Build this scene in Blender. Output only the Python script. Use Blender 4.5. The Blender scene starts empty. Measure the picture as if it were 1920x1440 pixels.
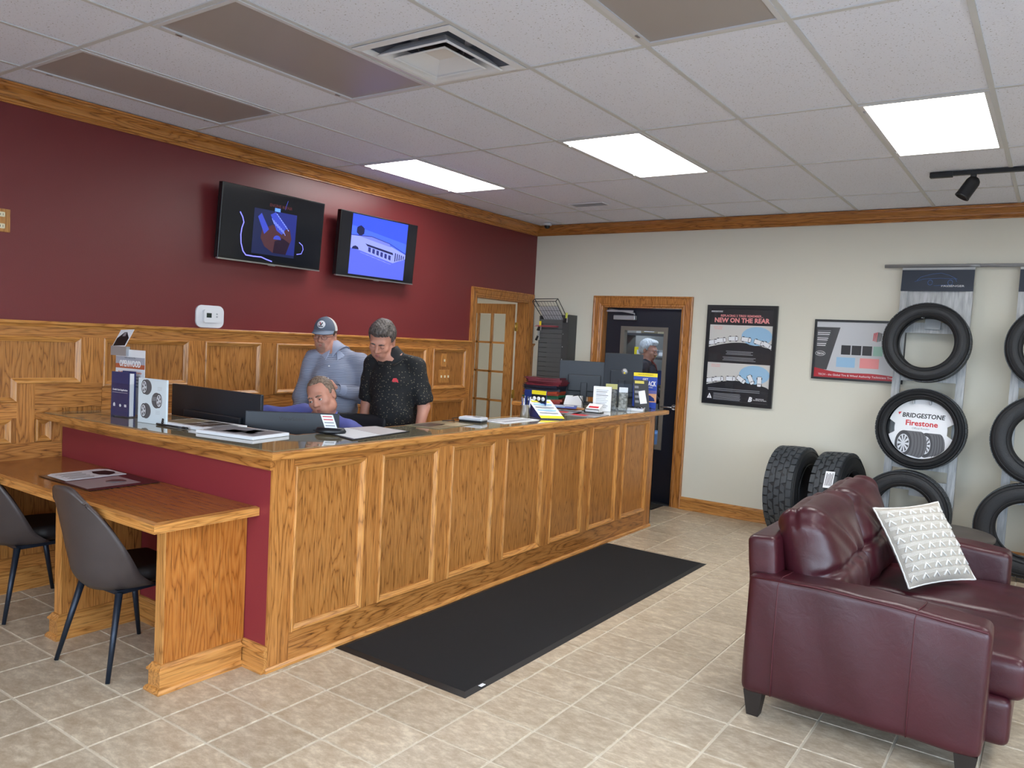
import bpy, bmesh, math, random
import numpy as np
from mathutils import Vector, Matrix, Euler

# ------------------------------------------------------------------ camera, world, lights, exposure
scene = bpy.context.scene
COL = scene.collection
random.seed(7)
CAM_F, YAW, PITCH, ROLL = 1471.06, -0.6074, -0.0564, 0.0517
CAM = Vector((0, 0, 1.65))
cy, sy = math.cos(YAW), math.sin(YAW)
_f0 = Vector((sy, cy, 0)); _r0 = Vector((cy, -sy, 0)); _u0 = Vector((0, 0, 1))
FW = _f0 * math.cos(PITCH) + _u0 * math.sin(PITCH)
_up = -_f0 * math.sin(PITCH) + _u0 * math.cos(PITCH)
RT = _r0 * math.cos(ROLL) + _up * math.sin(ROLL)
UP = -_r0 * math.sin(ROLL) + _up * math.cos(ROLL)
cam_d = bpy.data.cameras.new('camera'); cam = bpy.data.objects.new('camera', cam_d); COL.objects.link(cam)
cam_d.sensor_width = 36; cam_d.lens = CAM_F / 1920 * 36; cam_d.clip_start = .05; cam_d.clip_end = 200
M = Matrix.Identity(4)
for i in range(3):
    M[i][0] = RT[i]; M[i][1] = UP[i]; M[i][2] = -FW[i]; M[i][3] = CAM[i]
cam.matrix_world = M
scene.camera = cam
def pix(p):
    v = Vector(p) - CAM; d = v.dot(FW)
    if d < .1: return None
    return (960 + CAM_F * v.dot(RT) / d, 720 - CAM_F * v.dot(UP) / d, d)

scene.view_settings.view_transform = 'Standard'; scene.view_settings.look = 'None'
scene.view_settings.gamma = 1; scene.view_settings.use_curve_mapping = False
scene.view_settings.exposure = 0.52
scene.cycles.use_denoising = True
scene.cycles.max_bounces = 8; scene.cycles.diffuse_bounces = 4; scene.cycles.glossy_bounces = 3
scene.cycles.sample_clamp_indirect = 6; scene.cycles.transparent_max_bounces = 32
SKY_STRENGTH = 8.0
PANEL_STRENGTH = 10.0
world = bpy.data.worlds.new('world'); scene.world = world; world.use_nodes = True
wn = world.node_tree.nodes; wl = world.node_tree.links; wn.clear()
wo = wn.new('ShaderNodeOutputWorld'); wb = wn.new('ShaderNodeBackground')
wt = wn.new('ShaderNodeTexCoord'); ws = wn.new('ShaderNodeSeparateXYZ'); wr = wn.new('ShaderNodeValToRGB')
wl.new(wt.outputs['Generated'], ws.inputs[0]); wl.new(ws.outputs['Z'], wr.inputs[0])
wr.color_ramp.elements[0].position = 0.0; wr.color_ramp.elements[0].color = (.72, .86, 1, 1)
wr.color_ramp.elements[1].position = .8; wr.color_ramp.elements[1].color = (.42, .62, 1, 1)
wl.new(wr.outputs[0], wb.inputs[0]); wb.inputs[1].default_value = SKY_STRENGTH; wl.new(wb.outputs[0], wo.inputs[0])

XW, YB, ZC = -5.045, 7.62, 2.958          # red wall, back wall, ceiling
XR, YF = 3.1, -2.4                        # right wall, storefront wall behind the camera
FRONT_WINDOWS = [(-2.55, -.8), (-.6, 1.15), (1.35, 2.9)]
RIGHT_WINDOWS = [(-2.0, .3), (.5, 2.8)]
def portal(x, y, z, sx, sz, rot):
    d = bpy.data.lights.new('window_portal', 'AREA'); d.shape = 'RECTANGLE'; d.size = sx; d.size_y = sz
    d.cycles.is_portal = True
    o = bpy.data.objects.new('window_portal', d); COL.objects.link(o); o.location = (x, y, z); o.rotation_euler = rot
for a, b in FRONT_WINDOWS: portal((a + b) / 2, YF - .02, 1.5, b - a, 1.9, (math.pi / 2, 0, 0))
for a, b in RIGHT_WINDOWS: portal(XR + .02, (a + b) / 2, 1.5, b - a, 1.9, (math.pi / 2, 0, math.pi / 2))

# ------------------------------------------------------------------ material helpers
def nmat(name):
    m = bpy.data.materials.new(name); m.use_nodes = True
    nt = m.node_tree; b = nt.nodes['Principled BSDF']
    return m, nt, b
def srgb(*c):
    if len(c) == 1: c = (c[0],) * 3
    out = []
    for v in c:
        v = v / 255
        out.append(v / 12.92 if v <= .04045 else ((v + .055) / 1.055) ** 2.4)
    return tuple(out) + (1,)
def plain(name, col, rough=.5, metal=0, spec=.5, bump=0, bscale=80, emit=None, estr=0, coat=0, vary=0):
    m, nt, b = nmat(name)
    b.inputs['Base Color'].default_value = col; b.inputs['Roughness'].default_value = rough
    b.inputs['Metallic'].default_value = metal; b.inputs['Specular IOR Level'].default_value = spec
    b.inputs['Coat Weight'].default_value = coat
    if emit: b.inputs['Emission Color'].default_value = emit; b.inputs['Emission Strength'].default_value = estr
    if bump or vary:
        tc = nt.nodes.new('ShaderNodeTexCoord'); n = nt.nodes.new('ShaderNodeTexNoise'); n.inputs['Scale'].default_value = bscale; n.inputs['Detail'].default_value = 3
        nt.links.new(tc.outputs['Object'], n.inputs['Vector'])
        if bump:
            bp = nt.nodes.new('ShaderNodeBump'); bp.inputs['Strength'].default_value = bump; bp.inputs['Distance'].default_value = .01
            nt.links.new(n.outputs['Fac'], bp.inputs['Height']); nt.links.new(bp.outputs[0], b.inputs['Normal'])
        if vary:
            n2 = nt.nodes.new('ShaderNodeTexNoise'); n2.inputs['Scale'].default_value = bscale * .06
            nt.links.new(tc.outputs['Object'], n2.inputs['Vector'])
            mx = nt.nodes.new('ShaderNodeMix'); mx.data_type = 'RGBA'
            mx.inputs[6].default_value = tuple(c * (1 - vary) for c in col[:3]) + (1,); mx.inputs[7].default_value = tuple(min(1, c * (1 + vary)) for c in col[:3]) + (1,)
            nt.links.new(n2.outputs['Fac'], mx.inputs[0]); nt.links.new(mx.outputs[2], b.inputs['Base Color'])
    return m
def N(nt, t, **k):
    n = nt.nodes.new(t)
    for a, v in k.items(): setattr(n, a, v)
    return n
def mathn(nt, op, a, b=None):
    n = N(nt, 'ShaderNodeMath', operation=op)
    for i, v in enumerate((a, b)):
        if v is None: continue
        if isinstance(v, (int, float)): n.inputs[i].default_value = v
        else: nt.links.new(v, n.inputs[i])
    return n.outputs[0]
def wood(name, axis, light, mid, dark, freq=1.0, rough=.28, contrast=1.0):
    """oak: cathedral bands stretched along `axis` of the object, fine pores and fibres"""
    m, nt, b = nmat(name); L = nt.links
    tc = N(nt, 'ShaderNodeTexCoord'); oi = N(nt, 'ShaderNodeObjectInfo')
    off = N(nt, 'ShaderNodeVectorMath', operation='SCALE'); off.inputs[0].default_value = (17, 31, 23); L.new(oi.outputs['Random'], off.inputs['Scale'])
    add = N(nt, 'ShaderNodeVectorMath', operation='ADD'); L.new(tc.outputs['Object'], add.inputs[0]); L.new(off.outputs[0], add.inputs[1])
    def stretched(s_across, s_along, detail, dist=0):
        mp = N(nt, 'ShaderNodeVectorMath', operation='MULTIPLY')
        mp.inputs[1].default_value = tuple(s_along if i == axis else s_across for i in range(3)); L.new(add.outputs[0], mp.inputs[0])
        n = N(nt, 'ShaderNodeTexNoise'); n.inputs['Scale'].default_value = 1; n.inputs['Detail'].default_value = detail; n.inputs['Distortion'].default_value = dist
        L.new(mp.outputs[0], n.inputs['Vector']); return n.outputs['Fac']
    n1 = stretched(10 * freq, .9 * freq, 1.6, .25)
    n1b = stretched(42, 3.2, 3)
    w = mathn(nt, 'ADD', mathn(nt, 'MULTIPLY', n1, 14), mathn(nt, 'MULTIPLY', n1b, 1.5))
    pp = mathn(nt, 'PINGPONG', w, .5)
    cr = N(nt, 'ShaderNodeValToRGB'); L.new(mathn(nt, 'MULTIPLY', pp, 2), cr.inputs[0])
    e = cr.color_ramp.elements; e[0].position = 0; e[0].color = dark; e[1].position = 1; e[1].color = light
    x = e.new(.13); x.color = tuple(dark[i] * .4 + mid[i] * .6 for i in range(3)) + (1,); y = e.new(.32); y.color = mid
    fib = stretched(260, 5, 2); pore = stretched(170, 9, 1)
    fcr = N(nt, 'ShaderNodeMapRange'); L.new(fib, fcr.inputs[0]); fcr.inputs[1].default_value = .3; fcr.inputs[2].default_value = .7; fcr.inputs[3].default_value = .84; fcr.inputs[4].default_value = 1.1
    pcr = N(nt, 'ShaderNodeMapRange'); L.new(pore, pcr.inputs[0]); pcr.inputs[1].default_value = .60; pcr.inputs[2].default_value = .68; pcr.inputs[3].default_value = 1; pcr.inputs[4].default_value = .62
    rnd = N(nt, 'ShaderNodeMapRange'); L.new(oi.outputs['Random'], rnd.inputs[0]); rnd.inputs[3].default_value = .9; rnd.inputs[4].default_value = 1.08
    k = mathn(nt, 'MULTIPLY', mathn(nt, 'MULTIPLY', fcr.outputs[0], pcr.outputs[0]), rnd.outputs[0])
    vm = N(nt, 'ShaderNodeVectorMath', operation='SCALE'); L.new(cr.outputs[0], vm.inputs[0]); L.new(k, vm.inputs['Scale'])
    L.new(vm.outputs[0], b.inputs['Base Color']); b.inputs['Roughness'].default_value = rough
    bp = N(nt, 'ShaderNodeBump'); bp.inputs['Strength'].default_value = .08; bp.inputs['Distance'].default_value = .004
    L.new(pcr.outputs[0], bp.inputs['Height']); L.new(bp.outputs[0], b.inputs['Normal'])
    return m
OL, OM, OD = srgb(192, 131, 68), srgb(178, 116, 56), srgb(128, 78, 34)
OAK = [wood('oak_grain_x', 0, OL, OM, OD), wood('oak_grain_y', 1, OL, OM, OD), wood('oak_grain_z', 2, OL, OM, OD)]
OAK_PANEL = wood('oak_veneer_panel', 2, srgb(182, 124, 64), srgb(171, 112, 54), srgb(128, 78, 34), freq=1.3)
ML, MM, MD = srgb(204, 145, 78), srgb(192, 131, 67), srgb(152, 98, 44)
OAK_TRIM = [wood('oak_trim_x', 0, ML, MM, MD), wood('oak_trim_y', 1, ML, MM, MD), wood('oak_trim_z', 2, ML, MM, MD)]
OAK_DESK = wood('orange_varnished_oak', 2, srgb(186, 118, 52), srgb(176, 106, 42), srgb(142, 80, 28), freq=1.1, rough=.22)
OAK_TOP = wood('desk_top_veneer', 0, srgb(170, 110, 58), srgb(166, 105, 54), srgb(158, 97, 48), freq=.5, rough=.16)

RED = plain('red_wall_paint', srgb(112, 42, 44), .34, bump=.05, bscale=160)
RED2 = plain('crimson_counter_paint', srgb(132, 42, 50), .5, bump=.04, bscale=160)
BEIGE = plain('beige_wall_paint', srgb(216, 213, 198), .6, bump=.04, bscale=140)
WHITE = plain('white_plastic', srgb(225, 226, 228), .4)
BLACK = plain('black_plastic', srgb(24, 26, 30), .35)
BLACKM = plain('black_matt_metal', srgb(28, 29, 33), .45, metal=.2)
DKGREY = plain('dark_grey_metal', srgb(62, 64, 66), .5)
CHROME = plain('brushed_metal', srgb(190, 192, 195), .28, metal=1)
SILVER = plain('silver_plastic', srgb(170, 173, 178), .35, metal=.5)
BRASS = plain('brass', srgb(200, 170, 90), .3, metal=.9)
CREAM = plain('cream_switch', srgb(232, 222, 190), .35)
PAPER = plain('white_paper', srgb(232, 234, 238), .6)
INK = plain('black_ink', srgb(22, 22, 26), .5)
REDINK = plain('red_ink', srgb(200, 32, 44), .5)
PINKINK = plain('pale_red_ink', srgb(236, 150, 150), .5)
WINK = plain('white_ink', srgb(235, 235, 238), .5)
GREYINK = plain('grey_ink', srgb(130, 132, 138), .5)
YELLOW = plain('yellow_card', srgb(244, 222, 40), .45)
NAVY = plain('navy_card', srgb(34, 52, 116), .4)
ROYAL = plain('blue_card', srgb(38, 70, 168), .4)
SKYBLUE = plain('sky_blue_print', srgb(150, 190, 220), .45)
def glassmat(name, tint=(1, 1, 1, 1), fac=.12, rough=.02, ior=1.5):
    m, nt, b = nmat(name); nt.nodes.remove(b)
    out = nt.nodes['Material Output']; t = N(nt, 'ShaderNodeBsdfTransparent'); t.inputs[0].default_value = tint
    g = N(nt, 'ShaderNodeBsdfGlossy'); g.inputs['Roughness'].default_value = rough; mx = N(nt, 'ShaderNodeMixShader')
    fr = N(nt, 'ShaderNodeFresnel'); fr.inputs[0].default_value = ior
    gm = N(nt, 'ShaderNodeNewGeometry')
    nt.links.new(mathn(nt, 'MULTIPLY', mathn(nt, 'ADD', fr.outputs[0], fac), mathn(nt, 'SUBTRACT', 1, gm.outputs['Backfacing'])), mx.inputs[0])
    nt.links.new(t.outputs[0], mx.inputs[1]); nt.links.new(g.outputs[0], mx.inputs[2]); nt.links.new(mx.outputs[0], out.inputs[0])
    return m
GLASS = glassmat('clear_glass', fac=.0)
ACRYLIC = glassmat('clear_acrylic', (.95, .96, .97, 1), fac=.0, ior=1.35)
POSTERGLASS = glassmat('poster_glass', fac=.0, ior=1.33)

# ------------------------------------------------------------------ mesh helpers
class MB:
    def __init__(s): s.v = []; s.f = []; s.sm = []
    def add(s, vs, fs, smooth=False):
        n = len(s.v); s.v += [tuple(v) for v in vs]; s.f += [tuple(i + n for i in f) for f in fs]; s.sm += [smooth] * len(fs); return s
    def box(s, x0, x1, y0, y1, z0, z1, b=0):
        x0, x1 = min(x0, x1), max(x0, x1); y0, y1 = min(y0, y1), max(y0, y1); z0, z1 = min(z0, z1), max(z0, z1)
        if b <= 0:
            vs = [(x, y, z) for z in (z0, z1) for y in (y0, y1) for x in (x0, x1)]
            return s.add(vs, [(0, 2, 3, 1), (4, 5, 7, 6), (0, 1, 5, 4), (2, 6, 7, 3), (0, 4, 6, 2), (1, 3, 7, 5)])
        bm = bmesh.new(); bmesh.ops.create_cube(bm, size=1)
        for v in bm.verts: v.co = Vector(((x0 + x1) / 2 + v.co.x * (x1 - x0), (y0 + y1) / 2 + v.co.y * (y1 - y0), (z0 + z1) / 2 + v.co.z * (z1 - z0)))
        bmesh.ops.bevel(bm, geom=list(bm.edges), offset=b, segments=2, profile=.5, affect='EDGES')
        return s.bm(bm)
    def bm(s, bm, smooth=False):
        bm.verts.index_update(); s.add([v.co[:] for v in bm.verts], [[v.index for v in f.verts] for f in bm.faces], smooth); bm.free(); return s
    def tube(s, pts, r, n=10, cap=True, smooth=True):
        pts = [Vector(p) for p in pts]; rs = r if isinstance(r, (list, tuple)) else [r] * len(pts)
        vs = []; ref = None
        for i, p in enumerate(pts):
            d = (pts[min(i + 1, len(pts) - 1)] - pts[max(i - 1, 0)]).normalized()
            if ref is None: ref = Vector((0, 0, 1)) if abs(d.z) < .9 else Vector((1, 0, 0))
            a = d.cross(ref).normalized(); c = a.cross(d).normalized(); ref = c
            for k in range(n):
                t = 2 * math.pi * k / n; vs.append(p + (a * math.cos(t) + c * math.sin(t)) * rs[i])
        fs = [(i * n + k, i * n + (k + 1) % n, (i + 1) * n + (k + 1) % n, (i + 1) * n + k) for i in range(len(pts) - 1) for k in range(n)]
        s.add(vs, fs, smooth)
        if cap:
            m = len(pts) - 1
            s.f += [tuple(len(s.v) - len(vs) + k for k in reversed(range(n))), tuple(len(s.v) - len(vs) + m * n + k for k in range(n))]; s.sm += [False, False]
        return s
    def lathe(s, prof, c=(0, 0, 0), axis=2, n=32, close=False, smooth=True):
        """prof: (radius, height) pairs around `axis` through c"""
        vs = []
        for r, h in prof:
            for k in range(n):
                t = 2 * math.pi * k / n; p = [0, 0, 0]; p[axis] = h; p[(axis + 1) % 3] = r * math.cos(t); p[(axis + 2) % 3] = r * math.sin(t)
                vs.append((p[0] + c[0], p[1] + c[1], p[2] + c[2]))
        m = len(prof); rng = range(m if close else m - 1)
        fs = [(i * n + k, i * n + (k + 1) % n, ((i + 1) % m) * n + (k + 1) % n, ((i + 1) % m) * n + k) for i in rng for k in range(n)]
        return s.add(vs, fs, smooth)
    def prism(s, poly, z0, z1, axis=2):
        """extrude a 2-D outline (in the two axes after `axis`, cyclic) between z0 and z1 along `axis`"""
        n = len(poly); vs = []
        for z in (z0, z1):
            for a, b in poly:
                p = [0, 0, 0]; p[axis] = z; p[(axis + 1) % 3] = a; p[(axis + 2) % 3] = b; vs.append(p)
        return s.add(vs, [tuple(reversed(range(n))), tuple(range(n, 2 * n))] + [(i, (i + 1) % n, n + (i + 1) % n, n + i) for i in range(n)])
    def sweep(s, path, prof, closed=False, up=(0, 0, 1)):
        """mitred sweep of profile (u outward, v up) along a planar path; u = right-hand side of travel, v along `up`"""
        up = Vector(up); P = [Vector(p) for p in path]; n = len(P); m = len(prof); vs = []
        for i in range(n):
            if closed: a, b = P[i - 1], P[(i + 1) % n]
            else: a, b = P[max(i - 1, 0)], P[min(i + 1, n - 1)]
            d1 = (P[i] - a).normalized() if (P[i] - a).length > 1e-9 else (b - P[i]).normalized()
            d2 = (b - P[i]).normalized() if (b - P[i]).length > 1e-9 else d1
            n1 = d1.cross(up).normalized(); n2 = d2.cross(up).normalized(); k = (n1 + n2); k = k / max(k.length_squared / 2, 1e-6)
            for u, v in prof: vs.append(P[i] + k * u + up * v)
        fs = []
        for i in range(n if closed else n - 1):
            for j in range(m):
                a, b = i * m + j, i * m + (j + 1) % m; c, d = ((i + 1) % n) * m + (j + 1) % m, ((i + 1) % n) * m + j
                fs.append((a, d, c, b))
        if not closed: fs += [tuple(range(m)), tuple((n - 1) * m + j for j in reversed(range(m)))]
        return s.add(vs, fs)
    def xf(s, Mx):
        s.v = [tuple(Mx @ Vector(v)) for v in s.v]; return s
def fixn(me):
    bm = bmesh.new(); bm.from_mesh(me); bmesh.ops.recalc_face_normals(bm, faces=bm.faces); bm.to_mesh(me); bm.free()
def obj(name, mb, mat, parent=None, world=True, fix=True, **props):
    """link a mesh; verts given in world coordinates are moved into the parent's frame"""
    vs = mb.v
    if parent is not None and world:
        inv = parent_matrix(parent).inverted(); vs = [tuple(inv @ Vector(v)) for v in vs]
    me = bpy.data.meshes.new(name); me.from_pydata(vs, [], mb.f); me.polygons.foreach_set('use_smooth', mb.sm[:len(me.polygons)])
    if fix: fixn(me)
    me.materials.append(mat); o = bpy.data.objects.new(name, me); COL.objects.link(o)
    if parent is not None: o.parent = parent
    for k, v in props.items(): o[k] = v
    return o
def parent_matrix(o):
    m = o.matrix_basis.copy()
    while o.parent: o = o.parent; m = o.matrix_basis @ m
    return m
def root(name, loc=(0, 0, 0), rot=(0, 0, 0), label=None, cat=None, group=None, kind=None):
    o = bpy.data.objects.new(name, None); o.empty_display_size = .1; COL.objects.link(o); o.location = loc; o.rotation_euler = rot
    o.matrix_basis = Matrix.Translation(loc) @ Euler(rot).to_matrix().to_4x4()
    tag(o, label, cat, group, kind); return o
def tag(o, label=None, cat=None, group=None, kind=None):
    if label: o['label'] = label
    if cat: o['category'] = cat
    if group: o['group'] = group
    if kind: o['kind'] = kind
    return o
def copy_tree(o, parent=None):
    c = o.copy(); COL.objects.link(c)
    if parent is not None: c.parent = parent
    for ch in list(o.children): copy_tree(ch, c)
    return c
def text(name, s, size, mat, parent, Mx, align='CENTER', sx=1.0, extrude=.0006, bold=0, shear=0):
    """flat lettering: text lies in local xy of matrix Mx (parent frame)"""
    cu = bpy.data.curves.new('lettering', 'FONT'); cu.body = s; cu.size = size; cu.align_x = align; cu.align_y = 'CENTER'
    cu.extrude = extrude; cu.offset = bold; cu.resolution_u = 2; cu.shear = shear
    t = bpy.data.objects.new('lettering', cu); COL.objects.link(t)
    bpy.context.view_layer.update()
    me = bpy.data.meshes.new_from_object(t.evaluated_get(bpy.context.evaluated_depsgraph_get()))
    bpy.data.objects.remove(t); bpy.data.curves.remove(cu)
    me.transform(Mx @ Matrix.Diagonal((sx, 1, 1, 1)))
    me.materials.clear(); me.materials.append(mat); o = bpy.data.objects.new(name, me); COL.objects.link(o); o.parent = parent
    return o
def basis(o, x, y, z=None):
    x = Vector(x).normalized(); y = Vector(y).normalized(); z = x.cross(y)
    m = Matrix.Identity(4)
    for i in range(3): m[i][0] = x[i]; m[i][1] = y[i]; m[i][2] = z[i]; m[i][3] = o[i]
    return m

# ------------------------------------------------------------------ signed-distance modelling (smooth organic shapes)
class SDF:
    def __init__(s, lo, hi, h):
        s.h = h; s.o = np.array(lo, float); n = np.ceil((np.array(hi) - s.o) / h).astype(int) + 1
        s.n = n; s.F = np.full(n, 1.0, np.float32)
    def region(s, lo, hi):
        a = np.clip(((np.array(lo) - s.o) / s.h).astype(int), 0, s.n - 1); b = np.clip(np.ceil((np.array(hi) - s.o) / s.h).astype(int) + 1, 1, s.n)
        sl = tuple(slice(a[i], max(b[i], a[i] + 1)) for i in range(3))
        ax = [s.o[i] + np.arange(sl[i].start, sl[i].stop) * s.h for i in range(3)]
        X, Y, Z = np.meshgrid(*ax, indexing='ij'); return sl, np.stack([X, Y, Z], -1).astype(np.float32)
    def comb(s, sl, d, k, op):
        F = s.F[sl]
        if op == 'sub': d = -d; a = -F; 
        else: a = F
        if op == 'add': 
            if k > 0:
                h = np.maximum(k - np.abs(F - d), 0) / k; r = np.minimum(F, d) - h * h * k * .25
            else: r = np.minimum(F, d)
        else:
            dd = d if op == 'sub' else d
            if k > 0:
                h = np.maximum(k - np.abs(F - dd), 0) / k; r = np.maximum(F, dd) + h * h * k * .25
            else: r = np.maximum(F, dd)
        s.F[sl] = r.astype(np.float32)
    def cone(s, a, b, ra, rb, k=.02, op='add'):
        a = np.array(a, np.float32); b = np.array(b, np.float32); m = max(ra, rb) + k + s.h * 2 + .01
        sl, P = s.region(np.minimum(a, b) - m, np.maximum(a, b) + m)
        ab = b - a; t = np.clip(((P - a) @ ab) / max(ab @ ab, 1e-9), 0, 1)
        d = np.linalg.norm(P - a - t[..., None] * ab, axis=-1) - (ra + (rb - ra) * t); s.comb(sl, d, k, op); return s
    def ell(s, c, r, k=.02, op='add', R=None):
        c = np.array(c, np.float32); r = np.array(r, np.float32); m = max(r) + k + s.h * 2 + .01
        sl, P = s.region(c - m, c + m); Q = P - c
        if R is not None: Q = Q @ np.array(R, np.float32)       # columns of R are the local axes
        k0 = np.linalg.norm(Q / r, axis=-1); k1 = np.linalg.norm(Q / (r * r), axis=-1)
        d = np.where(k1 > 1e-6, k0 * (k0 - 1) / np.maximum(k1, 1e-6), -min(r)); s.comb(sl, d, k, op); return s
    def rbox(s, c, hs, rad, k=0, op='add', R=None):
        c = np.array(c, float); hs = np.array(hs, float); m = np.linalg.norm(hs) + k + s.h * 2
        sl, P = s.region(c - m, c + m); Q = P - c
        if R is not None: Q = Q @ np.array(R, np.float32)
        q = np.abs(Q) - (hs - rad); d = np.linalg.norm(np.maximum(q, 0), axis=-1) + np.minimum(q.max(-1), 0) - rad; s.comb(sl, d, k, op); return s
    def plane(s, p, n, op='sub', k=0):
        """sub: removes the side the normal points to"""
        n = np.array(n, float); n /= np.linalg.norm(n); p = np.array(p, float)
        ax = [(s.o[i] + np.arange(s.n[i]) * s.h - p[i]) * n[i] for i in range(3)]
        d = (ax[0][:, None, None] + ax[1][None, :, None] + ax[2][None, None, :]).astype(np.float32)
        s.comb(tuple(slice(0, s.n[i]) for i in range(3)), -d, k, op); return s
    def func(s, fn):
        for i in range(0, s.n[0], 12):                    # slab by slab, to stay small in memory
            X, Y, Z = np.meshgrid((s.o[0] + np.arange(i, min(i + 12, s.n[0])) * s.h).astype(np.float32), (s.o[1] + np.arange(s.n[1]) * s.h).astype(np.float32), (s.o[2] + np.arange(s.n[2]) * s.h).astype(np.float32), indexing='ij')
            s.F[i:i + 12] += fn(X, Y, Z).astype(np.float32)
        return s
    def mesh(s):
        F = s.F.copy(); F[0] = 1; F[-1] = 1; F[:, 0] = 1; F[:, -1] = 1; F[:, :, 0] = 1; F[:, :, -1] = 1
        F[F == 0] = 1e-6; ins = F < 0; nx, ny, nz = F.shape
        cs = [(i, j, k) for i in (0, 1) for j in (0, 1) for k in (0, 1)]
        def C(A, c): return A[c[0]:nx - 1 + c[0], c[1]:ny - 1 + c[1], c[2]:nz - 1 + c[2]]
        cnt = sum(C(ins, c).astype(np.int8) for c in cs); act = (cnt > 0) & (cnt < 8)
        idx = np.argwhere(act); ids = np.full(act.shape, -1, np.int64); ids[act] = np.arange(len(idx))
        acc = np.zeros((len(idx), 3)); num = np.zeros(len(idx))
        for c in cs:
            for ax in range(3):
                if c[ax]: continue
                c2 = list(c); c2[ax] = 1
                fa = F[idx[:, 0] + c[0], idx[:, 1] + c[1], idx[:, 2] + c[2]]; fb = F[idx[:, 0] + c2[0], idx[:, 1] + c2[1], idx[:, 2] + c2[2]]
                mk = (fa < 0) != (fb < 0); t = fa / np.where(mk, fa - fb, 1); p = np.tile(np.array(c, float), (len(idx), 1)); p[:, ax] += t
                acc[mk] += p[mk]; num[mk] += 1
        V = (idx + acc / num[:, None]) * s.h + s.o
        quads = []
        for ax in range(3):
            b, c = (ax + 1) % 3, (ax + 2) % 3
            A = ins; sl0 = [slice(None)] * 3; sl1 = [slice(None)] * 3; sl0[ax] = slice(0, -1); sl1[ax] = slice(1, None)
            e = np.argwhere(A[tuple(sl0)] != A[tuple(sl1)]); e = e[(e[:, b] > 0) & (e[:, c] > 0) & (e[:, b] < F.shape[b] - 1) & (e[:, c] < F.shape[c] - 1)]
            fl = A[e[:, 0], e[:, 1], e[:, 2]]
            q = []
            for db, dc in ((1, 1), (0, 1), (0, 0), (1, 0)):
                g = e.copy(); g[:, b] -= db; g[:, c] -= dc; q.append(ids[g[:, 0], g[:, 1], g[:, 2]])
            q = np.stack(q, 1); q[~fl] = q[~fl][:, ::-1]; quads.append(q)
        Q = np.concatenate(quads); Q = Q[(Q >= 0).all(1)]
        return V, Q
def sdf_obj(name, s, mat, parent=None, smooth_it=2, **props):
    V, Q = s.mesh()
    if smooth_it:                                     # light laplacian relaxation
        for _ in range(smooth_it):
            A = np.zeros_like(V); n = np.zeros(len(V))
            for i in range(4):
                a, b = Q[:, i], Q[:, (i + 1) % 4]
                np.add.at(A, a, V[b]); np.add.at(n, a, 1); np.add.at(A, b, V[a]); np.add.at(n, b, 1)
            V = V * .5 + (A / np.maximum(n, 1)[:, None]) * .5
    if parent is not None:
        inv = np.array(parent_matrix(parent).inverted()); V = V @ inv[:3, :3].T + inv[:3, 3]
    me = bpy.data.meshes.new(name); me.vertices.add(len(V)); me.vertices.foreach_set('co', V.astype(np.float32).ravel())
    me.loops.add(Q.size); me.loops.foreach_set('vertex_index', Q.ravel().astype(np.int32))
    me.polygons.add(len(Q)); me.polygons.foreach_set('loop_start', np.arange(0, Q.size, 4, dtype=np.int32))
    me.update(calc_edges=True); me.polygons.foreach_set('use_smooth', [True] * len(Q)); me.validate()
    for m in (mat if isinstance(mat, list) else [mat]): me.materials.append(m)
    o = bpy.data.objects.new(name, me); COL.objects.link(o)
    if parent is not None: o.parent = parent
    for k, v in props.items(): o[k] = v
    return o

# ------------------------------------------------------------------ room shell
def tile_material():
    m, nt, b = nmat('mottled_floor_tile'); L = nt.links
    tc = N(nt, 'ShaderNodeTexCoord'); oi = N(nt, 'ShaderNodeObjectInfo')
    off = N(nt, 'ShaderNodeVectorMath', operation='SCALE'); off.inputs[0].default_value = (19, 7, 3); L.new(oi.outputs['Random'], off.inputs['Scale'])
    add = N(nt, 'ShaderNodeVectorMath', operation='ADD'); L.new(tc.outputs['Object'], add.inputs[0]); L.new(off.outputs[0], add.inputs[1])
    mp = N(nt, 'ShaderNodeMapping'); mp.inputs['Rotation'].default_value = (0, 0, .5); mp.inputs['Scale'].default_value = (14, 24, 14); L.new(add.outputs[0], mp.inputs[0])
    n1 = N(nt, 'ShaderNodeTexNoise'); n1.inputs['Scale'].default_value = 1; n1.inputs['Detail'].default_value = 6; n1.inputs['Roughness'].default_value = .74; n1.inputs['Distortion'].default_value = .15; L.new(mp.outputs[0], n1.inputs['Vector'])
    cr = N(nt, 'ShaderNodeValToRGB'); L.new(n1.outputs[0], cr.inputs[0]); e = cr.color_ramp.elements
    e[0].position = .34; e[0].color = srgb(168, 150, 125); e[1].position = .66; e[1].color = srgb(212, 199, 175)
    k = e.new(.5); k.color = srgb(186, 171, 148)
    hs = N(nt, 'ShaderNodeHueSaturation'); r = N(nt, 'ShaderNodeMapRange'); L.new(oi.outputs['Random'], r.inputs[0]); r.inputs[3].default_value = .92; r.inputs[4].default_value = 1.06
    L.new(cr.outputs[0], hs.inputs['Color']); L.new(r.outputs[0], hs.inputs['Value']); L.new(hs.outputs[0], b.inputs['Base Color'])
    b.inputs['Roughness'].default_value = .34; b.inputs['Specular IOR Level'].default_value = .45
    bp = N(nt, 'ShaderNodeBump'); bp.inputs['Strength'].default_value = .12; bp.inputs['Distance'].default_value = .01; L.new(n1.outputs[0], bp.inputs['Height']); L.new(bp.outputs[0], b.inputs['Normal'])
    return m
TILE = tile_material()
GROUT = plain('pale_grout', srgb(216, 207, 188), .8, bump=.1, bscale=200)
floor = obj('floor', MB().box(XW - .1, XR + .1, YF - .1, YB + .1, -.12, -.0035), GROUT, kind='structure')
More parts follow.
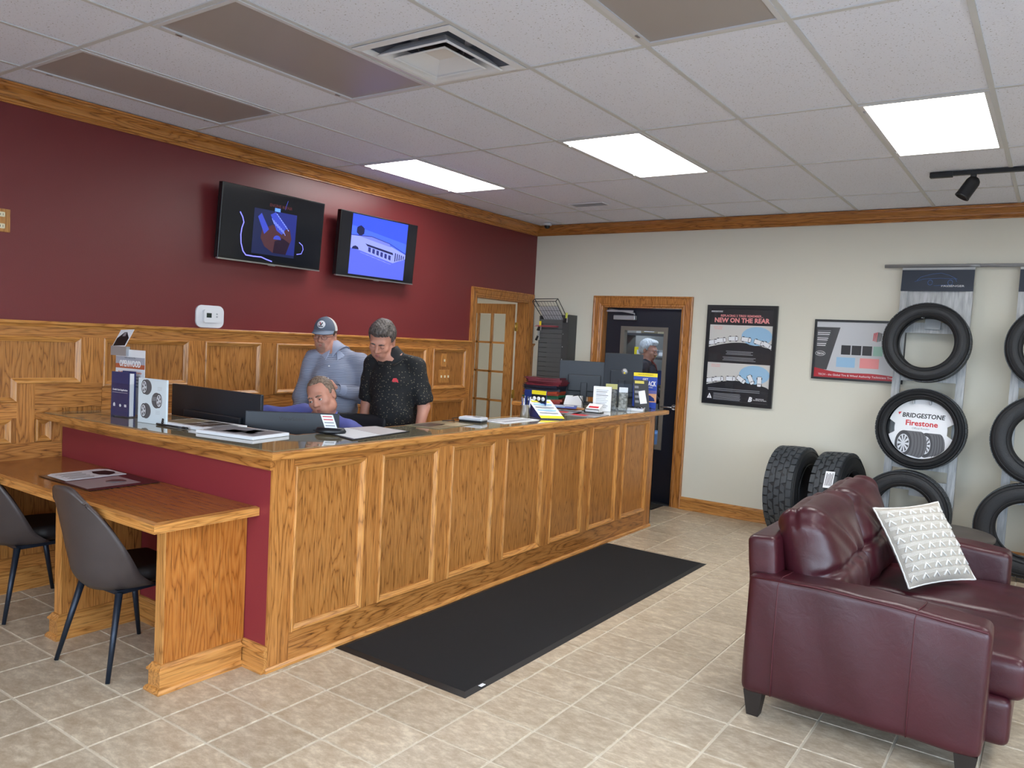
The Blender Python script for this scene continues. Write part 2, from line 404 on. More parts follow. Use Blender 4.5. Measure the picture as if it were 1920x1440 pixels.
TX0, TPX, TY0, TPY = -2.957, .3117, 1.825, .3099
cells = []
for i in range(-7, 21):
    for j in range(-15, 20):
        x0, x1, y0, y1 = TX0 + i * TPX, TX0 + (i + 1) * TPX, TY0 + j * TPY, TY0 + (j + 1) * TPY
        cx0, cx1, cy0, cy1 = max(x0, XW), min(x1, XR), max(y0, YF), min(y1, YB)
        if cx1 - cx0 < .03 or cy1 - cy0 < .03: continue
        q = pix(((cx0 + cx1) / 2, (cy0 + cy1) / 2, 0)); hidden = (cx1 < -3.05 and cy0 > 2.4)
        vis = q and -80 < q[0] < 2000 and q[1] < 1560 and not hidden
        area = (cx1 - cx0) * (cy1 - cy0) / (q[2] ** 3) if vis else -1
        cells.append((area, cx0, cx1, cy0, cy1))
cells.sort(reverse=True)
def tile_mb(mb, x0, x1, y0, y1, t=.0018):
    g, c = .0045, .0020; x0 += g; x1 -= g; y0 += g; y1 -= g
    vs = [(x0, y0, -.004), (x1, y0, -.004), (x1, y1, -.004), (x0, y1, -.004), (x0 + c, y0 + c, 0), (x1 - c, y0 + c, 0), (x1 - c, y1 - c, 0), (x0 + c, y1 - c, 0)]
    return mb.add(vs, [(4, 5, 6, 7), (0, 1, 5, 4), (1, 2, 6, 5), (2, 3, 7, 6), (3, 0, 4, 7)])
rest = MB(); full = None
for n, (area, x0, x1, y0, y1) in enumerate(cells):
    if n < 300 and area > 0:
        o = obj('floor_tile', tile_mb(MB(), x0, x1, y0, y1), TILE, floor, world=False, fix=False)
    else: tile_mb(rest, x0, x1, y0, y1)
obj('floor_tile', rest, TILE, floor, world=False, fix=False, kind='stuff')

# walls
T = .13
wl_ = MB().box(XW - T, XW, YF, 6.521, 0, 3.06).box(XW - T, XW, 6.521, 7.50, 2.09, 3.06).box(XW - T, XW, 7.50, YB, 0, 3.06)
wall_left = obj('wall_left', wl_, RED, kind='structure')
wb_ = MB().box(XW - T, -4.137, YB, YB + T, 0, 3.06).box(-4.137, -3.209, YB, YB + T, 2.068, 3.06).box(-3.209, XR + T, YB, YB + T, 0, 3.06)
wall_back = obj('wall_back', wb_, BEIGE, kind='structure')
def wall_with_windows(name, axis, at, lo, hi, wins, zs=(.55, 2.45)):
    mb = MB(); sgn = -1 if axis == 'y' else 1
    def bx(a, b, z0, z1):
        if axis == 'y': mb.box(a, b, at - T, at, z0, z1)
        else: mb.box(at, at + T, a, b, z0, z1)
    bx(lo, hi, 0, zs[0]); bx(lo, hi, zs[1], 3.06); e = lo
    for a, b in wins: bx(e, a, zs[0], zs[1]); e = b
    bx(e, hi, zs[0], zs[1]); return obj(name, mb, BEIGE, kind='structure')
wall_with_windows('wall_front', 'y', YF, XW - T, XR + T, FRONT_WINDOWS)
wall_with_windows('wall_right', 'x', XR, YF, YB + T, RIGHT_WINDOWS)
wi = 1
for a, b in FRONT_WINDOWS:
    w = obj('window_%d' % wi, MB().box(a, b, YF - .09, YF - .04, .55, .60).box(a, b, YF - .09, YF - .04, 2.40, 2.45).box(a, a + .05, YF - .09, YF - .04, .6, 2.4).box(b - .05, b, YF - .09, YF - .04, .6, 2.4), DKGREY, kind='structure')
    obj('pane', MB().box(a + .05, b - .05, YF - .068, YF - .062, .6, 2.4), GLASS, w, world=False); wi += 1
for a, b in RIGHT_WINDOWS:
    w = obj('window_%d' % wi, MB().box(XR + .04, XR + .09, a, b, .55, .60).box(XR + .04, XR + .09, a, b, 2.40, 2.45).box(XR + .04, XR + .09, a, a + .05, .6, 2.4).box(XR + .04, XR + .09, b - .05, b, .6, 2.4), DKGREY, kind='structure')
    obj('pane', MB().box(XR + .062, XR + .068, a + .05, b - .05, .6, 2.4), GLASS, w, world=False); wi += 1
ASPH = plain('asphalt', srgb(120, 120, 122), .9, bump=.3, bscale=60)
obj('outside_ground', MB().box(-30, 30, -40, YF - .2, -.25, -.15).box(XR + .3, 30, YF - .2, 30, -.25, -.15), ASPH, kind='structure')

# ceiling: slab, tee grid, lay-in tiles
def ceil_material():
    m, nt, b = nmat('speckled_ceiling_tile'); L = nt.links; tc = N(nt, 'ShaderNodeTexCoord')
    n1 = N(nt, 'ShaderNodeTexNoise'); n1.inputs['Scale'].default_value = 110; n1.inputs['Detail'].default_value = 2; L.new(tc.outputs['Object'], n1.inputs['Vector'])
    cr = N(nt, 'ShaderNodeValToRGB'); L.new(n1.outputs[0], cr.inputs[0]); e = cr.color_ramp.elements
    e[0].position = .29; e[0].color = srgb(168, 168, 172); e[1].position = .36; e[1].color = srgb(234, 239, 252)
    L.new(cr.outputs[0], b.inputs['Base Color']); b.inputs['Roughness'].default_value = .9
    bp = N(nt, 'ShaderNodeBump'); bp.inputs['Strength'].default_value = .3; bp.inputs['Distance'].default_value = .01; L.new(n1.outputs[0], bp.inputs['Height']); L.new(bp.outputs[0], b.inputs['Normal'])
    return m
CTILE = ceil_material(); TEE = plain('grey_white_tee_bar', srgb(206, 208, 208), .5)
ceiling = obj('ceiling', MB().box(XW - T, XR + T, YF - T, YB + T, 3.06, 3.16), CTILE, kind='structure')
GX, GY, PX, PY = -4.6303, 1.951, .6096, 1.2192
xs = [XW] + [GX + i * PX for i in range(0, 13)] + [XR]
ys = [YF] + [GY + j * PY for j in range(-3, 5)] + [YB]
ON = {(0, 2), (3, 2), (6, 2), (9, 2), (4, -2), (7, -2), (10, -2), (9, 0)}
OFF = {(0, 0), (2, 0), (5, 0)}
tile_cells = []
for i in range(len(xs) - 1):
    for j in range(len(ys) - 1):
        ci, rj = i - 1, j - 4            # column index between GX+ci*PX and next; row index
        if (ci, rj) in ON or (ci, rj) in OFF: continue
        x0, x1, y0, y1 = xs[i], xs[i + 1], ys[j], ys[j + 1]
        if (ci, rj) == (3, 0): y1 = y0 + .61      # the far half of this bay holds the air diffuser
        obj('ceiling_tile', MB().box(x0 + .004, x1 - .004, y0 + .004, y1 - .004, 2.962, 2.978), CTILE, ceiling, world=False)
for x in xs[1:-1]:
    obj('tee_bar', MB().box(x - .012, x + .012, YF, YB, 2.9565, 2.9615).box(x - .002, x + .002, YF, YB, 2.9615, 2.99), TEE, ceiling, world=False)
for y in ys[1:-1]:
    obj('tee_bar', MB().box(XW, XR, y - .012, y + .012, 2.957, 2.962).box(XW, XR, y - .002, y + .002, 2.962, 2.99), TEE, ceiling, world=False)
obj('tee_bar', MB().box(GX + 3 * PX, GX + 4 * PX, GY + .61 - .012, GY + .61 + .012, 2.957, 2.962), TEE, ceiling, world=False)
LENS_ON = plain('lit_light_diffuser', srgb(250, 250, 250), .5, emit=(1.0, .99, .97, 1), estr=PANEL_STRENGTH)
LENS_OFF = plain('unlit_smoky_diffuser', srgb(168, 162, 158), .35, bump=.05, bscale=400)
LFRAME = plain('white_light_frame', srgb(212, 213, 216), .4)
LL = {(0, 2): 'lit ceiling light nearest the red wall, above the right-hand television', (3, 2): 'lit ceiling light in the middle, between the other two lit panels',
      (6, 2): 'lit ceiling light at the right, nearest the black track light', (0, 0): 'unlit brown ceiling light panel beside the red wall, at far left',
      (2, 0): 'unlit brown ceiling light panel next to the square air diffuser', (5, 0): 'unlit grey ceiling light panel cut off by the top edge of the photo'}
for c in sorted(ON | OFF):
    ci, rj = c; x0 = GX + ci * PX + .012; x1 = x0 + PX - .024; y0 = GY + rj * PY + .012; y1 = y0 + PY - .024; on = c in ON
    r = root('ceiling_light', ((x0 + x1) / 2, (y0 + y1) / 2, 2.96), label=LL.get(c, 'lit ceiling light outside the frame of the photo'), cat='ceiling light', group='recessed ceiling lights')
    f = .022
    fr = MB().box(x0, x1, y0, y0 + f, 2.953, 2.985).box(x0, x1, y1 - f, y1, 2.953, 2.985).box(x0, x0 + f, y0 + f, y1 - f, 2.953, 2.985).box(x1 - f, x1, y0 + f, y1 - f, 2.953, 2.985)
    obj('frame', fr, LFRAME, r)
    obj('diffuser', MB().box(x0 + f, x1 - f, y0 + f, y1 - f, 2.960, 2.966), LENS_ON if on else LENS_OFF, r)
    obj('housing', MB().box(x0 + f, x1 - f, y0 + f, y1 - f, 2.968, 3.05), LFRAME, r)
    for yy in (y0 + .12, y1 - .12): obj('latch', MB().box(x0 + .004, x0 + .016, yy - .014, yy + .014, 2.949, 2.953), CHROME, r)
    if not on:
        r['label'] = LL[c]
# square air diffuser
dx0, dx1, dy0, dy1 = GX + 3 * PX + .014, GX + 4 * PX - .014, GY + .624, GY + PY - .014; dcx, dcy = (dx0 + dx1) / 2, (dy0 + dy1) / 2
DUCT = plain('blue_grey_duct_metal', srgb(120, 126, 140), .4, metal=.3)
ad = root('air_diffuser', (dcx, dcy, 2.96), label='square white stepped air diffuser in the ceiling', cat='air vent')
def sqring(mb, prof):
    """prof: list of (half size, z), mitred square rings"""
    n = len(prof); vs = []
    for h, z in prof: vs += [(dcx - h, dcy - h, z), (dcx + h, dcy - h, z), (dcx + h, dcy + h, z), (dcx - h, dcy + h, z)]
    return mb.add(vs, [(4 * i + k, 4 * i + (k + 1) % 4, 4 * ((i + 1) % n) + (k + 1) % 4, 4 * ((i + 1) % n) + k) for i in range(n) for k in range(4)])
H = (dx1 - dx0) / 2
obj('outer_frame', sqring(MB(), [(H, 2.956), (H - .03, 2.950), (H - .05, 2.966), (H - .055, 2.962), (H - .03, 2.945), (H, 2.951)]), WHITE, ad)
obj('plenum', sqring(MB(), [(H - .05, 2.966), (H - .13, 3.05), (H - .125, 3.054), (H - .045, 2.970)]), DUCT, ad)
obj('louvre', sqring(MB(), [(.205, 2.940), (.212, 2.934), (.205, 2.928), (.19, 2.934), (.145, 2.985), (.149, 2.989)]), WHITE, ad)
obj('louvre', MB().add([(dcx - .15, dcy - .15, 2.934), (dcx + .15, dcy - .15, 2.934), (dcx + .15, dcy + .15, 2.934), (dcx - .15, dcy + .15, 2.934), (dcx - .06, dcy - .06, 2.975), (dcx + .06, dcy - .06, 2.975), (dcx + .06, dcy + .06, 2.975), (dcx - .06, dcy + .06, 2.975)] , [(0, 1, 5, 4), (1, 2, 6, 5), (2, 3, 7, 6), (3, 0, 4, 7), (4, 5, 6, 7)]), WHITE, ad)
obj('louvre_rim', sqring(MB(), [(.152, 2.936), (.156, 2.931), (.150, 2.928), (.142, 2.933)]), WHITE, ad)
obj('duct', MB().lathe([(.11, 2.99), (.11, 3.055), (.105, 3.055), (.105, 2.99)], (dcx, dcy, 0), 2, 28, close=True), DUCT, ad)
obj('damper_blade', MB().lathe([(.10, 3.01), (.02, 3.0), (.0001, 3.0)], (dcx, dcy, 0), 2, 24), BLACKM, ad)
sv = root('ceiling_register', (-3.74, 6.5, 2.957), label='small slotted white vent in the ceiling near the back corner', cat='air vent')
obj('frame', MB().box(-3.92, -3.56, 6.42, 6.43, 2.950, 2.958).box(-3.92, -3.56, 6.57, 6.58, 2.950, 2.958).box(-3.92, -3.91, 6.43, 6.57, 2.95, 2.958).box(-3.57, -3.56, 6.43, 6.57, 2.95, 2.958), WHITE, sv)
for k in range(5): obj('slat', MB().box(-3.91, -3.57, 6.438 + k * .027, 6.449 + k * .027, 2.951, 2.957), SILVER, sv)

# crown moulding, baseboards
CROWN = [(0, 2.852), (.014, 2.852), (.014, 2.861), (.022, 2.864), (.026, 2.872), (.024, 2.878), (.034, 2.881), (.036, 2.890), (.046, 2.912), (.070, 2.930), (.078, 2.932), (.080, 2.942), (.092, 2.946), (.092, 2.9565), (0, 2.9565)]
obj('trim_1', MB().sweep([(XW, YF, 0), (XW, YB, 0)], CROWN[:]), OAK[1], kind='structure')
obj('trim_2', MB().sweep([(XW + .0, YB, 0), (XR, YB, 0)], CROWN[:]), OAK[0], kind='structure')
BASE = [(0, 0), (.032, 0), (.032, .010), (.026, .020), (.017, .026), (.017, .088), (.015, .090), (.025, .094), (.025, .102), (.015, .112), (.008, .126), (0, .128)]
obj('baseboard_back', MB().sweep([(-3.117, YB, 0), (XR, YB, 0)], BASE), OAK_TRIM[0], kind='structure')
obj('baseboard_corner', MB().sweep([(-5.0, YB, 0), (-4.249, YB, 0)], BASE), OAK_TRIM[0], kind='structure')

# casings (mitred, moulded) and jambs
def casing_profile(w): return [(0, 0), (0, .010), (.010, .016), (.022, .013), (.030, .017), (w - .022, .022), (w - .012, .030), (w, .026), (w, 0)]
door_2 = root('door_2', (-3.67, YB, 0), kind='structure')
obj('casing', MB().sweep([(-4.137, YB, 0), (-4.137, YB, 2.068), (-3.209, YB, 2.068), (-3.209, YB, 0)], [(-u, v) for u, v in casing_profile(.11)], up=(0, -1, 0)), OAK[2], door_2)
obj('jamb', MB().box(-4.137, -4.124, YB - .005, YB + T, 0, 2.068).box(-3.222, -3.209, YB - .005, YB + T, 0, 2.068).box(-4.137, -3.209, YB - .005, YB + T, 2.055, 2.068), OAK[2], door_2)
DOORBLK = plain('blue_black_door_paint', srgb(22, 28, 40), .35)
WFRAME = plain('taupe_window_frame', srgb(112, 106, 98), .4)
DY = 7.70; wx0, wx1, wz0, wz1 = -3.93, -3.40, .575, 1.85
lf = MB().box(-4.122, wx0, DY, DY + .045, .01, 2.06).box(wx1, -3.224, DY, DY + .045, .01, 2.053).box(wx0, wx1, DY, DY + .045, .01, wz0).box(wx0, wx1, DY, DY + .045, wz1, 2.053)
leaf = obj('door_leaf', lf, DOORBLK, door_2)
def rect_frame(x0, x1, z0, z1, w, y0, y1): return MB().box(x0, x1, y0, y1, z0, z0 + w).box(x0, x1, y0, y1, z1 - w, z1).box(x0, x0 + w, y0, y1, z0 + w, z1 - w).box(x1 - w, x1, y0, y1, z0 + w, z1 - w)
obj('window_frame', rect_frame(wx0 - .01, wx1 + .01, wz0 - .01, wz1 + .01, .045, DY - .012, DY + .058), WFRAME, leaf)
obj('pane', MB().box(wx0 + .03, wx1 - .03, DY + .018, DY + .024, wz0 + .03, wz1 - .03), GLASS, leaf)
obj('lever_handle', MB().tube([(-3.275, DY, 1.03), (-3.275, DY - .05, 1.03), (-3.285, DY - .058, 1.03), (-3.40, DY - .058, 1.028)], .009).lathe([(.03, DY - .006), (.03, DY - .001), (.0001, DY - .001), (.0001, DY - .006)], (-3.275, 0, 1.03), 1, 20), CHROME, leaf)
dc = obj('door_closer', MB().box(-4.02, -3.76, DY - .055, DY - .001, 1.925, 1.975, .008), SILVER, door_2)
obj('arm', MB().tube([(-3.78, DY - .03, 1.98), (-3.78, DY - .03, 1.998), (-3.80, DY - .04, 2.0), (-4.05, DY - .035, 2.035), (-4.10, DY - .01, 2.04)], .008).box(-4.11, -3.79, DY - .044, DY - .034, 2.01, 2.03), SILVER, door_2)
obj('threshold', MB().box(-4.137, -3.209, YB, YB + T, -.003, .008), DKGREY, door_2)

door_1 = root('door_1', (XW, 7.0, 0), kind='structure')
obj('casing', MB().sweep([(XW, 6.521, 0), (XW, 6.521, 2.09), (XW, 7.50, 2.09), (XW, 7.50, 0)], [(-u, v) for u, v in casing_profile(.09)], up=(1, 0, 0)), OAK[2], door_1)
obj('jamb', MB().box(XW - T - .01, XW + .008, 6.521, 6.534, 0, 2.09).box(XW - T - .01, XW + .008, 7.487, 7.50, 0, 2.09).box(XW - T - .01, XW + .008, 6.521, 7.50, 2.077, 2.09), OAK[2], door_1)
# open french leaf, standing square to the wall in the room behind
LX1, LX0, LY = XW - T - .03, XW - T - .03 - .82, 7.44
fd = root('french_leaf', (LX1, LY, 0)); fd.parent = None
fm = obj('door_leaf', MB().box(LX1 - .105, LX1, LY, LY + .04, .01, 2.06).box(LX0, LX0 + .105, LY, LY + .04, .01, 2.06).box(LX0 + .105, LX1 - .105, LY, LY + .04, 1.945, 2.06).box(LX0 + .105, LX1 - .105, LY, LY + .04, .01, .25), OAK_TRIM[2], door_1)
bpy.data.objects.remove(fd)
gx0, gx1, gz0, gz1 = LX0 + .105, LX1 - .105, .25, 1.945; nc, nr = 3, 5
for i in range(1, nc):
    x = gx0 + (gx1 - gx0) * i / nc; obj('muntin', MB().box(x - .012, x + .012, LY + .004, LY + .036, gz0, gz1), OAK_TRIM[2], fm)
for j in range(1, nr):
    z = gz0 + (gz1 - gz0) * j / nr; obj('muntin', MB().box(gx0, gx1, LY + .004, LY + .036, z - .012, z + .012), OAK_TRIM[0], fm)
FROST = glassmat('rippled_door_glass', (.93, .95, .95, 1), fac=.06, rough=.12)
for i in range(nc):
    for j in range(nr):
        a = gx0 + (gx1 - gx0) * i / nc + .012; c = gz0 + (gz1 - gz0) * j / nr + .012
        obj('pane', MB().box(a, a + (gx1 - gx0) / nc - .024, LY + .017, LY + .022, c, c + (gz1 - gz0) / nr - .024), FROST, fm)
for z in (1.80, 1.02, .25): obj('hinge', MB().box(XW - T - .03, XW - T + .012, 7.484, 7.4875, z - .05, z + .05).tube([(XW - T - .018, 7.480, z - .05), (XW - T - .018, 7.480, z + .05)], .006), BRASS, door_1)

# the room behind the french door and the shop behind the black door
OFFW = plain('office_wall_paint', srgb(206, 202, 190), .7)
obj('floor_office', MB().box(-8.2, XW - T, 5.2, 9.6, -.1, -.001), plain('office_carpet', srgb(120, 112, 100), .95), kind='structure')
obj('wall_office', MB().box(-8.3, -8.2, 5.2, 9.6, 0, 2.7).box(-8.2, XW - T - .01, 9.5, 9.6, 0, 2.7).box(-8.2, XW - T - .01, 5.1, 5.2, 0, 2.7).box(-5.20, XW - T - .01, 7.9, 9.6, 0, 2.7), OFFW, kind='structure')
obj('ceiling_office', MB().box(-8.3, XW - T - .01, 5.1, 9.6, 2.7, 2.76), OFFW, kind='structure')
of = root('office_light', (-6.6, 7.4, 2.69), label='lit ceiling light in the room behind the french door', cat='ceiling light')
obj('diffuser', MB().box(-7.2, -6.0, 7.1, 7.7, 2.66, 2.695), plain('office_diffuser', srgb(250), .5, emit=(1, .96, .9, 1), estr=12), of)
SHOPW = plain('shop_wall_paint', srgb(120, 124, 128), .8)
obj('floor_shop', MB().box(-5.15, -1.5, YB + T, 12.3, -.1, -.001), plain('shop_concrete', srgb(110, 108, 104), .7), kind='structure')
obj('wall_shop', MB().box(-5.15, -5.05, YB + T + .01, 12.3, 0, 3.6).box(-1.6, -1.5, YB + T + .01, 12.3, 0, 3.6).box(-5.15, -1.5, 12.2, 12.3, 0, 3.6), SHOPW, kind='structure')
obj('ceiling_shop', MB().box(-5.2, -1.5, YB + T + .01, 12.3, 3.6, 3.66), SHOPW, kind='structure')

# ------------------------------------------------------------------ oak wainscot on the red wall
FX = XW + .025                                   # face of rails and stiles
wains = root('trim_3', (XW, 2.4, 0), kind='structure')
def yz_prism(poly, x0, x1): return MB().prism(poly, x0, x1, axis=0)
def rect(y0, y1, z0, z1): return [(y0, z0), (y1, z0), (y1, z1), (y0, z1)]
obj('backing', MB().box(XW, XW + .010, YF, 6.432, .0, 1.595).box(XW, XW + .010, 7.59, YB, 0, 1.595), OAK_PANEL, wains)
MOULD = [(0, 0), (-.001, .010), (-.007, .015), (-.016, .012), (-.026, .003), (-.034, -.002), (-.034, -.014), (0, -.014)]
def moulding_yz(poly, x, parent, mats=None, prof=MOULD):
    """closed raised moulding inside an outline in the wall's plane; one part per side"""
    n = len(poly); mats = mats or OAK_TRIM
    mb = MB().sweep([(x, a, b) for a, b in poly], prof, closed=True, up=(1, 0, 0)); m = len(prof)
    for i in range(n):
        side = MB(); vs = mb.v[i * m:(i + 1) * m] + mb.v[((i + 1) % n) * m:((i + 1) % n) * m + m]
        fs = [(j, m + j, m + (j + 1) % m, (j + 1) % m) for j in range(m)] + [tuple(range(m)), tuple(reversed(range(m, 2 * m)))]
        side.add(vs, fs); a, b = poly[i], poly[(i + 1) % n]
        obj('panel_moulding', side, mats[1] if abs(a[0] - b[0]) > abs(a[1] - b[1]) else mats[2], parent)
def bays(parent, x0, x1, pans, rails, stiles, mouldx):
    for p in pans:
        poly = p if isinstance(p, list) else rect(*p)
        moulding_yz(poly, mouldx, parent)
        obj('panel', yz_prism([(a, b) for a, b in poly], x0, x0 + .004), OAK_PANEL, parent)
    for r in rails: obj('rail', yz_prism(rect(*r), x0, x1), OAK[1], parent)
    for s in stiles: obj('stile', yz_prism(rect(*s), x0, x1), OAK[2], parent)
bx = XW + .010
Lp = [(1.30, 1.128), (2.120, 1.128), (2.120, 1.240), (2.485, 1.240), (2.485, 1.526), (1.30, 1.526)]
up = [(2.622, 3.22, 1.215, 1.526), (3.35, 3.83, 1.13, 1.526), (3.973, 4.52, 1.13, 1.526), (4.65, 5.13, 1.13, 1.526), (5.26, 5.742, 1.13, 1.526), (5.842, 6.361, 1.123, 1.526)]
low = [(2.75, 3.22, .20, 1.02), (3.35, 3.83, .20, 1.02), (3.973, 4.52, .20, 1.02), (4.65, 5.13, .2, 1.02), (5.26, 5.742, .2, 1.02), (5.842, 6.361, .2, 1.02)]
front = [(1.30, 2.093, .886, 1.034), (2.225, 2.317, .890, 1.027)]
older = [(-2.2, -1.3, .886, 1.526), (-1.1, -.1, .886, 1.526), (.1, 1.1, .886, 1.526)]
bays(wains, bx, FX, [Lp] + up + low + front + older,
     rails=[(YF, 6.432, 1.526, 1.592), (7.59, YB - .002, 1.526, 1.592), (2.22, 2.622, 1.09, 1.24), (2.22, 2.38, 1.027, 1.09), (1.30, 2.12, 1.034, 1.128), (YF, 2.38, .787, .886),
            (3.22 - .6, 3.22, 1.02, 1.215), (3.22, 6.432, 1.02, 1.13), (2.4, 6.432, .126, .20), (YF, 2.38, .126, .20)],
     stiles=[(2.485, 2.622, 1.24, 1.526), (3.22, 3.35, 1.13, 1.526), (3.83, 3.973, 1.13, 1.526), (4.52, 4.65, 1.13, 1.526), (5.13, 5.26, 1.13, 1.526), (5.742, 5.842, 1.13, 1.526), (6.361, 6.432, 1.13, 1.526),
             (2.38, 2.75, .2, 1.02), (3.22, 3.35, .2, 1.02), (3.83, 3.973, .2, 1.02), (4.52, 4.65, .2, 1.02), (5.13, 5.26, .2, 1.02), (5.742, 5.842, .2, 1.02), (6.361, 6.432, .2, 1.02),
             (2.12, 2.22, .886, 1.24), (2.317, 2.38, .886, 1.027), (1.1, 1.30, .886, 1.526), (-.1, .1, .886, 1.526), (-1.3, -1.1, .886, 1.526), (YF, -2.2, .886, 1.526), (7.59, YB - .002, .126, 1.526)], mouldx=FX)
CAP = [(0, 1.592), (.026, 1.580), (.032, 1.592), (.046, 1.600), (.048, 1.612), (.044, 1.617), (0, 1.617)]
obj('cap_moulding', MB().sweep([(XW, YF, 0), (XW, 6.432, 0)], CAP), OAK_TRIM[1], wains)
obj('cap_moulding', MB().sweep([(XW, 7.59, 0), (XW, YB, 0)], CAP), OAK_TRIM[1], wains)
obj('baseboard_left', MB().sweep([(FX, YF, 0), (FX, 2.38, 0)], BASE), OAK_TRIM[1], kind='structure')
obj('skirting_rear', MB().sweep([(FX, 2.5, 0), (FX, 6.43, 0)], BASE), OAK_TRIM[1], wains)
# switch plates, outlet, thermostat
def plate(y0, y1, z0, z1, toggles, label, x=bx + .004, mat=None, outlets=0):
    r = root('switch_plate' if not outlets else 'wall_outlet', (x, (y0 + y1) / 2, (z0 + z1) / 2), label=label, cat='switch' if not outlets else 'outlet')
    obj('plate', MB().box(x, x + .010, y0, y1, z0, z1, .002), OAK_TRIM[2], r)
    for k in range(toggles):
        y = y0 + (y1 - y0) * (k + .5) / toggles; zc = (z0 + z1) / 2
        obj('toggle', MB().box(x + .010, x + .022, y - .006, y + .006, zc - .014, zc + .010, .002), CREAM, r)
        for dz in (-.035, .035): obj('screw', MB().lathe([(.004, x + .010), (.004, x + .0115), (.0001, x + .0115)], (0, y, zc + dz), 0, 8), BRASS, r)
    for k in range(outlets):
        zc = z0 + (z1 - z0) * (k + .5) / outlets; yc = (y0 + y1) / 2
        so = obj('socket', MB().box(x + .010, x + .013, yc - .017, yc + .017, zc - .014, zc + .014, .004), CREAM, r)
        for dy in (-.007, .007): obj('slot', MB().box(x + .013, x + .0135, yc + dy - .0012, yc + dy + .0012, zc - .006, zc + .006), INK, so)
    return r
plate(5.985, 6.055, 1.345, 1.475, 1, 'single wooden light switch plate with one cream toggle, on the oak wainscot')
plate(5.955, 6.115, 1.185, 1.315, 3, 'wide wooden switch plate with three cream toggles, below the single one')
plate(1.985, 2.077, 2.118, 2.25, 0, 'wooden wall outlet plate with cream sockets high on the red wall', x=XW, outlets=2)
th = root('thermostat', (XW, 3.395, 1.705), label='white thermostat on a rounded backplate above the wainscot cap', cat='thermostat')
def rrect(cy_, cz_, hy, hz, r, n=5):
    pts = []
    for sy_, sz_, a0 in ((1, -1, -90), (1, 1, 0), (-1, 1, 90), (-1, -1, 180)):
        for k in range(n + 1):
            t = math.radians(a0 + 90 * k / n); pts.append((cy_ + sy_ * (hy - r) + r * math.cos(t), cz_ + sz_ * (hz - r) + r * math.sin(t)))
    return pts
obj('backplate', yz_prism(rrect(3.395, 1.703, .112, .080, .045), XW, XW + .012), WHITE, th)
obj('body', yz_prism(rrect(3.400, 1.706, .068, .046, .014), XW + .012, XW + .034), WHITE, th)
obj('display', yz_prism(rect(3.352, 3.392, 1.695, 1.728), XW + .034, XW + .035), plain('green_lcd', srgb(46, 56, 50), .2), th)
for dz in (.008, -.012): obj('button', MB().lathe([(.006, XW + .034), (.006, XW + .037), (.0001, XW + .037)], (0, 3.435, 1.716 + dz), 0, 10), SILVER, th)
cm = root('dome_camera', (-4.78, 7.40, 2.955), label='small white dome security camera in the ceiling corner', cat='camera')
obj('base', MB().lathe([(.0001, 2.957), (.05, 2.957), (.052, 2.935), (.0001, 2.93)], (-4.78, 7.40, 0), 2, 20), WHITE, cm)
obj('lens_dome', MB().lathe([(.032, 2.934), (.030, 2.915), (.018, 2.902), (.0001, 2.898)], (-4.78, 7.40, 0), 2, 20), BLACK, cm)

# ------------------------------------------------------------------ reception counter
ct = root('reception_counter', (-3.2, 4.5, 0), label='long L-shaped oak reception counter with seven framed panels and a crimson end', cat='counter')
CXF, CY0, CY1 = -3.0, 2.38, 6.65
obj('body', MB().box(-3.13, CXF - .0125, CY0 + .0125, CY1 - .01, 0, 1.03).box(-5.015, -3.13, CY0 + .014, CY0 + .13, 0, 1.03).box(-4.22, -3.13, 6.52, CY1 - .01, 0, 1.03), plain('counter_core', srgb(120, 84, 50), .7), ct)
pans = [(2.51, 2.985), (3.105, 3.582), (3.707, 4.154), (4.281, 4.752), (4.875, 5.348), (5.459, 5.919), (6.03, 6.512)]
for a, b in pans:
    moulding_yz(rect(a, b, .160, .987), CXF, ct)
    obj('panel', yz_prism(rect(a, b, .160, .987), CXF - .013, CXF - .010), OAK_PANEL, ct)
edges = [CY0] + [v for p in pans for v in p] + [CY1]
for k in range(0, len(edges), 2): obj('stile', yz_prism(rect(edges[k], edges[k + 1], .160 if 0 < k < 14 else .0, .987 if 0 < k < 14 else 1.03), CXF - .013, CXF), OAK[2], ct)
obj('rail', yz_prism(rect(pans[0][0], pans[-1][1], .0, .160), CXF - .013, CXF), OAK[1], ct)
obj('rail', yz_prism(rect(pans[0][0], pans[-1][1], .987, 1.03), CXF - .013, CXF), OAK[1], ct)
obj('shoe_moulding', MB().sweep([(CXF, CY0 - .012, 0), (CXF, CY1, 0)], [(0, 0), (.016, 0), (.014, .012), (.006, .022), (0, .024)]), OAK_TRIM[1], ct)
obj('end_panel', MB().box(-5.015, -3.013, CY0, CY0 + .013, 0, .978), RED2, ct, label='crimson painted end panel')
obj('apron', MB().box(-5.015, -2.997, CY0 - .018, CY0 + .012, .978, 1.032), OAK[0], ct)
obj('end_panel', MB().box(-4.22, -3.0, CY1 - .01, CY1, 0, 1.03), OAK_PANEL, ct)
outline = [(-5.015, 2.222), (-2.962, 2.345), (-2.962, 6.86), (-4.26, 6.86), (-4.26, 6.14), (-3.42, 6.14), (-3.42, 2.86), (-5.015, 2.83)]
def inset(poly, d):
    n = len(poly); out = []
    for i in range(n):
        p0, p, p1 = Vector(poly[i - 1]), Vector(poly[i]), Vector(poly[(i + 1) % n]); a = (p - p0).normalized(); b = (p1 - p).normalized()
        na, nb = Vector((-a.y, a.x)), Vector((-b.y, b.x)); k = na + nb; out.append(tuple(p + k * (d / max(k.dot(na), .2))))
    return out
ins = inset(outline, .032)
obj('countertop', MB().prism(ins, 1.032, 1.062), OAK[1], ct)
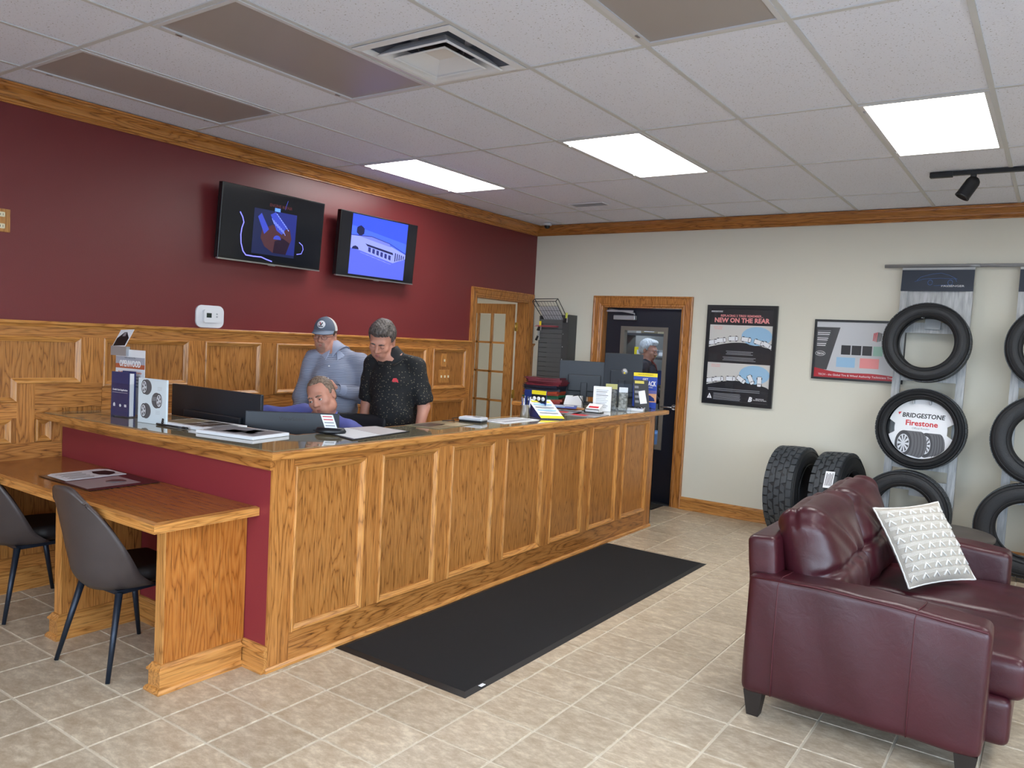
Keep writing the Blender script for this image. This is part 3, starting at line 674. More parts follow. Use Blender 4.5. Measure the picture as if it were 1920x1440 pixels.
for i in range(len(outline)):
    a, b, c, d = outline[i], outline[(i + 1) % len(outline)], ins[(i + 1) % len(outline)], ins[i]
    if i == 7: continue
    mb = MB(); e = .004
    o2 = inset(outline, e); a2, b2 = o2[i], o2[(i + 1) % len(outline)]
    mb.add([(*a2, 1.028), (*b2, 1.028), (*c, 1.028), (*d, 1.028), (*a, 1.034), (*b, 1.034), (*a, 1.060), (*b, 1.060), (*a2, 1.066), (*b2, 1.066), (*c, 1.066), (*d, 1.066)],
           [(3, 2, 1, 0), (0, 1, 5, 4), (4, 5, 7, 6), (6, 7, 9, 8), (8, 9, 10, 11), (0, 4, 6, 8, 11, 3), (1, 2, 10, 9, 7, 5), (2, 3, 11, 10)])
    obj('edge_trim', mb, OAK_TRIM[0 if abs(b[0] - a[0]) > abs(b[1] - a[1]) else 1], ct)
GTOP = plain('glass_covered_olive_top', srgb(140, 131, 104), .06, spec=.8, coat=.6)
obj('glass_top', MB().prism(inset(outline, .034), 1.062, 1.0685), GTOP, ct, label='dark glass sheet inlaid in the oak edge')
wk = [(-5.0, 2.52), (-3.14, 2.52), (-3.14, 6.5), (-3.72, 6.5), (-3.72, 3.22), (-5.0, 3.22)]
obj('work_surface', MB().prism(wk, .735, .765), OAK[1], ct)
obj('baseboard', MB().sweep([(-5.0, CY0, 0), (-4.16, CY0, 0)], BASE), OAK_TRIM[0], ct)
obj('baseboard', MB().sweep([(-4.10, CY0, 0), (-3.232, CY0, 0)], BASE), OAK_TRIM[0], ct)
obj('baseboard', MB().sweep([(-3.172, CY0, 0), (-2.995, CY0, 0)], BASE), OAK_TRIM[0], ct)
ZT = 1.0695

# ------------------------------------------------------------------ low corner desk with leg panels
dk = root('writing_desk', (-4.0, 2.1, 0), label='low built-in oak desk under the crimson counter end', cat='desk')
DX1, DYF = -3.085, 1.845
obj('desk_top', MB().box(-5.015, DX1 - .03, DYF + .03, CY0 - .002, .750, .788), OAK_TOP, dk)
obj('edge_trim', MB().add([(-5.015, DYF, .748), (DX1, DYF, .748), (DX1 - .03, DYF + .03, .748), (-5.015, DYF + .03, .748), (-5.015, DYF, .787), (DX1, DYF, .787), (DX1 - .03, DYF + .03, .790), (-5.015, DYF + .03, .790)], [(3, 2, 1, 0), (4, 5, 6, 7), (0, 1, 5, 4), (2, 3, 7, 6), (1, 2, 6, 5), (0, 4, 7, 3)]), OAK_TRIM[0], dk)
obj('edge_trim', MB().add([(DX1, DYF, .748), (DX1, CY0 - .002, .748), (DX1 - .03, CY0 - .002, .748), (DX1 - .03, DYF + .03, .748), (DX1, DYF, .787), (DX1, CY0 - .002, .787), (DX1 - .03, CY0 - .002, .790), (DX1 - .03, DYF + .03, .790)], [(3, 2, 1, 0), (4, 5, 6, 7), (0, 1, 5, 4), (1, 2, 6, 5), (2, 3, 7, 6), (0, 4, 7, 3)]), OAK_TRIM[1], dk)
for x in (-3.232, -4.155):
    lp = obj('leg_panel', MB().box(x + .003, x + .057, 1.955, CY0 - .003, 0, .748), OAK_DESK if x > -4 else OAK_PANEL, dk)
    obj('edge_band', MB().box(x, x + .060, 1.948, 1.955, 0, .748), OAK_TRIM[2], lp)
    obj('base_moulding', MB().sweep([(x + .058, CY0 - .025, 0), (x + .058, 1.949, 0), (x + .002, 1.949, 0), (x + .002, CY0 - .025, 0)], [(-u, v) for u, v in BASE]), OAK_TRIM[1], lp)
mt_ = root('desk_blotter', (-4.15, 2.2, .790), label='dark brown printed desk mat with white price sheet, flat on the low desk', cat='desk mat')
bl = MB().add([(-4.435, 1.985, .7905), (-3.90, 1.985, .7905), (-3.90, 2.36, .7905), (-4.435, 2.36, .7905), (-4.435, 1.985, .793), (-3.90, 1.985, .793), (-3.90, 2.36, .793), (-4.435, 2.36, .793)], [(3, 2, 1, 0), (4, 5, 6, 7), (0, 1, 5, 4), (1, 2, 6, 5), (2, 3, 7, 6), (3, 0, 4, 7)])
obj('mat', bl, plain('dark_brown_print', srgb(46, 28, 34), .2), mt_)
GP = plain('grey_photo_print', srgb(170, 162, 164), .25)
obj('printed_photo', MB().box(-4.18, -3.95, 2.0, 2.28, .7932, .7936), GP, mt_)
obj('white_sheet', MB().prism([(-4.41, 2.02), (-4.21, 2.02), (-4.21, 2.345), (-4.40, 2.345), (-4.44, 2.31), (-4.44, 2.05)], .7932, .7945), PAPER, mt_)
obj('shield_emblem', MB().prism([(-4.38, 2.24), (-4.33, 2.22), (-4.27, 2.225), (-4.235, 2.26), (-4.26, 2.31), (-4.31, 2.33), (-4.37, 2.31)], .7946, .7950), INK, mt_)
for k in range(8): obj('text_line', MB().box(-4.39 + .022 * k, -4.383 + .022 * k, 2.05 + .01 * (k % 3), 2.19 - .012 * (k % 2), .7946, .7949), GREYINK if k % 3 else INK, mt_)
obj('dark_oval', MB().lathe([(.05, .7938), (.05, .7941), (.0001, .7941)], (-4.05, 2.2, 0), 2, 24), plain('mid_grey_print', srgb(110, 104, 108), .3), mt_)

# ------------------------------------------------------------------ upholstered chairs
VINYL = plain('charcoal_brown_vinyl', srgb(66, 57, 55), .42, bump=.06, bscale=240, vary=.12)
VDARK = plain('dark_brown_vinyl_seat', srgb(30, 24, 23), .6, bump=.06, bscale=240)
CLEG = plain('blue_black_steel_leg', srgb(40, 48, 60), .38, metal=.5)
def make_chair(loc, rz, label):
    """local frame: sitter faces +y, origin on the floor under the seat centre"""
    r = root('dining_chair', loc, (0, 0, rz), label=label, cat='chair', group='charcoal shell chairs at the low desk')
    nu, nv = 22, 20; V = []; F = []
    def shell(u, v, off):
        # u -1..1 across, v 0..1 from seat rear bottom to the top
        z = .388 + v * .507
        half = .216 + .016 * math.sin(min(v, .36) / .36 * math.pi / 2) - .105 * max(0, (v - .36) / .64) ** 1.5
        x = u * half; y = -.235 - .10 * v ** 1.25 + max(0, 1 - v / .20) ** 2 * .055
        y += (abs(u) ** 2.2) * (.150 * (1 - v) ** 1.2 + .045) ; zt = -.085 * (abs(u) ** 2.4) * (v ** 4)
        zb = .020 * (abs(u) ** 3) * (1 - v) ** 4
        n = Vector((u * .7, -1, 0)).normalized()
        return Vector((x, y, z + zt + zb)) + n * off
    for off in (0.0, -.038):
        for j in range(nv + 1):
            for i in range(nu + 1):
                u, v = -1 + 2 * i / nu, j / nv
                t = 1 if off == 0 else 1
                V.append(shell(u * (1 if off == 0 else .93), v * (1 if off == 0 else .985), off))
    w = nu + 1; n0 = w * (nv + 1)
    for j in range(nv):
        for i in range(nu):
            a = j * w + i; F.append((a, a + 1, a + w + 1, a + w)); b = a + n0; F.append((b, b + w, b + w + 1, b + 1))
    for i in range(nu): F.append((i, i + n0, i + 1 + n0, i + 1)); a = nv * w + i; F.append((a, a + 1, a + 1 + n0, a + n0))
    for j in range(nv): a = j * w; F.append((a, a + w, a + w + n0, a + n0)); a = j * w + nu; F.append((a, a + n0, a + w + n0, a + w))
    obj('backrest', MB().add(V, F, True), VINYL, r, world=False)
    s = SDF((-.27, -.24, .33), (.27, .27, .53), .010)
    s.rbox((0, .045, .436), (.192, .200, .042), .040); s.func(lambda x, y, z: .018 * ((x / .23) ** 2 + 0 * y) * 0 - .0 * x + np.clip((y - .1), 0, 1) * 0)
    m = s.mesh(); V2, Q2 = m
    tap = 1 - np.clip((V2[:, 1] + .22) / .46, 0, 1) * 0.0 - np.clip((-V2[:, 1] - .0) / .17, 0, 1) * .34
    V2 = V2.copy(); V2[:, 0] *= tap; V2[:, 2] += .015 * (V2[:, 0] / .22) ** 2 - .012 * np.clip(V2[:, 1] / .22, 0, 1) ** 2
    obj('seat', MB().add(V2.tolist(), Q2.tolist(), True), VDARK, r, world=False)
    obj('seat_frame', MB().box(-.14, .14, -.13, .16, .370, .390), CLEG, r, world=False)
    for sx, sy_ in ((-1, -1), (1, -1), (-1, 1), (1, 1)):
        obj('leg', MB().tube([(sx * .15, sy_ * .13, .385), (sx * .212, sy_ * .215, .0)], [.017, .010], 12), CLEG, r, world=False)
    return r
make_chair((-3.650, 2.045, 0), .06, 'charcoal shell-backed chair nearest the leg panel of the low desk, seen whole')
make_chair((-4.70, 2.07, 0), -.02, 'charcoal shell-backed chair cut off by the left edge of the photo')

# ------------------------------------------------------------------ floor mats
mm = root('floor_mat', (-2.55, 4.3, 0), label='long black rubber-edged mat on the tiles along the counter', cat='mat')
CARPET = plain('black_mat_pile', srgb(17, 18, 21), .95, bump=.5, bscale=500, vary=.25)
obj('pile', MB().box(-2.955, -2.150, 2.84, 5.765, .0005, .008), CARPET, mm)
RUBE = plain('black_rubber_edge', srgb(20, 21, 23), .55)
obj('rubber_edge', MB().add([(-2.99, 2.802, .0005), (-2.115, 2.797, .0005), (-2.115, 5.80, .0005), (-2.99, 5.80, .0005), (-2.955, 2.84, .0075), (-2.15, 2.84, .0075), (-2.15, 5.765, .0075), (-2.955, 5.765, .0075)], [(0, 1, 5, 4), (1, 2, 6, 5), (2, 3, 7, 6), (3, 0, 4, 7), (3, 2, 1, 0), (4, 5, 6, 7)]), RUBE, mm)
obj('tag', MB().box(-2.142, -2.122, 2.93, 2.965, .0075, .0085), PAPER, mm)
dm = root('door_mat', (-3.5, 7.3, 0), label='small dark mat in front of the black door', cat='mat')
obj('pile', MB().box(-4.05, -3.30, 7.33, 7.60, .0005, .008), plain('dark_green_grey_pile', srgb(52, 54, 52), .95, bump=.4, bscale=400), dm)
obj('edge', MB().box(-4.07, -3.28, 7.31, 7.615, .0003, .005), RUBE, dm)

# ------------------------------------------------------------------ leather loveseat
def leather():
    m, nt, b = nmat('burgundy_leather'); L = nt.links; tc = N(nt, 'ShaderNodeTexCoord')
    n = N(nt, 'ShaderNodeTexNoise'); n.inputs['Scale'].default_value = 3; n.inputs['Detail'].default_value = 3; L.new(tc.outputs['Object'], n.inputs['Vector'])
    cr = N(nt, 'ShaderNodeValToRGB'); L.new(n.outputs[0], cr.inputs[0]); e = cr.color_ramp.elements
    e[0].position = .3; e[0].color = srgb(54, 17, 25); e[1].position = .75; e[1].color = srgb(70, 24, 33); L.new(cr.outputs[0], b.inputs['Base Color'])
    b.inputs['Roughness'].default_value = .34; b.inputs['Specular IOR Level'].default_value = .5
    v = N(nt, 'ShaderNodeTexVoronoi'); v.inputs['Scale'].default_value = 420; L.new(tc.outputs['Object'], v.inputs['Vector'])
    n2 = N(nt, 'ShaderNodeTexNoise'); n2.inputs['Scale'].default_value = 14; n2.inputs['Detail'].default_value = 4; n2.inputs['Distortion'].default_value = 1.2; L.new(tc.outputs['Object'], n2.inputs['Vector'])
    b1 = N(nt, 'ShaderNodeBump'); b1.inputs['Strength'].default_value = .10; b1.inputs['Distance'].default_value = .002; L.new(v.outputs['Distance'], b1.inputs['Height'])
    b2 = N(nt, 'ShaderNodeBump'); b2.inputs['Strength'].default_value = .07; b2.inputs['Distance'].default_value = .02; L.new(n2.outputs[0], b2.inputs['Height']); L.new(b1.outputs[0], b2.inputs['Normal']); L.new(b2.outputs[0], b.inputs['Normal'])
    return m
LEATHER = leather(); STITCH = plain('dark_stitching', srgb(74, 22, 30), .5); SLEG = plain('espresso_sofa_foot', srgb(34, 27, 24), .5)
sf = root('loveseat', (-.6, 4.35, 0), label='burgundy leather loveseat with rounded arms at the right of the room', cat='sofa')
SX0, SX1, SY0, SY1 = -1.085, -.135, 3.50, 5.20; AW = .20
def arm(y0, y1, name='arm'):
    s = SDF((SX0 - .05, y0 - .05, .07), (SX1 + .05, y1 + .05, .75), .011)
    s.rbox(((SX0 + SX1) / 2, (y0 + y1) / 2, .375), ((SX1 - SX0) / 2, (y1 - y0) / 2, .265), .032)
    yc = (y0 + y1) / 2
    s.func(lambda x, y, z: -.006 * np.exp(-((z - .55) / .05) ** 2) * 0 + .0025 * np.sin(x * 23 + z * 9) * np.sin(y * 17 + 1))
    # the top falls slightly to the front and bulges
    V_, Q_ = s.mesh()
    o = sdf_obj(name, s, LEATHER, sf, 2)
    me = o.data; n = len(me.vertices); co = np.empty(n * 3, np.float32); me.vertices.foreach_get('co', co); co = co.reshape(-1, 3)
    wz = np.clip((co[:, 2] - .1) / .5, 0, 1); fx = (co[:, 0] + sf.location.x - SX0) / (SX1 - SX0)
    co[:, 2] += wz * (.028 * (1 - fx) - .012 + .016 * np.sin(np.clip(fx, 0, 1) * math.pi)); co[:, 1] += .010 * np.sin(wz * math.pi) * np.sign(co[:, 1] + sf.location.y - yc)
    me.vertices.foreach_set('co', co.ravel()); me.update(); return o
near = arm(SY0, SY0 + AW); far = arm(SY1 - AW, SY1)
def seam(pts, r=.0035, parent=None): return obj('seam', MB().tube(pts, r, 6), STITCH, parent)
for fx in (.145, .72):
    x = SX0 + (SX1 - SX0) * fx; zt = .642 + .028 * (1 - fx) - .012 + .016 * math.sin(fx * math.pi)
    seam([(x, SY0 - .0015 - .010 * math.sin(math.pi * min(max((z_ - .1) / .5, 0), 1)), z_) for z_ in [.125 + .047 * q for q in range(10)]] + [(x, SY0 - .001, zt - .040), (x + .004, SY0 + .006, zt - .016), (x + .01, SY0 + .03, zt - .000), (x + .02, SY0 + .10, zt + .001), (x + .02, SY0 + .17, zt - .002)], .0028, near)
seam([(SX0 + .012, SY0 + .004, .640), (SX0 + .3, SY0 + .004, .653), (SX0 + .6, SY0 + .004, .642), (SX1 - .012, SY0 + .004, .618)], .004, near)
# base rail and front
s = SDF((SX0 - .03, SY0 + .1, .08), (.03, SY1 - .1, .42), .012); s.rbox(((SX0 - .03) / 2 + 0, (SY0 + SY1) / 2, .21), ((-.04 - SX0) / 2 - .02, (SY1 - SY0) / 2 - .19, .10), .03); sdf_obj('seat_base', s, LEATHER, sf)
# back frame
s = SDF((SX0 - .08, SY0 + .0, .08), (-.7, SY1 + .0, .90), .012)
Rb = Euler((0, -.10, 0)).to_matrix()
s.rbox((SX0 + .065, (SY0 + SY1) / 2, .47), (.065, (SY1 - SY0) / 2 - .055, .35), .025, R=np.array(Rb)); sdf_obj('back_frame', s, LEATHER, sf)
# seat cushions
def wr(x, y, z, a=1.0): return a * (.0035 * np.sin(13 * x + 21 * y + 5 * z) + .003 * np.sin(31 * y - 17 * x + 3) * np.sin(9 * x + 2))
for y0, y1 in ((SY0 + AW + .005, (SY0 + SY1) / 2 - .003), ((SY0 + SY1) / 2 + .003, SY1 - AW - .005)):
    s = SDF((-.95, y0 - .04, .26), (.06, y1 + .04, .55), .011)
    s.rbox((-.455, (y0 + y1) / 2, .388), (.445, (y1 - y0) / 2, .088), .045)
    s.func(lambda x, y, z, a=y0, b=y1: -.022 * np.clip(np.cos((x + .45) / .95 * math.pi), 0, 1) * np.clip(np.cos((y - (a + b) / 2) / (b - a) * math.pi), 0, 1) + wr(x, y, z, .7))
    c = sdf_obj('seat_cushion', s, LEATHER, sf)
    seam([(-.02, y0 + .012, .455), (.0, y0 + .02, .452), (.0, y1 - .02, .452), (-.02, y1 - .012, .455)], .004, c)
# back cushions: tilted, pillow-like, with a horizontal tuft line and gathered top
for q, (y0, y1) in enumerate(((SY0 + .155, (SY0 + SY1) / 2 + .01), ((SY0 + SY1) / 2 + .02, SY1 - .16))):
    yc, hw = (y0 + y1) / 2, (y1 - y0) / 2
    s = SDF((-1.20, y0 - .08, .40), (-.55, y1 + .08, 1.04), .010)
    R = np.array(Euler((0, -.30, 0)).to_matrix())
    c0 = np.array((-.865, yc, .695)); s.rbox(c0, (.095, hw, .262), .085, R=R)
    def crease(x, y, z, yc=yc, hw=hw, c0=c0, R=R):
        lx = (x - c0[0]) * R[0, 0] + (z - c0[2]) * R[2, 0]; lz = (x - c0[0]) * R[0, 2] + (z - c0[2]) * R[2, 2]; ly = y - yc
        front = np.clip(lx / .05, 0, 1)
        bulge = -.058 * np.clip(np.cos(ly / hw * 1.35), 0, 1) * np.clip(np.cos(lz / .262 * 1.35), 0, 1)
        tuft = front * (.026 * np.exp(-((lz + .03 + .02 * np.abs(ly) / hw) / .020) ** 2) + .020 * np.exp(-(((lz + .03) ** 2 + (ly) ** 2) / .045 ** 2)))
        gather = .004 * np.sin(ly * 52 + 6 * np.sin(lz * 9)) * np.exp(-np.abs(lz + .03) / .10) * front
        topseam = .018 * np.exp(-((lx + .01) / .012) ** 2) * np.clip((lz - .15) / .08, 0, 1)
        folds = .006 * np.sin(ly * 27 + lz * 20 + 2.1 * np.sin(ly * 9 + lz * 15))
        return bulge + tuft + gather + topseam + folds
    s.func(crease); sdf_obj('back_cushion', s, LEATHER, sf, 2)
for x, y in ((SX0 + .055, SY0 + .055), (SX1 - .055, SY0 + .055), (SX0 + .055, SY1 - .055), (SX1 - .055, SY1 - .055)):
    a, b = .042, .026
    obj('foot', MB().add([(x - b, y - b, 0), (x + b, y - b, 0), (x + b, y + b, 0), (x - b, y + b, 0), (x - a, y - a, .118), (x + a, y - a, .118), (x + a, y + a, .118), (x - a, y + a, .118)], [(3, 2, 1, 0), (4, 5, 6, 7), (0, 1, 5, 4), (1, 2, 6, 5), (2, 3, 7, 6), (3, 0, 4, 7)]), SLEG, sf)

# throw pillow with raised woven chevrons
KNIT = plain('cream_woven_cotton', srgb(176, 169, 158), .9, bump=.5, bscale=300)
KNITW = plain('white_tufted_yarn', srgb(238, 236, 230), .95, bump=.5, bscale=400)
KNITG = plain('grey_woven_stripe', srgb(216, 212, 204), .95)
pl_c = Vector((-.515, 4.60, .695))
uvec = Vector((.60, .797, .06)).normalized(); vvec = Vector((-.50, .31, .82)); vvec = (vvec - uvec * vvec.dot(uvec)).normalized()
pw = root('throw_pillow'); pw.matrix_basis = basis(pl_c, uvec, vvec); pw.matrix_basis = pw.matrix_basis
tag(pw, 'square cream pillow with white tufted chevrons leaning on the burgundy loveseat', 'pillow')
PS = .218
def pz(u, v): return .072 * max(0, (1 - abs(u) ** 2.4)) ** .55 * max(0, (1 - abs(v) ** 2.4)) ** .55
def pxy(u, v): k = 1 - .07 * (1 - abs(v) ** 2) * abs(u) ** 3; k2 = 1 - .07 * (1 - abs(u) ** 2) * abs(v) ** 3; return u * PS * k, v * PS * k2
n = 34; V = []; F = []
for sgn in (1, -1):
    for j in range(n + 1):
        for i in range(n + 1):
            u, v = -1 + 2 * i / n, -1 + 2 * j / n; x, y = pxy(u, v); V.append((x, y, sgn * pz(u, v)))
w = n + 1
for q in range(2):
    for j in range(n):
        for i in range(n):
            a = q * w * w + j * w + i; F.append((a, a + 1, a + w + 1, a + w) if q == 0 else (a, a + w, a + w + 1, a + 1))
obj('cover', MB().add(V, F, True), KNIT, pw, world=False)
mb = MB(); mg = MB(); rows = 8; colsn = 6
def psurf(u, v, h=.002): x, y = pxy(u, v); return Vector((x, y, pz(u, v) + h))
for side in (1,):
    for j in range(rows):
        v0 = -.9 + 1.8 * (j + .2) / rows
        for i in range(colsn):
            u0 = -.93 + 1.86 * (i + (.5 if j % 2 else .25)) / colsn
            if u0 > .93: continue
            du, dv = .085, .095
            mb.tube([psurf(u0 - du, v0 - dv * .3), psurf(u0, v0 + dv), psurf(u0 + du, v0 - dv * .3)], .0052, 6)
        for k in range(4):
            vv = v0 + .085 + k * .022
            if vv < .95: mg.tube([psurf(-.95 + 1.9 * t / 24, vv + .008 * math.sin(t * 1.6), .0005) for t in range(25)], .0014, 4, cap=False)
obj('chevron_tufts', mb, KNITW, pw, world=False, kind='stuff'); obj('woven_stripes', mg, KNITG, pw, world=False, kind='stuff')
mf = MB(); ring = []
for k in range(4 * n):
    t = k / n; e = int(t); f = -1 + 2 * (t - e); u, v = ((f, -1), (1, f), (-f, 1), (-1, -f))[e]; x, y = pxy(u, v); ring.append((x, y, .001 * math.sin(k * 1.7)))
obj('piping', mf.tube(ring + ring[:1], .0045, 6), KNITW, pw, world=False)

# ------------------------------------------------------------------ tyres
RUB = plain('black_tyre_rubber', srgb(24, 26, 30), .55, bump=.15, bscale=120)
RUBT = plain('tread_rubber', srgb(56, 61, 66), .55, bump=.2, bscale=150)
def tyre_profile(R, w, ri):
    """closed section: outer tread, shoulders, sidewalls, bead, inner liner; (radius, offset)"""
    h = w / 2
    return [(R, 0), (R - .001, h * .55), (R - .006, h * .80), (R - .020, h * .95), (R - .05, h * 1.02), ((R + ri) / 2, h * 1.05), (ri + .035, h * .98), (ri + .012, h * .88), (ri, h * .80), (ri - .002, h * .70),
            (ri + .012, h * .70), (ri + .05, h * .86), ((R + ri) / 2, h * .93), (R - .04, h * .82), (R - .02, h * .5), (R - .018, 0),
            (R - .02, -h * .5), (R - .04, -h * .82), ((R + ri) / 2, -h * .93), (ri + .05, -h * .86), (ri + .012, -h * .70), (ri - .002, -h * .70), (ri, -h * .80), (ri + .012, -h * .88), (ri + .035, -h * .98), ((R + ri) / 2, -h * 1.05), (R - .05, -h * 1.02), (R - .020, -h * .95), (R - .006, -h * .80), (R - .001, -h * .55)]
def tyre(name, Mx, R, w, ri, label, group, ribs=True, lugs=0):
    """local axis of the wheel = local z"""
    r = root(name); r.matrix_basis = Mx; tag(r, label, 'tyre', group)
    obj('carcass', MB().lathe(tyre_profile(R, w, ri), (0, 0, 0), 2, 72, close=True), RUB, r, world=False)
    h = w / 2
    mb = MB()
    for rr in ((R * .55 + ri * .45), (R * .80 + ri * .20), ri + .022):
        z = h * (1.055 if rr < R * .85 else 1.03); mb.lathe([(rr - .0035, z - .006), (rr, z + .0015), (rr + .0035, z - .006)], (0, 0, 0), 2, 72)
    obj('sidewall_ring', mb, RUB, r, world=False)
    tb = MB()
    if lugs:
        rnd = random.Random(int(R * 1000 + w * 99))
        rowsz = [(-.90, -.58), (-.55, -.20), (-.165, .165), (.20, .55), (.58, .90)]
        for q, (a, b) in enumerate(rowsz):
            for k in range(lugs):
                t0 = 2 * math.pi * (k + (q % 2) * .5) / lugs; dt = 2 * math.pi / lugs
                j1, j2, j3, j4 = [rnd.uniform(-.09, .09) * (1 if 0 < q < 4 else .3) for _ in range(4)]
                zz = (a + (.03 if k % 2 and q in (1, 3) else 0), b - (.05 if k % 2 and q in (1, 3) else 0))
                sk = dt * (.20 if q in (1, 3) else -.16 if q == 2 else .04) * (1 if k % 2 else -.5)
                cs = [(t0 + dt * (.05 + j1) - sk, zz[0]), (t0 + dt * (.88 + j2) - sk, zz[0]), (t0 + dt * (.88 + j3) + sk, zz[1]), (t0 + dt * (.05 + j4) + sk, zz[1])]
                Ro = R + .006 - (.003 if q in (0, 4) else 0); Ri = R - .012
                vs = [(Ri * math.cos(t), Ri * math.sin(t), h * z) for t, z in cs] + [((Ro) * math.cos(t), (Ro) * math.sin(t), h * z * .985) for t, z in cs]
                tb.add(vs, [(4, 5, 6, 7), (0, 1, 5, 4), (1, 2, 6, 5), (2, 3, 7, 6), (3, 0, 4, 7)])
    else:
        for a, b in ((-.78, -.50), (-.44, -.16), (-.10, .10), (.16, .44), (.50, .78)):
            for k in range(48):
                t0 = 2 * math.pi * k / 48; t1 = t0 + 2 * math.pi / 48 * .90
                vs = [((R - .012) * math.cos(t), (R - .01) * math.sin(t), h * z) for t, z in ((t0, a), (t1, a), (t1, b), (t0, b))] + [((R + .0012) * math.cos(t), (R + .0012) * math.sin(t), h * z) for t, z in ((t0, a), (t1, a), (t1, b), (t0, b))]
                tb.add(vs, [(4, 5, 6, 7), (0, 1, 5, 4), (1, 2, 6, 5), (2, 3, 7, 6), (3, 0, 4, 7)])
    obj('tread_blocks', tb, RUBT, r, world=False, kind='stuff')
    return r
def axis_basis(c, n, up=(0, 0, 1)):
    """wheel axis (local z) along n"""
    z = Vector(n).normalized(); x = Vector(up).cross(z).normalized(); y = z.cross(x); m = Matrix.Identity(4)
    for i in range(3): m[i][0] = x[i]; m[i][1] = y[i]; m[i][2] = z[i]; m[i][3] = c[i]
    return m
RG = 'tyres hung on the wall racks'
LEAN = math.radians(4)
nrm = Vector((0, -math.cos(LEAN), math.sin(LEAN) * 1.0))
def rack_y(z): return 7.56 - (2.48 - z) * .105
def rtyre(x, z, R, w, ri, label, dn=.0): return tyre('tyre', axis_basis((x, rack_y(z) - w / 2 - .055 + dn, z), nrm), R, w, ri, label, RG)
rtyre(-.925, 1.800, .328, .19, .212, 'thin black tyre at the top of the left wall rack, beside the framed banner')
t2 = rtyre(-.905, 1.085, .335, .20, .252, 'tyre with a white round retailer sign inside, middle of the left wall rack')
rtyre(-.970, .395, .345, .22, .215, 'tyre at the bottom of the left wall rack, behind the cream pillow')
rtyre(-.035, 1.800, .335, .20, .215, 'topmost tyre at the right edge, on the right wall rack')
rtyre(-.055, 1.085, .355, .22, .215, 'middle tyre of the right wall rack, cut off by the right edge')
rtyre(-.110, .395, .360, .22, .215, 'lowest tyre of the right wall rack, beside the far arm of the loveseat')
tyre('all_terrain_tyre', axis_basis((-1.865, 7.185, .424), Vector((.99, -.10, .05))), .402, .275, .235, 'chunky all-terrain tyre standing on the floor nearest the oak door casing', 'all-terrain tyres standing on the floor', lugs=34)
t5 = tyre('all_terrain_tyre', axis_basis((-1.490, 7.190, .420), Vector((.985, -.13, .07))), .398, .25, .23, 'chunky all-terrain tyre on the floor with a white paper tag on its tread', 'all-terrain tyres standing on the floor', lugs=30)
tg = obj('paper_tag', MB().box(-1.715, -1.640, 7.125, 7.130, .555, .70), PAPER, None); 
bpy.data.objects.remove(tg)
# white paper label on the tread of the second tyre, facing the room
lm = basis((-1.500, 6.838, .625), (.985, -.13, .07), (-.0, .52, .85)); lm2 = parent_matrix(t5).inverted() @ lm
lab = obj('paper_label', MB().box(-.038, .038, -.075, .075, 0, .002).xf(lm2), PAPER, t5, world=False, label='white paper label')
for k in range(5): obj('text_line', MB().box(-.026 + .012 * k, -.021 + .012 * k, -.055, .06 - .01 * (k % 2), .0022, .0028).xf(lm2), INK, lab, world=False)
# round retailer sign held inside the middle tyre
sg = root('round_sign'); sg.matrix_basis = axis_basis((-.905, rack_y(1.085) - .165, 1.085), nrm)
tag(sg, 'white round tyre-insert sign with black and red lettering and two printed wheels', 'sign')
SG = .245
def sgo(name, mb, mat, z0=0): return obj(name, mb, mat, sg, world=False)
pts = []
for k in range(72):
    t = 2 * math.pi * k / 72; a = math.degrees(t); rr = SG if not (a < 14 or a > 346 or 166 < a < 194) else SG * .80
    if 14 <= a <= 18 or 342 <= a <= 346 or 162 <= a <= 166 or 194 <= a <= 198: rr = SG
    pts.append((rr * math.cos(t), rr * math.sin(t)))
sgo('board', MB().prism(pts, -.004, 0), PAPER)
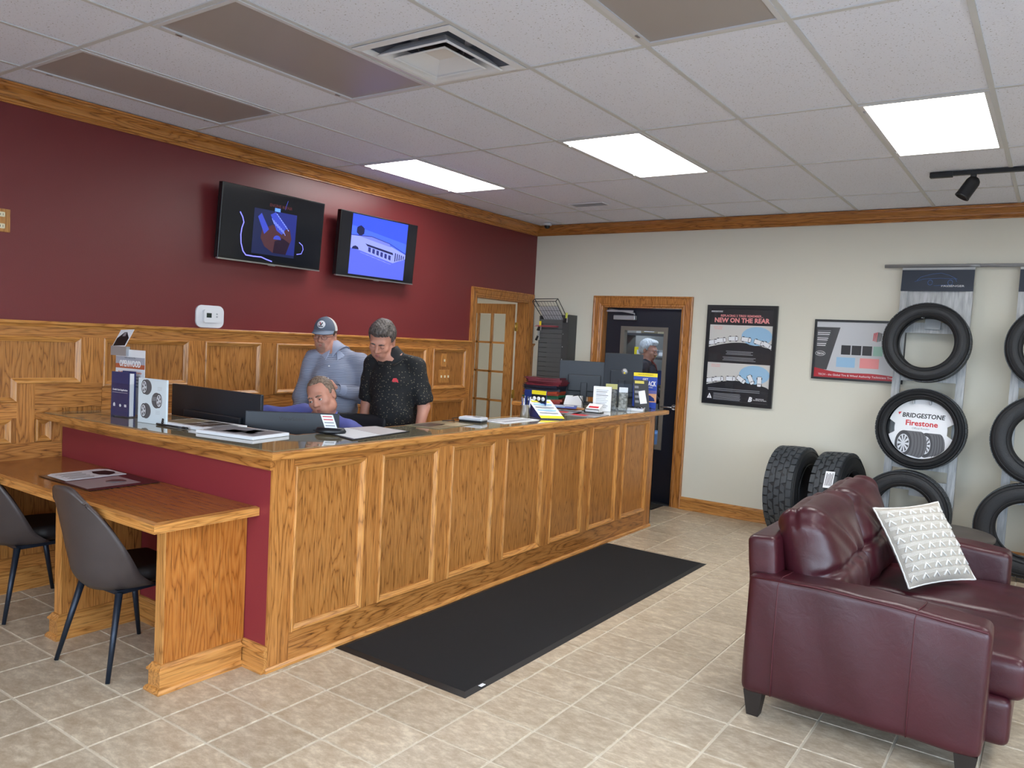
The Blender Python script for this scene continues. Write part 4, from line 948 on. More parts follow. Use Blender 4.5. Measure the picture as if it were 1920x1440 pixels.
# printed wheels: grey discs with tread bands and silver spokes
GR1 = plain('print_tyre_grey', srgb(92, 92, 96), .5); GR2 = plain('print_tyre_dark', srgb(62, 62, 66), .5); GR3 = plain('print_silver', srgb(205, 208, 214), .4)
def clipdisc(pts): 
    out = []
    for x, y in pts:
        d = math.hypot(x, y)
        if d > SG * .985: x, y = x * SG * .985 / d, y * SG * .985 / d
        out.append((x, y))
    return out
def ellp(cx, cy_, rx, ry, a0=0, a1=360, n=40): return [(cx + rx * math.cos(math.radians(a0 + (a1 - a0) * k / n)), cy_ + ry * math.sin(math.radians(a0 + (a1 - a0) * k / n))) for k in range(n + (a1 - a0 != 360))]
def flat(poly, z): return MB().add([(x, y, z) for x, y in poly], [tuple(range(len(poly)))])
def wheel_print(cx, cy_, rx, ry, wid, z):
    body = clipdisc(ellp(cx, cy_, rx, ry, 90, 270) + ellp(cx + wid, cy_, rx * .9, ry, -90, 90)); sgo('printed_tyre', flat(body, z), GR1)
    for q in range(4):
        xx = cx + wid * (.35 + .2 * q) + rx * .5
        sgo('printed_groove', MB().add([(px_ + o, py_, z + .0004) for o in (-.0025, .0025) for px_, py_ in clipdisc([(xx + rx * .45 * math.cos(math.radians(-70 + 14 * k)) - rx * .3, cy_ + ry * .96 * math.sin(math.radians(-70 + 14 * k))) for k in range(11)])],
            [(k, k + 1, k + 12, k + 11) for k in range(10)]), GR2)
    sgo('printed_sidewall', flat(clipdisc(ellp(cx, cy_, rx, ry)), z + .0006), GR2); sgo('printed_rim', flat(clipdisc(ellp(cx, cy_, rx * .72, ry * .72)), z + .001), GR3)
    for k in range(10):
        t = 2 * math.pi * k / 10; dx, dy = math.cos(t), math.sin(t); p = [(cx + rx * .66 * math.cos(t + .12), cy_ + ry * .66 * math.sin(t + .12)), (cx + rx * .66 * math.cos(t + .42), cy_ + ry * .66 * math.sin(t + .42)), (cx + rx * .18 * math.cos(t + .27), cy_ + ry * .18 * math.sin(t + .27))]
        sgo('printed_spoke_gap', flat(clipdisc(p), z + .0014), GR2)
wheel_print(.045, -.128, .052, .102, .095, .0006); wheel_print(-.120, -.128, .064, .108, .12, .0030)
I4 = Matrix.Identity(4)
def T3(x, y, z): return Matrix.Translation((x, y, z))
text('lettering', 'BRIDGESTONE', .052, INK, sg, T3(.012, .108, .001), bold=.0012, shear=.12, sx=.92)
sgo('red_flash', flat([(-.176, .128), (-.150, .134), (-.158, .122), (-.168, .108)], .002), REDINK)
text('lettering', 'Firestone', .062, REDINK, sg, T3(.004, .045, .001), bold=.0016, sx=1.02)
text('lettering', 'Official Retailer', .021, GREYINK, sg, T3(0, .004, .001), shear=.15)

# ------------------------------------------------------------------ wall racks with header signs and the hanging rail
def galv():
    m, nt, b = nmat('galvanised_weathered_board'); L = nt.links; tc = N(nt, 'ShaderNodeTexCoord'); mp = N(nt, 'ShaderNodeMapping'); mp.inputs['Scale'].default_value = (60, 60, 3); L.new(tc.outputs['Object'], mp.inputs[0])
    n = N(nt, 'ShaderNodeTexNoise'); n.inputs['Detail'].default_value = 4; n.inputs['Scale'].default_value = 1; L.new(mp.outputs[0], n.inputs['Vector']); cr = N(nt, 'ShaderNodeValToRGB'); L.new(n.outputs[0], cr.inputs[0]); e = cr.color_ramp.elements
    e[0].position = .30; e[0].color = srgb(142, 145, 146); e[1].position = .70; e[1].color = srgb(182, 184, 186); L.new(cr.outputs[0], b.inputs['Base Color']); b.inputs['Roughness'].default_value = .45; b.inputs['Metallic'].default_value = .25; return m
GALV = galv(); RACKM = plain('rack_grey_metal', srgb(158, 161, 163), .4, metal=.25)
HEAD = plain('dark_slate_header', srgb(26, 38, 56), .5); HEADL = plain('header_blue_line', srgb(84, 122, 190), .4)
def rack(xc, label):
    r = root('tyre_rack', (xc, 7.4, 0), label=label, cat='tyre rack', group='tyre display racks on the back wall')
    z0, z1 = .06, 2.30; hw = .272
    def sl(x0, x1, za, zb, t0, t1):   # slab following the rack's slope
        return MB().add([(x, rack_y(z) + dy, z) for z in (za, zb) for x in (x0, x1) for dy in (t0, t1)], [(0, 1, 3, 2), (4, 6, 7, 5), (0, 2, 6, 4), (1, 5, 7, 3), (0, 4, 5, 1), (2, 3, 7, 6)])
    for a, b in ((-hw, -hw + .055), (hw - .055, hw)):
        obj('upright', sl(xc + a, xc + b, z0, z1, -.02, .02), GALV, r)
    for a, b in ((-hw + .055, -hw + .062), (hw - .062, hw - .055)): obj('upright_lip', sl(xc + a, xc + b, z0, z1, -.012, .028), RACKM, r)
    for z in (1.93, 1.52, 1.30, .78, .60, .12):
        obj('cross_board', sl(xc - hw + .055, xc + hw - .055, z - .045, z + .045, -.004, .010), GALV, r)
    obj('cross_board', sl(xc - hw + .055, xc + hw - .055, 2.03, 2.27, -.006, .006), GALV, r)
    for z in (1.800, 1.085, .395):
        zt = z + .19
        h = obj('tyre_hook', sl(xc - .06, xc + .06, zt - .07, zt + .05, -.030, -.006), RACKM, r)
        for s_ in (-1, 1): obj('hook_arm', MB().box(xc + s_ * .062 - .004, xc + s_ * .062 + .004, rack_y(zt) - .22, rack_y(zt), zt + .015, zt + .045), RACKM, h)
    hd = obj('header_sign', sl(xc - hw, xc + hw, 2.245, 2.425, -.030, -.022), HEAD, r)
    obj('header_top', sl(xc - hw, xc + hw, 2.425, 2.445, -.032, .0), RACKM, hd)
    fr = basis((xc, rack_y(2.335) - .031, 2.335), (1, 0, 0), (0, math.sin(LEAN * 1.5), math.cos(LEAN * 1.5))); fl = parent_matrix(hd).inverted() @ fr
    text('lettering', 'PASSENGER', .022, WINK, hd, fl @ T3(.12, -.048, 0), sx=1.5)
    car = [(-.15, 0), (-.12, .03), (-.03, .055), (.04, .062), (.10, .045), (.15, .02), (.165, -.01)]
    def cl(pts, w=.0012):
        mb = MB(); mb.tube([(fl @ Vector((x, y, .0005))) for x, y in pts], w, 5); return mb
    obj('car_outline', cl([(x * .95 - .01, y) for x, y in car]), HEADL, hd, world=False)
    obj('car_outline', cl([(-.17, -.01), (-.10, .012), (.02, .018), (.15, .012)]), HEADL, hd, world=False)
    for x in (-.05, .10): obj('car_wheel_outline', cl([(x + .018 * math.cos(t * .5), -.018 + .022 * math.sin(t * .5)) for t in range(13)], .0015), HEADL, hd, world=False)
    obj('car_outline', cl([(-.02, -.045), (.06, -.04), (.09, -.04)]), HEADL, hd, world=False)
    return r
rack(-.905, 'left tyre rack of galvanised boards with dark header sign, all of it in the photo')
rack(-.045, 'right tyre rack of galvanised boards, only its left edge in the photo')
rl = root('hanging_rail', (0, 7.56, 2.465), label='grey metal rail along the back wall above the tyre racks', cat='rail')
obj('rail_tube', MB().tube([(-1.325, 7.555, 2.462), (2.4, 7.555, 2.462)], .015, 14), RACKM, rl)
obj('rail_joint', MB().tube([(-.70, 7.555, 2.462), (-.60, 7.555, 2.462)], .0165, 14), RACKM, rl)
for x in (-1.1, -.2, .9, 2.0): obj('bracket', MB().box(x - .012, x + .012, 7.555, 7.62, 2.455, 2.47), RACKM, rl)
# dark side table and a spare tyre beyond the loveseat
stb = root('side_table', (-.42, 5.60, 0), label='dark round side table behind the far arm of the loveseat', cat='table')
obj('table_top', MB().lathe([(.0001, .555), (.25, .555), (.26, .565), (.26, .580), (.25, .588), (.0001, .588)], (-.50, 5.62, 0), 2, 40), plain('grey_brown_table_top', srgb(72, 66, 62), .45), stb)
obj('pedestal', MB().lathe([(.16, 0.0), (.15, .02), (.03, .04), (.022, .30), (.03, .555)], (-.50, 5.62, 0), 2, 20), BLACKM, stb)
tyre('tyre', axis_basis((.19, 5.75, .345), Vector((.94, -.33, 0))), .345, .22, .2, 'black tyre standing on the floor at the right edge beyond the loveseat', 'tyres on the floor by the loveseat')

# ------------------------------------------------------------------ framed posters
def xz_frame(x0, x1, z0, z1, w, y0, y1): return rect_frame(x0, x1, z0, z1, w, y0, y1)
YP = YB - .024
ps = root('framed_poster', (-2.585, YB - .01, 1.6), label='tall black-framed poster about fitting new tyres on the rear axle', cat='poster')
a0, a1, c0, c1 = -2.935, -2.238, 1.115, 2.100
obj('frame', xz_frame(a0, a1, c0, c1, .036, YB - .034, YB - .001), BLACK, ps)
PBG = plain('poster_black_print', srgb(30, 30, 36), .4); obj('sheet', MB().box(a0 + .03, a1 - .03, YP, YB - .002, c0 + .03, c1 - .03), PBG, ps)
def pm(x, z, dy=.001): return basis((x, YP - dy, z), (1, 0, 0), (0, 0, 1))
def pflat(name, poly, mat, parent, dy): return obj(name, MB().add([(x, YP - dy, z) for x, z in poly], [tuple(range(len(poly)))]), mat, parent)
def loc(parent, m): return parent_matrix(parent).inverted() @ m
text('heading', 'REPLACING 2 TIRES? REMEMBER...', .031, PINKINK, ps, loc(ps, pm(-2.585, 1.995)), sx=.92, bold=.0006)
text('heading', 'NEW ON THE REAR', .062, PINKINK, ps, loc(ps, pm(-2.585, 1.950)), sx=.98, bold=.0022)
text('lettering', 'BRIDGESTONE', .016, WINK, ps, loc(ps, pm(-2.835, 2.037)), sx=1.1)
pflat('logo_bar', [(-2.895, 2.046), (-2.775, 2.046), (-2.779, 2.028), (-2.899, 2.028)], GREYINK, ps, .0006)
CREAMP = plain('poster_cream', srgb(206, 204, 200), .4)
def panelp(zt, zb, spin):
    base = [(-2.90, zb), (-2.90, zt), (-2.27, zt)]; arc = [(-2.27 - .63 * k / 20, zb - .01 + .055 * math.sin(math.pi * k / 20)) for k in range(21)]
    pflat('picture', base + [(-2.27, zb - .02)] + arc[1:], CREAMP, ps, .0008)
    pflat('water_puddle', [(-2.425 + .150 * math.cos(t * .33), zb + .112 + .092 * math.sin(t * .33)) for t in range(19)], SKYBLUE, ps, .0012)
    text('caption', 'NEW TIRES\nON %s' % ('FRONT' if spin else 'REAR'), .017, PINKINK, ps, loc(ps, pm(-2.815, zt - .032)), sx=1.1)
    for k, (x, dz, ang) in enumerate([(-2.865, .040, .15), (-2.775, .062, .12), (-2.655, .082, .04), (-2.525, .078, -.12), (-2.40, .055, -.3), (-2.315, .03, -.5)] if not spin else [(-2.865, .035, .15), (-2.775, .052, .1), (-2.655, .062, .02), (-2.55, .060, -.6), (-2.455, .065, -1.1), (-2.37, .050, -1.55)]):
        c, s_ = math.cos(ang), math.sin(ang); L_, W_ = .050, .023
        def P_(u, v): return (x + u * c - v * s_, zb + dz + u * s_ + v * c)
        pflat('toy_car_outline', [P_(*p) for p in ((-L_, -W_ * .8), (-L_, W_ * .8), (-L_ * .8, W_), (L_ * .8, W_), (L_, W_ * .7), (L_, -W_ * .7), (L_ * .8, -W_), (-L_ * .8, -W_))], INK, ps, .0016)
        pflat('toy_car_body', [P_(*p) for p in ((-L_ * .93, -W_ * .72), (-L_ * .93, W_ * .72), (-L_ * .77, W_ * .88), (L_ * .77, W_ * .88), (L_ * .93, W_ * .6), (L_ * .93, -W_ * .6), (L_ * .77, -W_ * .88), (-L_ * .77, -W_ * .88))], PAPER, ps, .0020)
        for u, v in ((-.6, -1), (-.6, 1), (.62, -1), (.62, 1)):
            pflat('toy_car_wheel', [P_(u * L_ + du, v * W_ + dv) for du, dv in ((-.009, -.004), (.009, -.004), (.009, .004), (-.009, .004))], INK, ps, .0024)
        pflat('toy_car_window', [P_(L_ * .35, -W_ * .7), P_(L_ * .35, W_ * .7), P_(L_ * .5, W_ * .6), P_(L_ * .5, -W_ * .6)], GREYINK, ps, .0024)
panelp(1.905, 1.690, False); panelp(1.530, 1.315, True)
for q, (zz, wd, n_) in enumerate(((1.650, .27, 3), (1.590, .33, 3))):
    for k in range(n_): pflat('text_line', [(-2.585 - wd / 2 + .01 * (k % 2), zz - .014 * k), (-2.585 + wd / 2 - .02 * (k % 2), zz - .014 * k), (-2.585 + wd / 2 - .02 * (k % 2), zz - .007 - .014 * k), (-2.585 - wd / 2 + .01 * (k % 2), zz - .007 - .014 * k)], GREYINK, ps, .001)
for k in range(2): pflat('text_line', [(-2.88, 1.275 - .016 * k), (-2.36, 1.275 - .016 * k), (-2.36, 1.268 - .016 * k), (-2.88, 1.268 - .016 * k)], GREYINK, ps, .001)
for k in range(5): pflat('text_line', [(-2.82, 1.226 - .014 * k), (-2.55 + .01 * (k % 2), 1.226 - .014 * k), (-2.55, 1.219 - .014 * k), (-2.82, 1.219 - .014 * k)], GREYINK, ps, .001)
pflat('warning_triangle', [(-2.885, 1.170), (-2.835, 1.170), (-2.860, 1.222)], PAPER, ps, .001); text('exclamation', '!', .034, INK, ps, loc(ps, pm(-2.860, 1.186, .0016)), bold=.001)
text('logo', 'B', .062, WINK, ps, loc(ps, pm(-2.452, 1.185)), bold=.003, shear=.25); text('lettering', 'BRIDGESTONE\nYour Journey, Our Passion', .012, WINK, ps, loc(ps, pm(-2.355, 1.19)), bold=.0003)
obj('glazing', MB().box(a0 + .034, a1 - .034, YP - .007, YP - .0045, c0 + .034, c1 - .034), POSTERGLASS, ps)
# landscape banner poster
pb = root('framed_poster', (-1.5, YB - .01, 1.7), label='wide black-framed banner poster with a red stripe along its lower edge', cat='poster')
b0, b1, e0, e1 = -1.89, -1.12, 1.435, 1.985
obj('frame', xz_frame(b0, b1, e0, e1, .02, YB - .034, YB - .001), BLACK, pb)
obj('sheet', MB().box(b0 + .015, b1 - .015, YP, YB - .002, e0 + .015, e1 - .015), plain('banner_light_grey', srgb(196, 198, 202), .4), pb)
pflat('charcoal_wedge', [(b0 + .02, e0 + .09), (b0 + .13, e0 + .09), (b0 + .225, e1 - .07), (b0 + .02, e1 - .07)], plain('charcoal_print', srgb(64, 66, 70), .4), pb, .0006)
DRED = plain('banner_red', srgb(178, 30, 44), .4)
pflat('red_stripe', [(b0 + .02, e0 + .02), (b1 - .02, e0 + .02)] + [(b1 - .02 - (b1 - b0 - .04) * k / 16, e0 + .055 + .050 * (k / 16) ** 1.5 + .012 * math.sin(k * .4)) for k in range(17)], DRED, pb, .0008)
text('lettering', 'TECH - the Global Tire & Wheel Authority Technicians Trust', .026, WINK, pb, loc(pb, basis((-1.51, YP - .0014, e0 + .045), (1, 0, -.0), (0, 0, 1))), sx=.98)
text('lettering', 'TECH', .024, WINK, pb, loc(pb, pm(b0 + .065, e0 + .235)), bold=.0006)
obj('oval_ring', MB().tube([(b0 + .065 + .043 * math.cos(t * .35), YP - .002, e0 + .237 + .021 * math.sin(t * .35)) for t in range(19)], .0018, 6), WINK, pb)
for k in range(9): pflat('text_line', [(b0 + .03, e1 - .10 - .017 * k), (b0 + .145 - .008 * k * .6, e1 - .10 - .017 * k), (b0 + .145 - .008 * k * .6, e1 - .107 - .017 * k), (b0 + .03, e1 - .107 - .017 * k)], WINK if k % 3 else GREYINK, pb, .001)
for k in range(5):
    u, v = divmod(k, 3); mbk = MB().add([( -1.345 + (.04 + .006 * q) * math.cos(math.radians(50 + 26 * q2 )) , YP - .0016, 1.838 + (.04 + .006 * q) * math.sin(math.radians(50 + 26 * q2))) for q in (0, 1) for q2 in range(8)], [(i, i + 1, i + 9, i + 8) for i in range(7)])
for k in range(6):
    r_ = .046 - .004 * abs(k - 2.5); pflat('wheel_mark', [(-1.375 + .012 * k - .004, 1.84 + r_ * .95), (-1.371 + .012 * k, 1.84 + r_ * .95), (-1.378 + .012 * k, 1.84 - r_), (-1.384 + .012 * k, 1.84 - r_)], REDINK if k < 3 else INK, pb, .0014)
text('lettering', 'RAC', .042, REDINK, pb, loc(pb, pm(-1.265, 1.835)), bold=.0012)
for k in range(5):
    pflat('booth_photo', [(b0 + .245 + .09 * k, e0 + .235), (b0 + .325 + .09 * k, e0 + .235), (b0 + .325 + .09 * k, e0 + .32), (b0 + .245 + .09 * k, e0 + .32)], PBG if k < 3 else plain('pale_green_photo', srgb(150, 190, 175), .4), pb, .001)
for k in range(2): pflat('booth_picture', [(b0 + .21 + .2 * k, e0 + .12), (b0 + .37 + .2 * k, e0 + .12), (b0 + .37 + .2 * k, e0 + .21), (b0 + .21 + .2 * k, e0 + .21)], SKYBLUE if k == 0 else PINKINK, pb, .001)
obj('glazing', MB().box(b0 + .018, b1 - .018, YP - .007, YP - .0045, e0 + .018, e1 - .018), POSTERGLASS, pb)

# ------------------------------------------------------------------ track light
tk = root('track_light', (0, 6.2, 2.957), label='black ceiling track with two cylinder spotlights near the back wall', cat='track light')
ty = 6.18
obj('track', MB().box(-.72, 1.9, ty - .018, ty + .018, 2.930, 2.9560), BLACKM, tk); obj('feed_box', MB().box(-.84, -.70, ty - .024, ty + .024, 2.922, 2.9560, .003), BLACKM, tk)
for x, tilt in ((-.575, .62), (-.055, .5), (.6, .5)):
    h = obj('lamp_stem', MB().box(x - .018, x + .018, ty - .014, ty + .014, 2.905, 2.931, .003).tube([(x, ty, 2.91), (x, ty, 2.865)], .008), BLACKM, tk)
    d = Vector((-math.sin(tilt) * .8, -.15, -math.cos(tilt))).normalized(); c = Vector((x, ty, 2.865)) + Vector((-.012, 0, -.005)); m_ = axis_basis(c, d, (0, 1, 0))
    mb = MB().lathe([(.0001, -.058), (.022, -.055), (.038, -.040), (.045, -.02), (.046, .085), (.048, .088), (.048, .098), (.041, .098), (.040, .06), (.0001, .055)], (0, 0, 0), 2, 28).xf(m_)
    obj('lamp_head', mb, BLACKM, tk)

# ------------------------------------------------------------------ televisions
def on_screen(img_fn): pass
TVB = plain('tv_bezel', srgb(16, 18, 22), .25); 
def emis(name, c, s): 
    m, nt, b = nmat(name); b.inputs['Base Color'].default_value = (0.004, .004, .006, 1); b.inputs['Emission Color'].default_value = c; b.inputs['Emission Strength'].default_value = s; b.inputs['Roughness'].default_value = .15; return m
def tv(yc, label, w=.935, h=.535, xc=-4.925, zc=2.39, tilt=.075):
    r = root('television'); M_ = basis((xc, yc, zc), (0, 1, 0), (-math.sin(tilt) * -1, 0, math.cos(tilt)))   # local x = +y world, local y = up, z = into the room
    r.matrix_basis = M_; tag(r, label, 'television', 'wall televisions'); hw, hh = w / 2, h / 2
    obj('body', MB().box(-hw, hw, -hh, hh, -.045, 0, .004).box(-hw * .6, hw * .6, -hh * .7, hh * .5, -.07, -.045), TVB, r, world=False)
    obj('bottom_strip', MB().box(-hw, hw, -hh - .006, -hh + .004, -.02, .002), CHROME, r, world=False)
    obj('badge', MB().prism([(-.03, -hh - .012), (.03, -hh - .012), (.04, -hh - .003), (-.04, -hh - .003)], -.004, .003), CHROME, r, world=False)
    obj('wall_bracket', MB().box(-.12, .12, -.12, .12, -.13, -.07), BLACKM, r, world=False)
    return r, hw, hh
def poly_on(r, name, pts, z, mat): return obj(name, MB().add([(x, y, z) for x, y in pts], [tuple(range(len(pts)))]), mat, r, world=False)
def line_on(r, name, pts, w, mat, z=.0018):
    P = [Vector(p) for p in pts]; vs = []; m = len(P)
    for i in range(m):
        d = (P[min(i + 1, m - 1)] - P[max(i - 1, 0)]).normalized(); nn = Vector((-d.y, d.x)) * w; vs += [(P[i].x + nn.x, P[i].y + nn.y, z), (P[i].x - nn.x, P[i].y - nn.y, z)]
    return obj(name, MB().add(vs, [(2 * i, 2 * i + 2, 2 * i + 3, 2 * i + 1) for i in range(m - 1)]), mat, r, world=False)
r1, hw, hh = tv(3.845, 'wall television on the left, showing a dark engine-repair slide with blue lightning')
SC0 = emis('screen_near_black', srgb(12, 16, 24), .55); SC1 = emis('screen_dim_blue', srgb(34, 42, 84), .7); SC2 = emis('screen_blue', srgb(60, 74, 190), .9); SC3 = emis('screen_violet_arc', srgb(120, 120, 255), 1.5)
SC4 = emis('screen_brown', srgb(84, 52, 60), .7); SC5 = emis('screen_dark_brown', srgb(46, 30, 50), .6); SC6 = emis('screen_pale_blue', srgb(130, 150, 255), 1.0); SC7 = emis('screen_red_text', srgb(96, 52, 56), .6)
poly_on(r1, 'screen', [(-hw + .012, -hh + .02), (hw - .012, -hh + .02), (hw - .012, hh - .012), (-hw + .012, hh - .012)], .0006, SC0)
poly_on(r1, 'slide_picture', [(-.19, -.20), (.20, -.20), (.20, .13), (-.19, .13)], .0010, SC1); poly_on(r1, 'slide_picture', [(.02, -.18), (.20, -.18), (.20, .13), (.02, .13)], .0012, emis('screen_mid_blue', srgb(38, 48, 130), .8))
poly_on(r1, 'crankcase', [(-.11, -.02), (-.02, .03), (.06, -.01), (.14, .02), (.165, -.06), (.13, -.15), (.0, -.18), (-.08, -.14), (-.12, -.08)], .0016, SC4)
poly_on(r1, 'crankcase', [(.0, -.18), (.12, -.18), (.15, -.09), (.08, -.06), (.01, -.09)], .0019, SC5)
poly_on(r1, 'cylinder_bank', [(-.155, .07), (-.125, .10), (-.05, -.01), (-.09, -.05)], .0018, SC2); poly_on(r1, 'cylinder_bank', [(-.045, .10), (.0, .125), (.115, .03), (.07, -.035), (.02, -.01)], .0018, SC2)
for k in range(7): line_on(r1, 'cooling_fin', [(-.03 + .018 * k, .075 - .012 * k), (-.005 + .018 * k, .035 - .012 * k)], .0022, SC6, .0024)
for k in range(9): line_on(r1, 'chain_link', [(.01 + .014 * k, .115 - .013 * k), (.02 + .014 * k, .105 - .013 * k)], .0035, SC6, .0024)
poly_on(r1, 'bright_cap', [(-.01, .13), (.04, .13), (.04, .155), (-.01, .155)], .0022, emis('screen_cyan_blue', srgb(90, 140, 255), 1.2))
poly_on(r1, 'gear', [(.03 + .035 * math.cos(t * .4), -.075 + .03 * math.sin(t * .4)) for t in range(9)], .0022, SC2)
line_on(r1, 'lightning', [(-.31, .08), (-.285, .045), (-.272, .01), (-.285, -.03), (-.290, -.08), (-.283, -.14), (-.262, -.195), (-.235, -.222), (-.17, -.224), (-.10, -.222), (-.05, -.235), (.0, -.245)], .0042, SC3)
line_on(r1, 'lightning', [(.24, -.07), (.275, -.09), (.285, -.12), (.27, -.155), (.225, -.165)], .003, SC3); line_on(r1, 'lightning', [(.105, .225), (.09, .18), (.085, .155)], .0018, SC2)
text('screen_title', 'ENGINE REPAIR', .030, SC7, r1, T3(.045, .170, .0016), bold=.0006)
r2, hw, hh = tv(4.955, 'wall television on the right, showing a blue photo of a low shop building', zc=2.378)
BL = [emis('screen_sky_blue', srgb(62, 92, 255), 1.25), emis('screen_sky_deep', srgb(48, 74, 232), 1.2), emis('screen_wall_blue', srgb(142, 152, 255), 1.0), emis('screen_roof_blue', srgb(112, 122, 226), 1.0), emis('screen_awning', srgb(24, 30, 80), .8), emis('screen_ground', srgb(84, 98, 226), 1.0), emis('screen_window_dark', srgb(40, 48, 130), .8)]
poly_on(r2, 'screen', [(-hw + .012, -hh + .02), (hw - .012, -hh + .02), (hw - .012, hh - .012), (-hw + .012, hh - .012)], .0006, SC0)
poly_on(r2, 'picture_sky', [(-.335, .05), (.335, -.03), (.335, .255), (-.335, .255)], .0010, BL[0]); poly_on(r2, 'picture_sky', [(-.335, .16), (.335, .08), (.335, .255), (-.335, .255)], .0012, BL[1])
poly_on(r2, 'picture_ground', [(-.335, -.245), (.335, -.245), (.335, -.06), (-.335, -.02)], .0012, BL[5])
poly_on(r2, 'picture_building', [(-.335, -.03), (-.335, .075), (-.25, .078), (.15, .035), (.335, -.015), (.335, -.055), (.18, -.105), (-.22, -.04)], .0016, BL[2])
poly_on(r2, 'picture_roof', [(-.25, .078), (-.10, .092), (.12, .058), (.14, .03)], .0019, BL[3]); line_on(r2, 'picture_roofline', [(-.335, .078), (-.10, .092), (.12, .06), (.335, -.008)], .003, BL[6], .0021)
poly_on(r2, 'picture_awning', [(-.17, .025), (.17, -.015), (.18, -.035), (-.14, .005)], .0021, BL[4])
for k in range(6): poly_on(r2, 'picture_window', [(-.13 + .05 * k, .0 - .008 * k), (-.10 + .05 * k, -.004 - .008 * k), (-.10 + .05 * k, -.045 - .008 * k), (-.13 + .05 * k, -.038 - .008 * k)], .0024, BL[6])
for k in range(5): poly_on(r2, 'picture_bay_door', [(.20 + .026 * k, -.012 - .004 * k), (.212 + .026 * k, -.014 - .004 * k), (.212 + .026 * k, -.085 + .007 * k), (.20 + .026 * k, -.09 + .007 * k)], .0024, BL[4])
poly_on(r2, 'picture_tree', [(-.235 + .045 * math.cos(t * .52) * (1 + .1 * (t % 2)), .125 + .040 * math.sin(t * .52) * (1 + .1 * (t % 2))) for t in range(12)], .0016, BL[4])
poly_on(r2, 'picture_car', [(-.32, -.035), (-.31, -.015), (-.28, -.005), (-.25, -.015), (-.24, -.035)], .0024, BL[4])
for k in range(5): line_on(r2, 'picture_parking_line', [(-.22 + .07 * k, -.055 - .012 * k), (-.12 + .07 * k, -.07 - .012 * k)], .0014, BL[2], .0016)

# ------------------------------------------------------------------ people
def skinmat(name, c, lip=False):
    m, nt, b = nmat(name); b.inputs['Base Color'].default_value = c; b.inputs['Roughness'].default_value = .48
    b.inputs['Subsurface Weight'].default_value = .08; b.inputs['Subsurface Radius'].default_value = (.02, .008, .004)
    tc = N(nt, 'ShaderNodeTexCoord'); n = N(nt, 'ShaderNodeTexNoise'); n.inputs['Scale'].default_value = 22; n.inputs['Detail'].default_value = 4; nt.links.new(tc.outputs['Object'], n.inputs['Vector'])
    mx = N(nt, 'ShaderNodeMix', data_type='RGBA'); mx.inputs[6].default_value = tuple(v * .86 for v in c[:3]) + (1,); mx.inputs[7].default_value = tuple(min(1, v * 1.1) for v in c[:3]) + (1,)
    nt.links.new(n.outputs[0], mx.inputs[0]); nt.links.new(mx.outputs[2], b.inputs['Base Color']); return m
SKIN = skinmat('fair_skin', srgb(198, 140, 118)); LIP = skinmat('lip_skin', srgb(182, 112, 100)); STUB = skinmat('stubbled_skin', srgb(166, 126, 108))
EYEW = plain('eye_white', srgb(215, 208, 202), .25); IRIS = plain('eye_iris', srgb(44, 38, 36), .2)
def hairmat(name, a, b_):
    m, nt, b = nmat(name); L = nt.links; tc = N(nt, 'ShaderNodeTexCoord'); mp = N(nt, 'ShaderNodeMapping'); mp.inputs['Scale'].default_value = (160, 50, 50); mp.inputs['Rotation'].default_value = (.3, .4, .6); L.new(tc.outputs['Object'], mp.inputs[0])
    n = N(nt, 'ShaderNodeTexNoise'); n.inputs['Scale'].default_value = 1; n.inputs['Detail'].default_value = 4; n.inputs['Distortion'].default_value = .8; L.new(mp.outputs[0], n.inputs['Vector'])
    cr = N(nt, 'ShaderNodeValToRGB'); L.new(n.outputs[0], cr.inputs[0]); cr.color_ramp.elements[0].position = .35; cr.color_ramp.elements[0].color = a; cr.color_ramp.elements[1].position = .65; cr.color_ramp.elements[1].color = b_
    L.new(cr.outputs[0], b.inputs['Base Color']); b.inputs['Roughness'].default_value = .6
    bp = N(nt, 'ShaderNodeBump'); bp.inputs['Strength'].default_value = .6; bp.inputs['Distance'].default_value = .004; L.new(n.outputs[0], bp.inputs['Height']); L.new(bp.outputs[0], b.inputs['Normal']); return m
def frame(yaw, pitch, roll=0):
    """columns: right, forward, up of a head or body; degrees; yaw measured from +x"""
    t, p, r = map(math.radians, (yaw, pitch, roll)); f = Vector((math.cos(t) * math.cos(p), math.sin(t) * math.cos(p), math.sin(p)))
    x = f.cross(Vector((0, 0, 1))).normalized(); u = x.cross(f).normalized(); x2 = x * math.cos(r) - u * math.sin(r); u2 = x * math.sin(r) + u * math.cos(r)
    return np.array([x2, f, u2]).T
